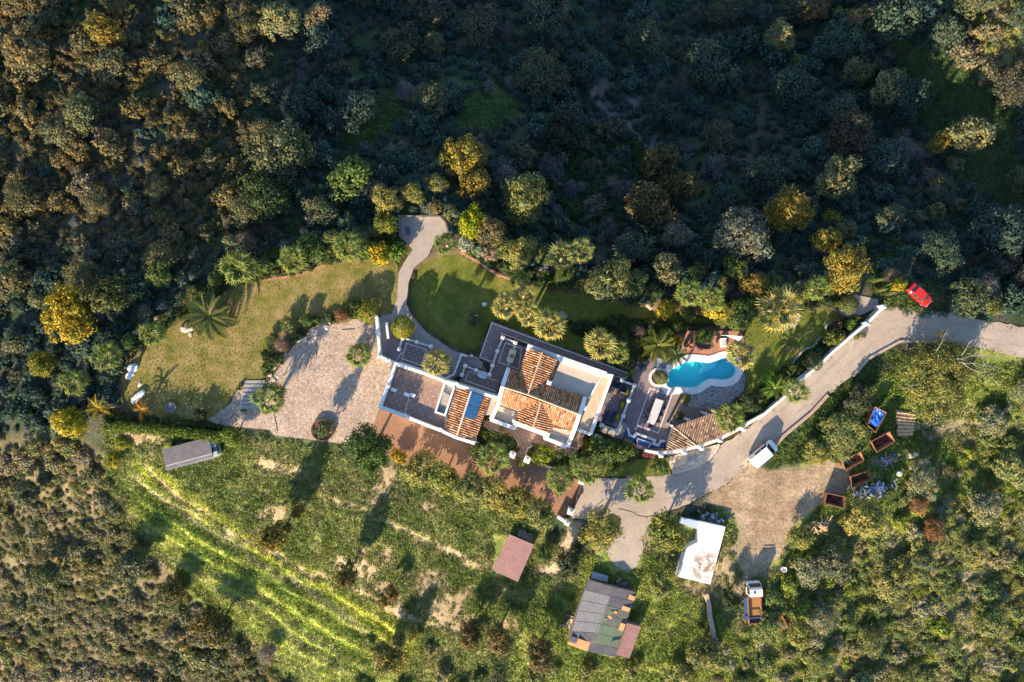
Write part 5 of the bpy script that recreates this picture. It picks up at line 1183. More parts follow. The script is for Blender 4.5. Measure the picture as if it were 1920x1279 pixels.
# hedge of separate clipped shrubs below the garden
t = thing('hedge', P(335, 808), 'long leafy hedge between the garden tip and the grey shed', 'hedge')
hp = [(205,800),(260,800),(320,806),(380,812),(425,818)]; L_ = []; N_ = []
q2 = smooth_open(hp, 60); V2 = [P(*p) for p in q2]
pos = []
for v in V2:
    u = sph(34); pos.append(u*np.array([.75,.75,1.3])*(rng.random((34,1))**.35)+np.array([v.x, v.y, v.z+1.35])+rng.normal(size=(1,3))*.12)
pos = np.concatenate(pos)-np.array(t.location)
link('crown', leaf_mesh('crown', pos, rng.normal(size=pos.shape)+np.array([0,0,.6]), .13*rng.uniform(.6, 1.4, len(pos)), .6, rng.normal(.5, .22, len(pos))), t, (.115,.15,.025))
mb = MB()
for v in V2[::12]: mb.tube([(v.x, v.y, v.z-.2), (v.x, v.y, v.z+.8)], [.06,.03], 5)
mb.build('stems', BARK, t)
# small rosettes
for px, py, r, c, lb in ((451,727,10,MIDG,'small spiky plant at the top of the stone block steps'), (457,766,9,MIDG,'small spiky plant at the foot of the stone block steps'), (1024,516,16,DKG,'dark spiky yucca at the rim of the shaded lawn'), (890,600,10,(.17,.17,.08),'pale yucca in the round bed of the green lawn'), (1447,706,12,LIME,'light green spiky plant behind the road wall'), (1066,880,12,MIDG,'spiky plant in the right front bed'), (1053,866,11,MIDG,'spiky cycad near the pale kerb of the right front bed'), (905,835,12,DKG,'spiky cycad at the left end of the left front bed'), (1244,602,9,DKG,'small spiky plant beside the brick terrace'), (942,800,9,MIDG,'small spiky plant below the annex roof')):
    g = P(px, py, .2); s = r*(H-g.z)/FPX; t = link('spiky_plant', rnd.choice(ROS), None, c); t.location = (g.x, g.y, g.z-.2); t.scale = (s, s, s*1.1); tag(t, lb, 'plant', 'spiky plants')

# ------------------------------------------------------------------ scrub: single bushes, then the mass between them
def sample(poly, n, mind, avoid=(), seed=1, tries=40):
    r = np.random.default_rng(seed); xs = [p[0] for p in poly]; ys = [p[1] for p in poly]; out = []
    cand = np.stack([r.uniform(min(xs), max(xs), n*tries), r.uniform(min(ys), max(ys), n*tries)], 1)
    ok = seg_dist(cand[:, 0], cand[:, 1], poly)[2]
    for a in avoid: ok &= ~seg_dist(cand[:, 0], cand[:, 1], a)[2]
    cell = {}
    for p in cand[ok]:
        k = (int(p[0]//mind), int(p[1]//mind)); bad = False
        for i in (-1, 0, 1):
            for j in (-1, 0, 1):
                for o in cell.get((k[0]+i, k[1]+j), ()):
                    if (o[0]-p[0])**2+(o[1]-p[1])**2 < mind*mind: bad = True
        if not bad:
            cell.setdefault(k, []).append(p); out.append(p)
            if len(out) >= n: break
    return np.array(out)
NORTH = [(-60,-50),(1990,-50),(1990,590),(1840,590),(1780,560),(1700,520),(1660,500),(1560,525),(1400,540),(1220,560),(1060,525),(960,490),(880,440),(740,390),(640,450),(520,470),(400,520),(300,580),(240,640),(205,760),(120,800),(-60,830)]
CLEAR = [[(620,250),(740,165),(780,220),(660,290)], [(860,175),(985,180),(950,240),(860,250)], [(390,480),(560,385),(640,370),(680,410),(510,450)], [(1600,450),(1690,450),(1690,540),(1650,545)], [(1660,60),(1790,110),(1900,190),(1920,400),(1820,350),(1720,220)], [(1700,520),(1765,520),(1780,590),(1690,590)], [(745,395),(850,395),(850,470),(745,470)]]
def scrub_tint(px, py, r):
    """plant colour of the scrub at a place: brown heath on the sunlit left spur, valley evergreens tinted with the blue of their shade"""
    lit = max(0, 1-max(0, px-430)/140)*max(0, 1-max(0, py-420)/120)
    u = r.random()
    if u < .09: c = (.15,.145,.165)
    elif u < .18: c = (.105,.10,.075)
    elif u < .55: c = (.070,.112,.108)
    else: c = (.050,.088,.074)  # cool blue of the valley shade worked into both evergreen tints
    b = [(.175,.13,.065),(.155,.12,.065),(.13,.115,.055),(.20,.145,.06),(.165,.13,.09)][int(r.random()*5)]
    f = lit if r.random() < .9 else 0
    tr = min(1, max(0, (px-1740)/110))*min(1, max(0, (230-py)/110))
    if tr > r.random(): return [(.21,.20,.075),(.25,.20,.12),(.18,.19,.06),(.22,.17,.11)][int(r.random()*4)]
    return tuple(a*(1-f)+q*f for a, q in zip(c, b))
def sw_tint(r): return [(.205,.175,.088),(.17,.16,.072),(.235,.19,.11),(.26,.205,.14),(.145,.15,.07),(.215,.195,.078)][int(r.random()*6)]
def se_tint(r): return [(.215,.225,.08),(.25,.235,.08),(.19,.21,.07),(.27,.225,.12),(.16,.19,.06),(.30,.26,.165),(.25,.275,.045)][int(r.random()*7)]
SW = [(-60,850),(110,830),(190,860),(215,960),(300,1070),(400,1165),(520,1275),(560,1320),(-60,1320)]
SE = [(1480,1080),(1560,1010),(1640,1010),(1700,900),(1790,860),(1850,770),(1990,680),(1990,1330),(1230,1330),(1290,1230),(1390,1190)]
SC = [(690,1190),(760,1180),(1050,1240),(1230,1250),(1230,1330),(640,1330)]
RR = random.Random(99)
LMARK = [(50,92,'the broad corner tree'),(197,57,'the ochre tree'),(523,37,'the pale sage tree at the top edge'),(153,212,'the lone round sage tree'),(523,285,'the largest sage tree'),(300,330,'the middle of the brown heath'),(60,380,'the left picture edge'),(200,440,'the shaded heath hollow'),
 (657,335,'the lit green tree'),(868,296,'the golden valley tree'),(985,372,'the broad olive tree'),(753,73,'the dark dome near the top edge'),(640,130,'the gap beside the heath'),(763,172,'the lilac-grey shrub'),(930,90,'the upper valley'),(1040,148,'the grey-green dome'),(1055,252,'the nearly black tree'),(1150,60,'the top of the valley'),
 (1237,303,'the three brown-olive trees'),(1280,180,'the dense dark wood'),(1380,270,'the deep dark wood'),(1463,70,'the lit pale green tree'),(1613,42,'the tan trees at the top edge'),(1663,166,'the lit row of trees'),(1597,254,'the dark brownish tree'),(1570,333,'the large pale lit tree'),(1820,252,'the pale lit tree'),(1760,400,'the row of sage bushes'),(1860,470,'the right picture edge'),(1480,395,'the golden tree'),(1394,440,'the grey-blue olive'),(1186,462,'the blue-green tree'),
 (128,592,'the golden-yellow tree'),(40,720,'the left edge of the garden'),(50,925,'the grey-green edge bush'),(85,1080,'the green round bush'),(245,1062,'the large grey-green bush'),(150,960,'the bare brown gap'),(60,1210,'the lower left corner'),(200,1200,'the middle of the dry scrub'),(325,1230,'the bottom edge scrub'),(400,1180,'the broad ochre-olive bush'),
 (1752,996,'the large rust-brown bush'),(1563,1058,'the grey sage tree'),(1880,820,'the right edge below the road'),(1732,1100,'the sage bush'),(1860,1050,'the dry right slope'),(1600,1200,'the bottom of the right slope'),(1450,1230,'the slope below the truck'),(1820,1210,'the lower right corner'),(900,1250,'the bottom edge left of the barn'),(1150,1260,'the bottom edge below the barn')]
seen_label = {}
def bush_label(px, py, rpx, col, mid, word):
    lx, ly, ph = min(LMARK, key=lambda q: (q[0]-px)**2+(q[1]-py)**2); dx, dy = px-lx, py-ly
    where = ('right of' if dx > 0 else 'left of') if abs(dx) > abs(dy) else ('below' if dy > 0 else 'above')
    hue = 'lilac-grey' if col[2] > col[1]*.95 else ('brown' if col[0] > col[1]*1.12 else ('grey-green' if col[2] > col[1]*.72 else 'green'))
    size = 'large' if rpx > mid*1.15 else ('small' if rpx < mid*.85 else 'medium')
    l = '%s %s %s %s %s' % (size, hue, word, where, ph); k = seen_label.get(l, 0); seen_label[l] = k+1
    if k: l = '%s %s %s %s, %s one' % (size, hue, word, where+' '+ph, ['', 'second', 'third', 'fourth', 'fifth', 'sixth', 'seventh', 'eighth'][min(k, 7)])
    return l
def bush(px, py, rpx, col, name, word, group, mid, twig=False, hz=1.0):
    me, _, R, zc, _ = RR.choice(PROT['scrubtwig' if twig else 'scrub'])
    s = rpx*.078/R; g = P(px, py, zc*s); s = rpx*(H-g.z)/FPX/R
    o = link(name, me, None, col); o.location = (g.x, g.y, g.z-zc*s); o.scale = (s*RR.uniform(.85,1.15), s*RR.uniform(.85,1.15), s*RR.uniform(.8,1.25)*hz); o.rotation_euler = (0, 0, RR.uniform(0, 6.28))
    return tag(o, bush_label(px, py, rpx, col, mid, word), 'bush', group)
def near_first(a): return sorted(map(tuple, a), key=lambda p: min((q[0]-p[0])**2+(q[1]-p[1])**2 for q in LMARK))
TR = random.Random(5)
for p in near_first(sample([(560,-20),(1960,-20),(1960,540),(1700,470),(1440,350),(1180,230),(960,250),(860,200),(560,220)], 46, 100, CLEAR, 77)):
    c = [(.052,.082,.06),(.042,.07,.066),(.072,.095,.068),(.09,.10,.06),(.085,.08,.055)][TR.randrange(5)]; rr0 = TR.uniform(30, 54)  # first crown colours carry the blue of the slope's shade
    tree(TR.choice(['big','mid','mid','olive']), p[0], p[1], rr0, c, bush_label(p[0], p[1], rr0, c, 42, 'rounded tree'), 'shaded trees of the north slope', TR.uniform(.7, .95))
for p in near_first(sample([(-30,-20),(540,-20),(520,420),(250,500),(-30,560)], 16, 110, [], 78)):
    c = [(.16,.125,.065),(.135,.12,.06),(.12,.115,.065)][TR.randrange(3)]; rr0 = TR.uniform(28, 44)
    tree(TR.choice(['mid','olive']), p[0], p[1], rr0, c, bush_label(p[0], p[1], rr0, c, 36, 'rounded tree'), 'heath trees of the upper left', .8)
for p in near_first(sample(SE, 26, 85, [YARD], 79)):
    c = [(.23,.23,.09),(.185,.20,.07),(.21,.205,.125),(.27,.245,.085)][TR.randrange(4)]; rr0 = TR.uniform(22, 40)
    tree(TR.choice(['mid','olive','mid']), p[0], p[1], rr0, c, bush_label(p[0], p[1], rr0, c, 30, 'rounded tree'), 'low trees of the lower right slope', .6)
for p in near_first(sample(NORTH, 250, 38, CLEAR, 5)):
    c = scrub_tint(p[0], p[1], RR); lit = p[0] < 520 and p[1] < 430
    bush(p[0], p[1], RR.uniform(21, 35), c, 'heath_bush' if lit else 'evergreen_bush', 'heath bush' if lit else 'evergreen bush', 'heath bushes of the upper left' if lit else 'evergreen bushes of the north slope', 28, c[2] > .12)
for p in near_first(sample(SW, 120, 34, [FLOWER], 6)): bush(p[0], p[1], RR.uniform(14, 28), sw_tint(RR), 'dry_bush', 'dry scrub bush', 'dry scrub bushes of the lower left', 21, RR.random() < .15, .75)
for p in near_first(sample(SE, 150, 30, [YARD], 8)): bush(p[0], p[1], RR.uniform(11, 25), se_tint(RR), 'slope_bush', 'slope bush', 'bushes of the lower right slope', 16, RR.random() < .12, .75)
for p in near_first(sample(SC, 20, 34, [], 9)): bush(p[0], p[1], RR.uniform(14, 24), se_tint(RR), 'slope_bush', 'slope bush', 'bushes along the bottom edge', 19)

def scatter(name, pts, scale, tint, protos, label, zs=1.0):
    """one mass of plants: points carrying size, turn, kind and tint, each shown as one of the plant meshes"""
    N = len(pts); me = bpy.data.meshes.new(name); me.vertices.add(N); me.vertices.foreach_set('co', pts.astype(np.float32).ravel())
    a = me.attributes.new('sc', 'FLOAT', 'POINT'); a.data.foreach_set('value', scale.astype(np.float32))
    a = me.attributes.new('rz', 'FLOAT', 'POINT'); a.data.foreach_set('value', rng.uniform(0, 6.28, N).astype(np.float32))
    a = me.attributes.new('vi', 'INT', 'POINT'); a.data.foreach_set('value', rng.integers(0, len(protos), N).astype(np.int32))
    a = me.attributes.new('tint', 'FLOAT_COLOR', 'POINT'); a.data.foreach_set('color', np.concatenate([tint, np.ones((N, 1))], 1).astype(np.float32).ravel())
    ob = bpy.data.objects.new(name, me); COL.objects.link(ob); tag(ob, label, kind='stuff')
    pc = bpy.data.collections.new(name+'_kinds')
    for i, m in enumerate(protos):
        mm = m.copy(); mm.materials.clear(); mm.materials.append(LEAFI); pc.objects.link(bpy.data.objects.new('%s_kind_%02d' % (name, i), mm))
    g = bpy.data.node_groups.new(name, 'GeometryNodeTree')
    g.interface.new_socket('Geometry', in_out='INPUT', socket_type='NodeSocketGeometry'); g.interface.new_socket('Geometry', in_out='OUTPUT', socket_type='NodeSocketGeometry')
    n, l = g.nodes, g.links; gi, go = n.new('NodeGroupInput'), n.new('NodeGroupOutput')
    iop = n.new('GeometryNodeInstanceOnPoints'); ci = n.new('GeometryNodeCollectionInfo'); ci.inputs['Collection'].default_value = pc
    ci.inputs['Separate Children'].default_value = True; ci.inputs['Reset Children'].default_value = True
    def na(nm, ty):
        x = n.new('GeometryNodeInputNamedAttribute'); x.data_type = ty; x.inputs['Name'].default_value = nm; return x.outputs['Attribute']
    l.new(gi.outputs[0], iop.inputs['Points']); l.new(ci.outputs[0], iop.inputs['Instance']); iop.inputs['Pick Instance'].default_value = True
    l.new(na('vi', 'INT'), iop.inputs['Instance Index'])
    cx = n.new('ShaderNodeCombineXYZ'); l.new(na('rz', 'FLOAT'), cx.inputs[2]); l.new(cx.outputs[0], iop.inputs['Rotation'])
    cs = n.new('ShaderNodeCombineXYZ'); sa = na('sc', 'FLOAT'); l.new(sa, cs.inputs[0]); l.new(sa, cs.inputs[1]); mm_ = n.new('ShaderNodeMath'); mm_.operation = 'MULTIPLY'; mm_.inputs[1].default_value = zs; l.new(sa, mm_.inputs[0]); l.new(mm_.outputs[0], cs.inputs[2]); l.new(cs.outputs[0], iop.inputs['Scale']); l.new(iop.outputs[0], go.inputs[0])
    md = ob.modifiers.new('scatter', 'NODES'); md.node_group = g
    return ob
SCR = [p[0] for p in PROT['scrub']]; SCRT = SCR+[PROT['scrubtwig'][0][0]]
# undergrowth of the north slope
pts = sample(NORTH, 3400, 11.5, CLEAR[:2]+CLEAR[4:], 21, 14)
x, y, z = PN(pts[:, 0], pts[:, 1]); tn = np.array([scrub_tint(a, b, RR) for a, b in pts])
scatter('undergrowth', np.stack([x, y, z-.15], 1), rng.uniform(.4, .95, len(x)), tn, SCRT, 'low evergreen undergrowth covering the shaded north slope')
for poly, nn, md_, tf, av, lb, seed in ((SW, 1250, 11.5, sw_tint, [FLOWER], 'low dry scrub covering the lower left', 22), (SE, 420, 19, se_tint, [YARD], 'low scrub covering the lower right slope', 23)):
    pts = sample(poly, nn, md_, av, seed, 12); x, y, z = PN(pts[:, 0], pts[:, 1])
    scatter('low_scrub', np.stack([x, y, z-.1], 1), rng.uniform(.36, .8, len(x))*(.45+1.2*fbm(x, y, 5.0)), np.array([tf(RR) for _ in x]), SCRT, lb, .7)
# weeds and grass tufts
TUF = []
for i in range(4):
    n = 46; a = rng.uniform(0, 6.28, n); r = np.sqrt(rng.random(n))*.45
    pos = np.stack([np.cos(a)*r, np.sin(a)*r, rng.uniform(.03, .34, n)*(1-r)], 1)
    TUF.append(leaf_mesh('tuft', pos, rng.normal(size=(n, 3))*.8+np.array([0, 0, .9]), rng.uniform(.07, .16, n), .4, rng.normal(.5, .2, n)))
WEED = [(200,800),(330,800),(425,806),(640,848),(760,880),(900,925),(1000,965),(1060,1000),(1150,1075),(1200,1075),(1225,990),(1330,950),(1370,970),(1385,1070),(1460,1070),(1480,1000),(1600,985),(1700,930),(1700,860),(1640,830),(1500,870),(1480,860),(1560,770),(1640,690),(1700,660),(1800,680),(1990,690),(1990,1330),(540,1330),(420,1170),(320,1065),(220,985),(195,880)]
HOLES = [[(925,1000),(1000,1010),(970,1090),(920,1080)], [(1110,1080),(1200,1110),(1150,1240),(1060,1210)], [(1275,970),(1360,985),(1330,1095),(1270,1080)], [(305,835),(405,815),(412,855),(315,882)], YARD]
pts = sample(WEED, 24000, 4.2, HOLES, 31, 7); x, y, z = PN(pts[:, 0], pts[:, 1])
al = albedo(pts[:, 0], pts[:, 1], x, y); soil = (al[:, 0] > al[:, 1]*1.2); keep = (~soil) | (rng.random(len(x)) < .22)
x, y, z, al = x[keep], y[keep], z[keep], al[keep]
al = np.where((al[:, 0] > al[:, 1]*1.15)[:, None], np.array([[.17,.175,.058]]), al)*1.0*rng.uniform(.7, 1.3, (len(x), 1))
scatter('weeds', np.stack([x, y, z], 1), rng.uniform(.5, 1.35, len(x)), al, TUF, 'green weeds and wild flowers covering the sunny field')
pts = np.concatenate([sample(c, 2200 if i == 4 else 300, 5, [], 40+i, 14) for i, c in enumerate(CLEAR[:6])]); x, y, z = PN(pts[:, 0], pts[:, 1])
scatter('grass', np.stack([x, y, z], 1), rng.uniform(.5, 1.2, len(x)), np.array([(.07,.105,.04)])*rng.uniform(.7, 1.4, (len(x), 1)), TUF, 'rough grass in the clearings of the north slope')
# plants filling the garden beds, and weeds round the skips and along the road
BEDS = [[(430,500),(520,470),(640,445),(735,440),(745,485),(700,482),(650,483),(600,496),(550,513),(495,522),(440,530)], [(230,650),(300,600),(420,520),(440,530),(380,575),(320,610),(285,638),(250,658)],
 [(1425,725),(1480,685),(1530,645),(1580,600),(1625,595),(1570,645),(1510,700),(1470,740),(1430,770),(1400,790),(1385,770)], [(1060,605),(1180,600),(1290,612),(1270,625),(1240,640),(1190,655),(1170,690),(1120,655)],
 [D(130,560),D(540,665),D(580,780),D(480,840),D(130,700)], [D(720,800),D(790,745),D(1230,890),D(1330,870),D(1420,620),D(1500,640),D(1600,700),D(1950,700),D(1950,900),D(1480,920),D(1300,1060),D(950,990),D(730,890)], [(860,450),(960,500),(1080,525),(1220,560),(1230,572),(1100,545),(1040,535),(985,532),(940,512),(880,478)],
 [(1340,570),(1560,545),(1580,575),(1540,572),(1480,588),(1400,595)], [(200,770),(240,780),(390,795),(420,800),(300,800),(200,800)], [(560,625),(600,598),(690,580),(690,592),(600,604),(540,655),(500,705),(490,690)]]
pts = np.concatenate([sample(c, 500, 7, [], 60+i, 20) for i, c in enumerate(BEDS)]); x, y, z = PN(pts[:, 0], pts[:, 1])
tn = np.array([[(.07,.10,.03),(.11,.14,.03),(.05,.075,.025),(.13,.13,.05),(.16,.15,.04),(.09,.13,.05)][i] for i in rng.integers(0, 6, len(x))])
scatter('bed_plants', np.stack([x, y, z], 1), rng.uniform(.2, .6, len(x)), tn, SCR, 'low mixed plants filling the garden beds')
VERGE = [[(1545,850),(1600,880),(1640,830),(1700,800),(1760,830),(1740,900),(1690,960),(1600,990),(1500,990),(1530,955),(1585,930),(1600,890)], [(1465,830),(1520,784),(1560,742),(1605,706),(1640,676),(1690,650),(1700,680),(1640,720),(1600,780),(1560,840),(1480,870),(1440,880)], [(1640,580),(1700,545),(1720,575),(1660,580)]]
pts = np.concatenate([sample(c, 1500, 5, [], 80+i, 12) for i, c in enumerate(VERGE)]); x, y, z = PN(pts[:, 0], pts[:, 1])
scatter('weeds', np.stack([x, y, z], 1), rng.uniform(.4, 1.2, len(x)), np.array([(.13,.17,.035)])*rng.uniform(.6, 1.4, (len(x), 1))*np.array([[1, 1, 1]]), TUF, 'weeds along the road verge and round the skips')
pts = np.concatenate([sample(LW, 2600, 5, [], 91, 8), sample(LE2, 1500, 5, [], 92, 8), sample(LE3, 500, 5, [], 93, 8)]); x, y, z = PN(pts[:, 0], pts[:, 1])
dry = (pts[:, 0] < 748)[:, None]; tn = np.where(dry, np.array([[.17,.155,.045]]), np.array([[.10,.125,.028]]))*rng.uniform(.7, 1.35, (len(x), 1))
scatter('grass', np.stack([x, y, z+.06], 1), rng.uniform(.14, .34, len(x))*(.5+fbm(x, y, 4.0)), tn, TUF, 'tufts of longer grass in the lawns', .45)
ed = []
for i in range(len(ROAD0)):
    (a, b), (c, d) = ROAD0[i], ROAD0[(i+1) % len(ROAD0)]; L = math.hypot(c-a, d-b)
    for _ in range(int(L/3.2)): u = rnd.random(); ed.append((a+(c-a)*u+rnd.gauss(0, 4), b+(d-b)*u+rnd.gauss(0, 4)))
ed = np.array(ed); ed = ed[(ed[:, 0] > 1060) & (ed[:, 0] < 1950)]; x, y, z = PN(ed[:, 0], ed[:, 1])
scatter('litter', np.stack([x, y, np.maximum(z, .0)], 1), rng.uniform(.12, .38, len(x)), np.array([[(.12,.13,.04),(.20,.14,.08),(.10,.11,.04)][i] for i in rng.integers(0, 3, len(x))]), TUF, 'leaf litter and small weeds along the road edges', .5)
# bramble mass in the valley
BRAM = [(985,300),(1060,270),(1150,230),(1200,270),(1215,320),(1180,360),(1160,440),(1090,420),(1010,340)]
pts = sample(BRAM, 420, 8, [], 51, 20); x, y, z = PN(pts[:, 0], pts[:, 1])
scatter('brambles', np.stack([x, y, z+.1], 1), rng.uniform(.4, .75, len(x)), np.array([(.035,.075,.028)])*rng.uniform(.7, 1.3, (len(x), 1)), SCR, 'dark green bramble thicket in the middle of the valley')

# ------------------------------------------------------------------ vehicles
def local(mb, name, mat, parent, smooth=False):
    o = mb.build(name, mat); o.parent = parent
    if smooth: o.data.polygons.foreach_set('use_smooth', [True]*len(o.data.polygons))
    return o
def loft(secs):
    """body from cross sections (x, z_bottom, z_belt, z_top, half width at belt, half width at top)"""
    mb = MB(); n = 8
    for x, zb, zm, zt, wb, wt in secs:
        mb.v += [(x, -wb*.94, zb), (x, -wb, (zb+zm)/2), (x, -wb*.98, zm), (x, -wt, zt-.03), (x, wt, zt-.03), (x, wb*.98, zm), (x, wb, (zb+zm)/2), (x, wb*.94, zb)]
    for i in range(len(secs)-1):
        for j in range(n): a, b = i*n, (i+1)*n; mb.face([a+j, a+(j+1) % n, b+(j+1) % n, b+j][::-1])
    mb.face(list(range(n))); mb.face([(len(secs)-1)*n+j for j in range(n)][::-1])
    return mb
def wheel(t, x, y, r, w=.2):
    o = local(MB().tube([(x, y-w/2, r), (x, y+w/2, r)], r, 18), 'wheel', RUB, t)
    s = 1 if y > 0 else -1
    o2 = local(MB().tube([(x, y+s*w*.3, r), (x, y+s*(w*.5+.012), r)], r*.58, 14), 'rim', CHROME, o)
def pane(t, pts, name='window', off=.012, mat=None):
    V = [Vector(p) for p in pts]; nn = (V[1]-V[0]).cross(V[2]-V[0]).normalized()
    c = sum(V, Vector())/len(V)
    if nn.dot(c-Vector((0, 0, .6))) < 0: nn = -nn
    mb = MB(); k = len(V); mb.v = [tuple(v+nn*off) for v in V]+[tuple(v-nn*.02) for v in V]
    mb.face(list(range(k))); mb.face(list(range(2*k-1, k-1, -1)))
    for i in range(k): mb.face([i, k+i, k+(i+1) % k, (i+1) % k])
    return local(mb, name, mat or GLASSD, t)
def paint(name, c, rough=.25):
    m, n, l, b = nt(name); l.new(mixrgb(n, l, noise(n, l, 3, 4), c, tuple(v*.85 for v in c)), b.inputs['Base Color'])
    b.inputs['Roughness'].default_value = rough; b.inputs['Coat Weight'].default_value = .4; return m
WHP = paint('white_car_paint', (.80,.80,.79), .35); RDP = paint('red_car_paint', (.62,.02,.015)); BLP = paint('blue_truck_paint', (.03,.10,.32))
# white van
x, y = X(J1(585,705), .9)
van = thing('van', (x, y, .015), 'white van parked on the concrete road', 'van'); van.rotation_euler = (0, 0, math.radians(40))
S = [(-2.12,.45,.95,1.05,.80,.74),(-2.08,.28,1.0,1.78,.85,.74),(-1.9,.25,1.0,1.84,.87,.76),(.55,.25,1.0,1.84,.87,.76),(.75,.25,1.0,1.80,.87,.74),(1.42,.25,1.02,1.12,.86,.74),(1.85,.28,.88,.96,.82,.68),(2.12,.32,.62,.74,.70,.55)]
local(loft(S), 'body', WHP, van)
pane(van, [(.80,-.70,1.76),(.80,.70,1.76),(1.40,.72,1.14),(1.40,-.72,1.14)], 'windscreen')
for s in (-1, 1):
    pane(van, [(.0,s*.855,1.08),(1.15,s*.85,1.08),(.72,s*.775,1.68),(.0,s*.785,1.70)])
    pane(van, [(-1.1,s*.855,1.12),(-.12,s*.855,1.12),(-.12,s*.785,1.70),(-1.1,s*.785,1.70)])
    local(MB().box((1.0, s*.98, 1.05), (.14, .22, .16)), 'mirror', DARKM, van)
    local(MB().box((2.0, s*.55, .66), (.18, .28, .14)), 'headlight', LAMP, van); local(MB().box((-2.1, s*.72, 1.0), (.06, .14, .4)), 'tail_light', LAMPR, van)
    for xx in (-1.35, 1.35): wheel(van, xx, s*.76, .31)
for i in range(5): local(MB().box((-1.55+.42*i, 0, 1.83), (.06, 1.25, .035)), 'roof_rib', WHP, van)
pane(van, [(-2.095,-.6,1.15),(-2.095,.6,1.15),(-2.09,.6,1.65),(-2.09,-.6,1.65)], 'rear_window')
local(MB().box((2.05, 0, .4), (.16, 1.4, .2)), 'bumper', DARKM, van)
# red car
x, y = X(J6(915,262), .8)
car = thing('car', (x, y, .0), 'bright red car parked off the road by the upper kerb', 'car'); car.rotation_euler = (0, 0, math.radians(-43)); car.scale = (.92, .92, .92)
S = [(-2.0,.4,.7,.78,.72,.62),(-1.92,.28,.85,.98,.80,.66),(-1.5,.24,.92,1.2,.84,.62),(-1.1,.24,.92,1.42,.85,.60),(.25,.24,.92,1.46,.86,.60),(.45,.24,.92,1.42,.86,.60),(1.05,.24,.9,.98,.85,.68),(1.65,.26,.78,.86,.80,.62),(2.0,.34,.58,.66,.66,.5)]
local(loft(S), 'body', RDP, car)
pane(car, [(.48,-.56,1.38),(.48,.56,1.38),(1.03,.66,1.0),(1.03,-.66,1.0)], 'windscreen'); pane(car, [(-1.13,-.56,1.38),(-1.13,.56,1.38),(-1.56,.6,1.14),(-1.56,-.6,1.14)], 'rear_window')
for s in (-1, 1):
    pane(car, [(-.2,s*.835,.97),(.9,s*.835,.97),(.42,s*.635,1.38),(-.2,s*.64,1.41)]); pane(car, [(-1.25,s*.835,.97),(-.28,s*.835,.97),(-.28,s*.64,1.41),(-.95,s*.64,1.38)])
    local(MB().box((.8, s*.95, .98), (.12, .2, .12)), 'mirror', RDP, car); local(MB().box((1.88, s*.52, .62), (.16, .26, .12)), 'headlight', LAMP, car); local(MB().box((-1.95, s*.62, .78), (.08, .2, .16)), 'tail_light', LAMPR, car)
    for xx in (-1.25, 1.3): wheel(car, xx, s*.74, .30)
# small truck
x, y = X(J4(858,945), 1.0)
trk = thing('truck', (x, y, -.05), 'small truck with white cab and rusty tipper bed', 'truck'); trk.rotation_euler = (0, 0, math.radians(93))
S = [(1.35,.5,1.1,2.1,.95,.82),(1.42,.45,1.15,2.2,.98,.86),(2.35,.45,1.15,2.22,.98,.86),(2.5,.45,1.15,2.15,.98,.85),(2.95,.45,1.15,1.22,.97,.88),(3.05,.5,.95,1.02,.92,.8)]
local(loft(S), 'cab', WHP, trk)
pane(trk, [(2.54,-.78,2.06),(2.54,.78,2.06),(2.93,.86,1.26),(2.93,-.86,1.26)], 'windscreen')
for s in (-1, 1):
    pane(trk, [(1.55,s*.965,1.22),(2.75,s*.965,1.22),(2.45,s*.875,2.05),(1.55,s*.88,2.05)])
    local(MB().box((2.7, s*1.12, 1.5), (.1, .22, .3)), 'mirror', DARKM, trk); local(MB().box((3.03, s*.7, .75), (.08, .28, .16)), 'headlight', LAMP, trk)
    for xx in (-1.7, 2.1): wheel(trk, xx, s*.85, .38, .26)
local(MB().box((2.0, .25, 2.225), (.3, .3, .05)), 'roof_vent', DARKM, trk); local(MB().box((2.62, 0, 2.19), (.12, 1.5, .07)), 'sun_visor', STEEL, trk)
for s in (-.4, .4): local(MB().box((-.4, s, .55), (5.2, .1, .16)), 'chassis_rail', DARKM, trk)
local(MB().box((-.9, 0, .72), (3.7, 1.75, .08)), 'bed_floor', mottled('ochre_load', (.25,.125,.045), (.36,.18,.06), 2), trk)
for s in (-1, 1): local(MB().box((-.9, s*.9, .98), (3.7, .10, .5)), 'bed_side', RUST, trk)
local(MB().box((.95, 0, 1.0), (.1, 1.8, .6)), 'bed_headboard', RUST, trk); local(MB().box((-2.75, 0, .95), (.09, 1.8, .45)), 'tailgate', RUST, trk)
local(MB().box((-.3, 1.12, .7), (2.2, .26, .45)), 'side_locker', BLP, trk); local(MB().box((-1.9, 0, 1.25), (.12, 2.5, .1)), 'cross_bar', BLP, trk); local(MB().box((-2.3, 0, .76), (.9, 1.6, .1)), 'load', RUSTD, trk)
local(MB().box((-1.9, 1.2, .8), (.5, .4, .35)), 'tool_box', BLP, trk)

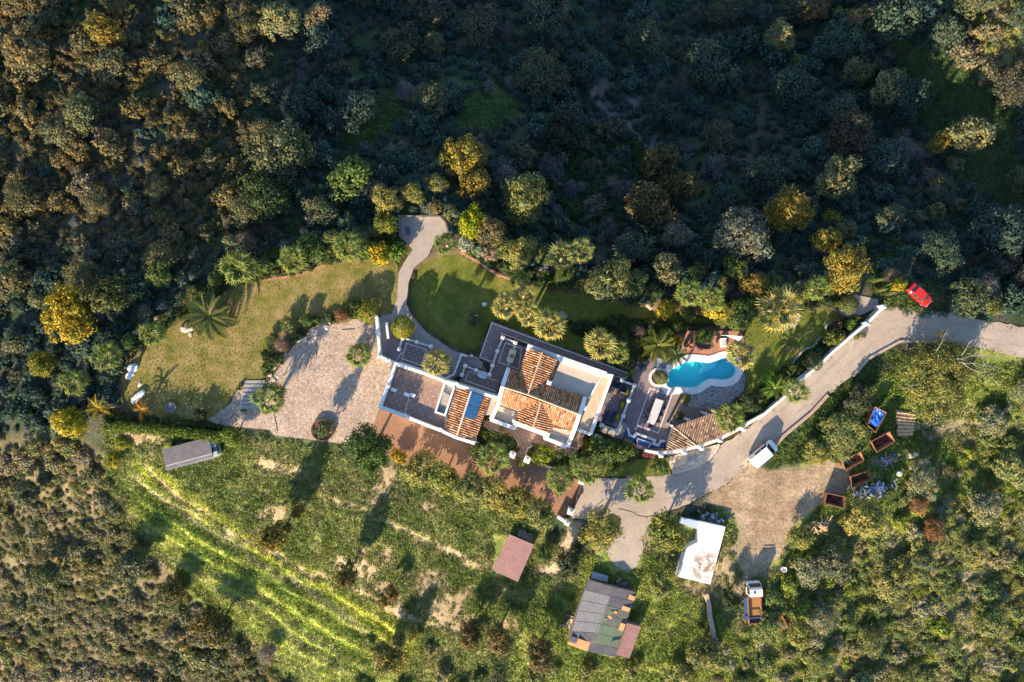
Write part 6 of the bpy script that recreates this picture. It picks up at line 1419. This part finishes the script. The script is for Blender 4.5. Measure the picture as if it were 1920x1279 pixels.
# ------------------------------------------------------------------ skips and heaps in the dirt yard
def skip(px, h, label, mat=None, fill=None, fillh=.35, name='skip'):
    t = thing(name, cen(XL(px), -.05), label, 'skip', 'rusty skips beside the dirt yard')
    q = [X(p, h) for p in px]; c = Vector(cen(q)[:2]); qb = [tuple(c+(Vector(p)-c)*.82) for p in q]
    mat = mat or RUST; n = len(q)
    for i in range(n):                      # four sloping steel sides with thickness
        a, b, a2, b2 = [Vector((*v, z)) for v, z in ((q[i], h), (q[(i+1) % n], h), (qb[i], .02), (qb[(i+1) % n], .02))]
        inn = (Vector((c.x, c.y, 0))-(a+b)/2); inn.z = 0; inn = inn.normalized()*.07
        mb = MB(); mb.v = [tuple(v) for v in (a, b, b2, a2, a+inn, b+inn, b2+inn, a2+inn)]
        for f in ((0,1,2,3),(7,6,5,4),(0,4,5,1),(2,6,7,3),(1,5,6,2),(0,3,7,4)): mb.face(list(f))
        mb.build('side', mat, t)
        MB().tube([a, b], .055, 6).build('rim', RUST, t)
    MB().prism(qb, -.02, .1).build('floor', RUSTD, t)
    qf = [tuple(c+(Vector(p)-c)*.86) for p in q]
    mb = MB(); r = random.Random(int(px[0][0]))
    for i in range(14):
        u, v = r.random(), r.random(); p = lerp4([(*a,) for a in qf], u*.8+.1, v*.8+.1)
        mb.box((p[0], p[1], .12+r.uniform(0, fillh)), (r.uniform(.2,.8), r.uniform(.08,.3), r.uniform(.05,.2)), r.uniform(0, 3))
    tag(mb.build('contents', fill or RUSTD, t), kind='stuff')
    return t
TARP = mottled('blue_tarpaulin', (.01,.06,.32), (.02,.14,.62), 2.2, .45, 9, spec=.5)
s = skip([J2(770,272),J2(908,342),J2(778,582),J2(682,490)], 1.25, 'rusty skip covered with a bright blue tarpaulin')
mb = MB(); q = [X(p, 1.25) for p in [J2(775,285),J2(900,345),J2(800,520),J2(700,470)]]; r = random.Random(4)
for i in range(9):
    for j in range(9):
        p = lerp4(q, i/8, j/8); mb.v.append((p[0], p[1], 1.12+r.uniform(-.16,.16)))
for i in range(8):
    for j in range(8): mb.face([i*9+j, i*9+j+1, (i+1)*9+j+1, (i+1)*9+j])
o = mb.build('tarpaulin', TARP, s); md = o.modifiers.new('solid', 'SOLIDIFY'); md.thickness = .03
skip([J2(728,690),J2(945,570),J2(1010,688),J2(792,818)], 1.2, 'empty rusty skip directly below the tarpaulin skip')
skip([J2(380,920),J2(600,812),J2(640,915),J2(415,1030)], 1.2, 'rusty skip with a sunlit end, left of the others', fill=OLDW)
skip([J2(480,1112),J2(702,1040),J2(738,1142),J2(492,1248)], 1.15, 'dark rusty skip beside the grey scrap heap')
skip([J3(450,540),J3(682,590),J3(655,725),J3(420,665)], 1.3, 'lowest rusty skip, casting a big shadow on the dirt yard')
t = thing('steel_plate', P(*J4(1100,1120)), 'rusty steel plate lying beside the truck', 'plate')
g0 = t.location.z; q = [X(p, g0+.3) for p in [J4(1035,1080),J4(1100,1040),J4(1168,1165),J4(1112,1200)]]
MB().prism(q, g0+.1, [g0+.16,g0+.45,g0+.45,g0+.16]).build('plate', RUSTD, t); MB().path([q[1], q[2]], .14, g0, g0+.52).build('edge_beam', RUST, t)
t = thing('timber_stack', P(*J2(1120,460)), 'stack of pale raw logs right of the tarpaulin skip', 'timber')
r = random.Random(8); g0 = t.location.z
for i in range(15):
    v = i/14; a = lerp4([J2(1010,318),J2(1248,352),J2(1205,605),J2(1020,612)], 0+r.uniform(-.03,.05), v); b = lerp4([J2(1010,318),J2(1248,352),J2(1205,605),J2(1020,612)], 1+r.uniform(-.05,.03), v)
    A3, B3 = P(*a), P(*b); m = (A3+B3)/2+Vector((0, r.uniform(-.06,.06), .0)); z = .22+.12*(i % 2)
    o = MB().tube([A3+Vector((0,0,z)), m+Vector((0,0,z+.05)), B3+Vector((0,0,z))], [.13*r.uniform(.8,1.1), .14, .12], 7).build('log', WOOD, t)
for dx in (.15, .85): 
    a = P(*lerp4([J2(1010,318),J2(1248,352),J2(1205,605),J2(1020,612)], dx, 0)); b = P(*lerp4([J2(1010,318),J2(1248,352),J2(1205,605),J2(1020,612)], dx, 1))
    MB().tube([a+Vector((0,0,.06)), b+Vector((0,0,.06))], .07, 6).build('bearer', OLDW, t)
GREYW = [mottled('grey_plank', (.22,.22,.25), (.36,.36,.40), 3, .85, 12), mottled('dark_plank', (.08,.08,.10), (.16,.16,.19), 3, .9, 12), mottled('pale_plank', (.40,.40,.43), (.52,.52,.56), 3, .85, 12)]
def heap(label, quad, n, mats, name, size=(1.2, .2), seed=1):
    t = thing(name, P(*lerp4(quad, .5, .5)), label, 'heap'); r = random.Random(seed)
    for i in range(n):
        u, v = min(1, max(0, r.gauss(.5, .24))), min(1, max(0, r.gauss(.5, .24))); g = P(*lerp4(quad, u, v))
        pile = .55*max(0, 1-((u-.5)**2+(v-.5)**2)*5)
        R = Matrix.Rotation(r.uniform(0, 3.14), 3, 'Z') @ Matrix.Rotation(r.uniform(-.25, .25), 3, 'Y') @ Matrix.Rotation(r.uniform(-.3, .3), 3, 'X')
        MB().box((g.x, g.y, g.z+.12+pile*r.random()), (size[0]*r.uniform(.4, 1.2), size[1]*r.uniform(.5, 1.6), r.uniform(.05, .16)), ax=R).build('plank', r.choice(mats), t)
heap('grey scrap heap of planks and beams below the skips', [J3(740,470),J3(1250,330),J3(1290,560),J3(780,620)], 85, GREYW, 'scrap_heap', (1.1, .2), 3)
heap('brown heap of weathered sticks above the grey scrap heap', [J3(1000,120),J3(1290,40),J3(1320,160),J3(1000,240)], 55, [OLDW, OLDW, GREYW[0]], 'brushwood_heap', (1.3, .08), 4)
heap('scattered weathered boards at the lower end of the dirt yard', [J3(120,930),J3(440,780),J3(520,950),J3(300,1080)], 26, [OLDW, WOOD], 'board_heap', (2.0, .12), 5)
heap('blue-grey rubbish heap behind the white tank', [J4(280,90),J4(640,120),J4(640,200),J4(380,190)], 34, GREYW, 'rubbish_heap', (.5, .3), 6)
heap('pile of brown planks beside the patched barn', [J5(800,800),J5(860,810),J5(830,970),J5(750,950)], 12, [WOOD, OLDW], 'plank_pile', (2.2, .25), 7)
heap('rusty clutter behind the patched barn', [J5(1150,500),J5(1290,530),J5(1290,620),J5(1150,590)], 14, [OLDW, RUST, GREYW[1]], 'clutter_heap', (.9, .3), 8)

# ------------------------------------------------------------------ stones
ORD = ['first','second','third','fourth','fifth','sixth','seventh','eighth','ninth','tenth','eleventh','twelfth','thirteenth','fourteenth','fifteenth','sixteenth','seventeenth']
def stone(p, rpx, mat, label, name='boulder', flat=.6, group=None, rx=None, seed=0, dz=.0):
    g = P(*p); r = rpx*(H-g.z)/FPX; t = MB().rock((0, 0, 0), (r, r*(rx or .85)), seed+int(p[0]), flat).build(name, mat); t.location = (g.x, g.y, g.z+r*.25+dz); t.rotation_euler = (0, 0, rnd.uniform(0, 3))
    return tag(t, label, 'rock', group)
stone(I1(975,350), 12, STONE, 'large pale boulder on the dry lawn beside the feather palm'); stone(I1(1010,425), 5, STONE, 'small pale stone at the foot of the large lawn boulder')
stone(I1(320,830), 11, WSTONE, 'upper lump of the white rock at the left end of the lawn', rx=.8); stone(I1(285,915), 9, WSTONE, 'lower lump of the white rock at the left end of the lawn'); stone(I1(400,1030), 5, WSTONE, 'small white stone between the white rocks', rx=.6)
o = stone(I1(385,1175), 16, WSTONE, 'long slanting white rock at the left end of the lawn', rx=.45); o.rotation_euler = (0, 0, math.radians(52))
stone(A(1460,70), 5, WSTONE, 'single white stone on the green lawn', rx=.8); stone(I7(1255,965), 8, SAGE and STONE, 'grey rock at the right side of the palm clump')
for i in range(17):
    u = i/16; p = (250+u*152+rnd.uniform(-3,3), 632-u*98+rnd.uniform(-4,4)); stone(p, rnd.uniform(5, 10), OSTONE, ORD[i]+' ochre rock from the lower left along the lawn border', 'border_rock', .7, 'ochre rocks of the lawn border', seed=i)
for i, p in enumerate((I6(480,-0),)): pass
for i, p in enumerate((J2(1180,860),J2(1240,850),J2(1190,1000),J2(1250,980),J2(1320,990),J2(1330,1030),J2(1340,930))): stone(p, rnd.uniform(5, 8), mottled('pink_stone', (.42,.31,.27), (.56,.44,.39)) if i == 0 else bpy.data.materials['pink_stone'], ORD[i]+' pinkish stone from the top right of the stick heap', 'field_stone', .6, 'pinkish stones right of the stick heap', seed=i)
for i in range(9):
    p = [(513,712),(506,703),(511,690),(520,680),(535,664),(560,637),(585,620),(610,610),(655,598)][i]; stone(p, rnd.uniform(5, 8), PAVE, ORD[i]+' flat pale slab from the steps along the drive rim', 'rim_slab', .22, 'pale slabs along the rim of the drive', seed=i)
struct('gravel_bed', MB().prism(XL([J7(480,500),J7(650,360),J7(740,350),J7(755,410),J7(700,490),J7(600,525),J7(520,510)]), -.1, .05), PEB)
stone(J3(1315,305), 6, WSTONE, 'white sack beside the grey scrap heap', 'sack')

# ------------------------------------------------------------------ garden furniture
CREAMW = plain('cream_table', (.66,.58,.40), .5); TEAK = mottled('teak', (.24,.13,.07), (.34,.20,.11), 5, .6, 16); NAVY = plain('navy_cushion', (.02,.03,.06), .8); PLGREY = plain('pale_table_top', (.50,.47,.45), .55)
def table(quad, z0, h, mat, label, name='table', legs=True):
    q = [X(p, z0+h) for p in quad]; t = thing(name, cen(q, z0), label, 'table')
    MB().prism(q, z0+h-.06, z0+h).build('table_top', mat, t); c = Vector(cen(q)[:2])
    for p in q:
        v = c+(Vector(p)-c)*.85; MB().box((v.x, v.y, z0+(h-.06)/2), (.08, .08, h-.06), HROT).build('leg', TEAK, t)
    return t
t = table([A(1768,600),A(1848,625),A(1795,778),A(1722,752)], .5, .76, CREAMW, 'pale cream table with a brown centrepiece on the small terrace')
x, y = X(A(1787,690), 1.3); MB().lathe((x, y, 1.262), [(.22,0),(.3,.05),(.26,.1),(.1,.06)], 16).build('centrepiece', TEAK, t)
table([Fc(702,300),Fc(795,331),Fc(690,621),Fc(594,590)], .05, .78, PLGREY, 'long pale dining table on the pool terrace')
def chair(p, z0, rz, mat, label, group, s=1.0):
    x, y = X(p, z0+.5); t = thing('chair', (x, y, z0), label, 'chair', group); t.rotation_euler = (0, 0, rz)
    local(MB().box((0, 0, .45*s), (.48*s, .48*s, .07)), 'seat', mat, t); local(MB().box((0, .23*s, .72*s), (.46*s, .05, .5*s)), 'backrest', mat, t)
    for a in (-1, 1):
        for b in (-1, 1): local(MB().box((a*.2*s, b*.2*s, .21*s), (.05, .05, .42*s)), 'leg', mat, t)
    return t
for i, (p, rz, lb) in enumerate(((Fc(655,365),HROT+1.57,'upper'), (Fc(625,445),HROT+1.57,'middle'), (Fc(597,525),HROT+1.57,'lower'))): chair(p, .05, rz, NAVY, lb+' dark chair on the villa side of the long dining table', 'dark chairs at the dining table')
for i, (p, rz, lb) in enumerate(((Fc(790,405),HROT-1.57,'upper'), (Fc(757,490),HROT-1.57,'middle'), (Fc(725,570),HROT-1.57,'lower'))): chair(p, .05, rz, NAVY, lb+' dark chair on the pool side of the long dining table', 'dark chairs at the dining table')
chair(Fc(635,632), .05, HROT+3.14, NAVY, 'dark chair at the lower end of the long dining table', 'dark chairs at the dining table')
for p, lb, rz in ((A(1818,588),'pale chair at the upper end of the cream table',HROT),(A(1755,770),'pale chair at the lower end of the cream table',HROT+3.14)): chair(p, .5, rz, CREAMW, lb, 'cream chairs on the small terrace')
def lounger(p, z0, rz, frame, cush, label):
    x, y = X(p, z0+.35); t = thing('sun_lounger', (x, y, z0), label, 'sun lounger', 'sun loungers'); t.rotation_euler = (0, 0, rz)
    local(MB().box((0, -.2, .3), (.68, 1.35, .06)), 'frame', frame, t); local(MB().box((0, -.2, .37), (.6, 1.3, .09)), 'mattress', cush, t)
    local(MB().box((0, .72, .5), (.6, .62, .08), ax=Matrix.Rotation(.55, 3, 'X')), 'backrest', cush, t)
    for a in (-1, 1):
        for b in (-.75, .4): local(MB().box((a*.3, b, .14), (.05, .05, .28)), 'leg', frame, t)
lounger(E(105,1145), .55, HROT, DARKM, NAVY, 'left dark blue lounger on the narrow balcony terrace'); lounger(E(185,1165), .55, HROT, DARKM, NAVY, 'right dark blue lounger on the narrow balcony terrace')
lounger(E(745,485), .05, HROT+1.75, WHITE, plain('grey_cushion', (.22,.24,.27), .8), 'upper grey lounger with white frame under the pool palm'); lounger(E(755,545), .05, HROT+1.75, WHITE, plain('slate_cushion', (.12,.15,.19), .8), 'lower slate lounger with white frame under the pool palm'); lounger(E(525,555), .05, HROT+1.2, DARKM, NAVY, 'dark lounger standing alone on the pool terrace')
def armchair(p, z0, rz, mat, label):
    x, y = X(p, z0+.5); t = thing('armchair', (x, y, z0), label, 'armchair', 'armchairs on the balcony terrace'); t.rotation_euler = (0, 0, rz)
    local(MB().box((0, 0, .25), (.8, .8, .3)), 'seat', mat, t); local(MB().box((0, .42, .5), (.9, .14, .7)), 'backrest', mat, t)
    for s_ in (-1, 1): local(MB().box((s_*.45, 0, .38), (.12, .85, .5)), 'armrest', mat, t)
BRNC = plain('brown_cushion', (.30,.20,.15), .8)
armchair(E(195,850), .55, HROT, BRNC, 'brown armchair nearest the house wall'); armchair(E(285,905), .55, HROT, BRNC, 'brown armchair nearest the yellow planters'); armchair(E(235,770), .55, HROT, NAVY, 'dark armchair shape put in for a seat shadow, nearest the house corner'); armchair(E(318,808), .55, HROT, NAVY, 'dark armchair shape put in for a seat shadow, beside the topmost yellow planter')  # the two dark ones are put in where the brown seats cast shade
for p, lb in ((E(360,870),'topmost yellow planter on the balustrade'), (E(295,1020),'middle yellow planter on the balustrade'), (E(245,1165),'lowest yellow planter on the balustrade')):
    x, y = X(p, 1.2); t = thing('planter', (x, y, .5), lb, 'planter', 'yellow planters'); t.rotation_euler = (0, 0, HROT)
    for a, b, c in (((-.26,0,.3),(.05,1.15,.6),0), ((.26,0,.3),(.05,1.15,.6),0), ((0,-.55,.3),(.5,.05,.6),0), ((0,.55,.3),(.5,.05,.6),0)): local(MB().box(a, b), 'side', plain('planter_brown', (.16,.10,.06)) if 'planter_brown' not in bpy.data.materials else bpy.data.materials['planter_brown'], t)
    local(MB().box((0,0,.5), (.48,1.1,.06)), 'soil', SOIL, t)
    u = sph(260); pos = u*np.array([.24,.46,.22])+np.array([0,0,.65]); o = link('plant', leaf_mesh('plant', pos, u+np.array([0,0,.5]), .09*rng.uniform(.6,1.4,len(u)), .5, rng.normal(.5,.25,len(u))), t, (.40,.36,.02))
# sail, bench, pots, small fittings
t = thing('shade_sail', (*X(E(1660,230)), 0), 'white triangular shade sail over the brick terrace', 'sail')
q = [p3(E(1535,183), 2.0), p3(E(1760,200), 2.3), p3(E(1705,255), 1.8)]
mb = MB(); mb.v = [tuple(v) for v in q]+[tuple(v-Vector((0,0,.03))) for v in q]
for f in ((0,1,2),(5,4,3),(0,3,4,1),(1,4,5,2),(2,5,3,0)): mb.face(list(f))
mb.build('sail_cloth', plain('sail_cloth', (.72,.68,.62), .8), t)
for v in q: MB().tube([(v.x, v.y, 0), (v.x, v.y, v.z+.1)], .04, 8).build('mast', WHITE, t)
t = thing('hot_tub', (*X(E(1500,275)), .07), 'white moulded tub seat beside the brick bed', 'tub'); t.rotation_euler = (0, 0, .08)
local(MB().box((0,0,.2), (.78,1.25,.36)), 'shell', WHITE, t); local(MB().box((0,-.1,.41), (.5,.8,.05)), 'basin', plain('tub_grey', (.45,.47,.5)), t); local(MB().box((0,.6,.5), (.78,.12,.4)), 'backrest', WHITE, t)
for q, lb in (([E(1160,285),E(1210,335),E(1290,365),E(1340,360)], 'curved red brick bed wall at the pool'), ([E(1420,190),E(1405,240),E(1430,310)], 'short red brick wall beside the white tub'), ([E(1165,135),E(1160,285)], 'dark brick wall left of the leafy bed'), ([E(1095,130),E(1030,260)], 'slanting brick step wall on the brick terrace')):
    t = thing('bed_wall', (*X(q[0]), 0), lb, 'wall'); wallpath(t, q, .3, 0, .6, BRICK)
struct('flower_bed', MB().prism(XL([E(1175,140),E(1410,140),E(1400,240),E(1420,310),E(1340,350),E(1215,325),E(1175,280)]), 0, .3), SOIL)
POTM = mottled('terracotta_pot', (.38,.17,.085), (.48,.24,.13), 3)
def pot(p, r, h, label, mat=None, z0=.0, name='pot', col=None):
    x, y = X(p, z0+h); t = thing(name, (x, y, z0), label, 'pot')
    MB().lathe((x, y, z0), [(r*.65,0),(r,h*.85),(r*1.08,h),(r*.85,h),(r*.8,h*.8),(.01,h*.78)], 16).build('pot_body', mat or POTM, t)
    if col: u = sph(160); link('plant', leaf_mesh('plant', u*r*1.2+np.array([0,0,h+r*.5]), u+np.array([0,0,.4]), .1*rng.uniform(.6,1.3,len(u)), .5, rng.normal(.5,.2,len(u))), t, col)
pot(E(1122,312), .36, .55, 'terracotta pot with dark opening on the brick terrace', None, .07); pot(E(1060,300), .3, .5, 'grey planted pot beside the terracotta pot', STEEL, .07, col=DKG)
pot(A(1305,685), .22, .4, 'small white pot at the head of the garden stairs', WHITE, .06); pot(I2(510,410), .75, .35, 'round dark stone basin on the left lawn tip', mottled('basin_stone', (.12,.11,.11), (.2,.19,.19)), 0, 'stone_basin'); pot(J4(1135,632), .36, .9, 'white barrel in the weeds above the truck', WHITE, -.05, 'barrel')
t = thing('ring_planter', (*X(I4(925,680)), 0), 'rusty round planter wall on the cobbled drive', 'planter'); x, y = X(I4(925,680), .4)
MB().lathe((x, y, 0), [(1.6,0),(1.6,.5),(1.42,.5),(1.42,.25),(.02,.25)], 32).build('ring_wall', RUSTD, t)
t = thing('oval_table', (*X(A(1432,920)), .5), 'oval pale blue covered table on the lower purple terrace', 'table'); x, y = X(A(1432,920), 1.25)
mb = MB(); n = 20; mb.prism([(x+.75*math.cos(a)*math.cos(HROT)-.42*math.sin(a)*math.sin(HROT), y+.75*math.cos(a)*math.sin(HROT)+.42*math.sin(a)*math.cos(HROT)) for a in [2*math.pi*i/n for i in range(n)]], 1.17, 1.25); mb.build('table_top', plain('pale_blue_cover', (.48,.54,.66)), t); MB().tube([(x,y,.5),(x,y,1.17)], .1, 10).build('pedestal', STEEL, t)
t = thing('bench', (*P(*J7(630,722)),), 'weathered garden bench on the shaded lawn by the wavy edging', 'bench'); t.rotation_euler = (0, 0, -.35)
for k in (-.16, 0, .16): local(MB().box((0, k, .42), (1.2, .13, .04)), 'seat_slat', TEAK, t)
for k in (.55, .75): local(MB().box((0, .27, k), (1.2, .04, .13)), 'back_slat', TEAK, t)
for a in (-.5, .5): local(MB().box((a, 0, .2), (.06, .4, .4)), 'leg', TEAK, t)
t = table([I6(765,290),I6(820,288),I6(825,385),I6(770,388)], .03, .7, plain('slate_table', (.05,.06,.08), .4), 'dark slate table on the small stone terrace')
t = thing('terrace_wall', (*X(I6(690,300)), 0), 'low dark wall round the small stone terrace', 'wall'); wallpath(t, [I6(735,440),I6(700,400),I6(690,160),I6(1180,165),I6(1250,240),I6(1275,350)], .22, -.5, .5, mottled('dark_wall', (.14,.12,.11), (.22,.19,.17)))
IR = mottled('iron_cover', (.22,.20,.18), (.30,.28,.25), 3, .6)
for q, lb in (([Fc(1075,1000),Fc(1130,978),Fc(1155,1035),Fc(1095,1062)], 'larger grey square service cover in the pavement'), ([Fc(1152,978),Fc(1190,966),Fc(1205,1012),Fc(1165,1030)], 'smaller grey square service cover in the pavement')):
    t = thing('service_cover', cen(XL(q), .14), lb, 'cover'); MB().prism(XL(q, .15), .13, .155).build('lid', IR, t); MB().path(XL(q, .15), .07, .12, .165, closed=True).build('frame', STEEL, t)
for q, lb in (([I3(738,498),I3(875,428)], 'dark slot drain near the top left rim of the drive'), ([I3(1160,372),I3(1312,360)], 'dark slot drain near the clipped bush of the drive'), ([I2(1750,465),I2(1795,690)], 'dark slot drain at the narrow end of the drive')):
    t = thing('slot_drain', (*X(q[0]), .02), lb, 'drain'); MB().path(XL(q), .13, 0, .035).build('grate', DARKM, t); MB().path(XL(q), .2, 0, .028).build('frame', STEEL, t)
for p, h, lb in ((I3(395,935), 2.2, 'white globe lamp post on the left side of the drive'), (I3(980,358), 1.0, 'white lamp bollard near the top rim of the drive')):
    x, y = X(p, h); t = thing('lamp_post', (x, y, 0), lb, 'lamp'); MB().tube([(x,y,0),(x,y,h)], [.06,.04], 8).build('post', WHITE, t); MB().rock((x,y,h+.18), .22, 1, 1.0, 12, 8, 0).build('globe', LAMP, t, True)
t = thing('earth_wall', P(*J4(440,1000)), 'long tan earth wall running down from the white tank', 'wall')
V = [P(*J4(405,850)), P(*J4(430,940)), P(*J4(440,1050)), P(*J4(465,1160)), P(*J4(480,1260))]
MB().path([(v.x, v.y) for v in V], .62, min(v.z for v in V)-.5, [v.z+.55 for v in V]).build('wall', mottled('earth_bank', (.36,.25,.17), (.48,.36,.26), 2), t)
t = thing('field_fence', P(*I2(800,740)), 'thin wire fence below the hedge above the grey shed', 'fence')
V = [P(*I2(a, b)) for a, b in ((520,715),(700,735),(880,750),(1130,775))]
for v in V: MB().tube([v-Vector((0,0,.2)), v+Vector((0,0,1.2))], .05, 6).build('post', STEEL, t)
for hh in (.4, .8, 1.15): MB().tube([v+Vector((0,0,hh)) for v in V], .018, 4).build('wire', STEEL, t)
# dead branches of the huge olive tree
ol = [o for o in bpy.data.objects if o.get('label') == 'huge spreading olive tree below the bend of the road'][0]
PALEW = mottled('dead_wood', (.22,.20,.18), (.32,.29,.26), 4, .9, 12); r = random.Random(12)
M = (Matrix.Translation(ol.location) @ Matrix.Rotation(ol.rotation_euler.z, 4, 'Z') @ Matrix.Diagonal((*ol.scale, 1))).inverted()
def branch(p0, p1, h0, h1, rad, sub=5):
    a, b = P(*p0, h0), P(*p1, h1); mb = MB()
    def limb(a, b, rr, d):
        n = 6; pts = [a.lerp(b, i/n)+Vector((r.uniform(-.12,.12), r.uniform(-.12,.12), r.uniform(-.05,.12)))*(1 if 0 < i < n else 0)*(b-a).length*.3 for i in range(n+1)]
        mb.tube([M @ p for p in pts], [rr*(1-.8*i/n)/2.2 for i in range(n+1)], 5)
        if d > 0:
            for k in range(sub):
                s0 = pts[r.randint(2, n)]; dr = (b-a).normalized(); e = s0+(dr+Vector((r.uniform(-.9,.9), r.uniform(-.9,.9), r.uniform(-.1,.3)))).normalized()*(b-a).length*r.uniform(.25,.5); limb(s0, e, rr*.5, d-1)
    limb(a, b, rad, 1)
    o = mb.build('dead_branch', PALEW); o.parent = ol
for p0, p1 in ((J6(1250,850),J6(1620,800)), (J6(1270,880),J6(1590,920)), (J6(1300,880),J6(1580,1040)), (J6(1060,780),J6(1150,610)), (J6(1290,820),J6(1370,700)), (J6(900,1080),J6(770,1120)), (J6(1480,780),J6(1580,740))): branch(p0, p1, 5.8, 6.4, .12)
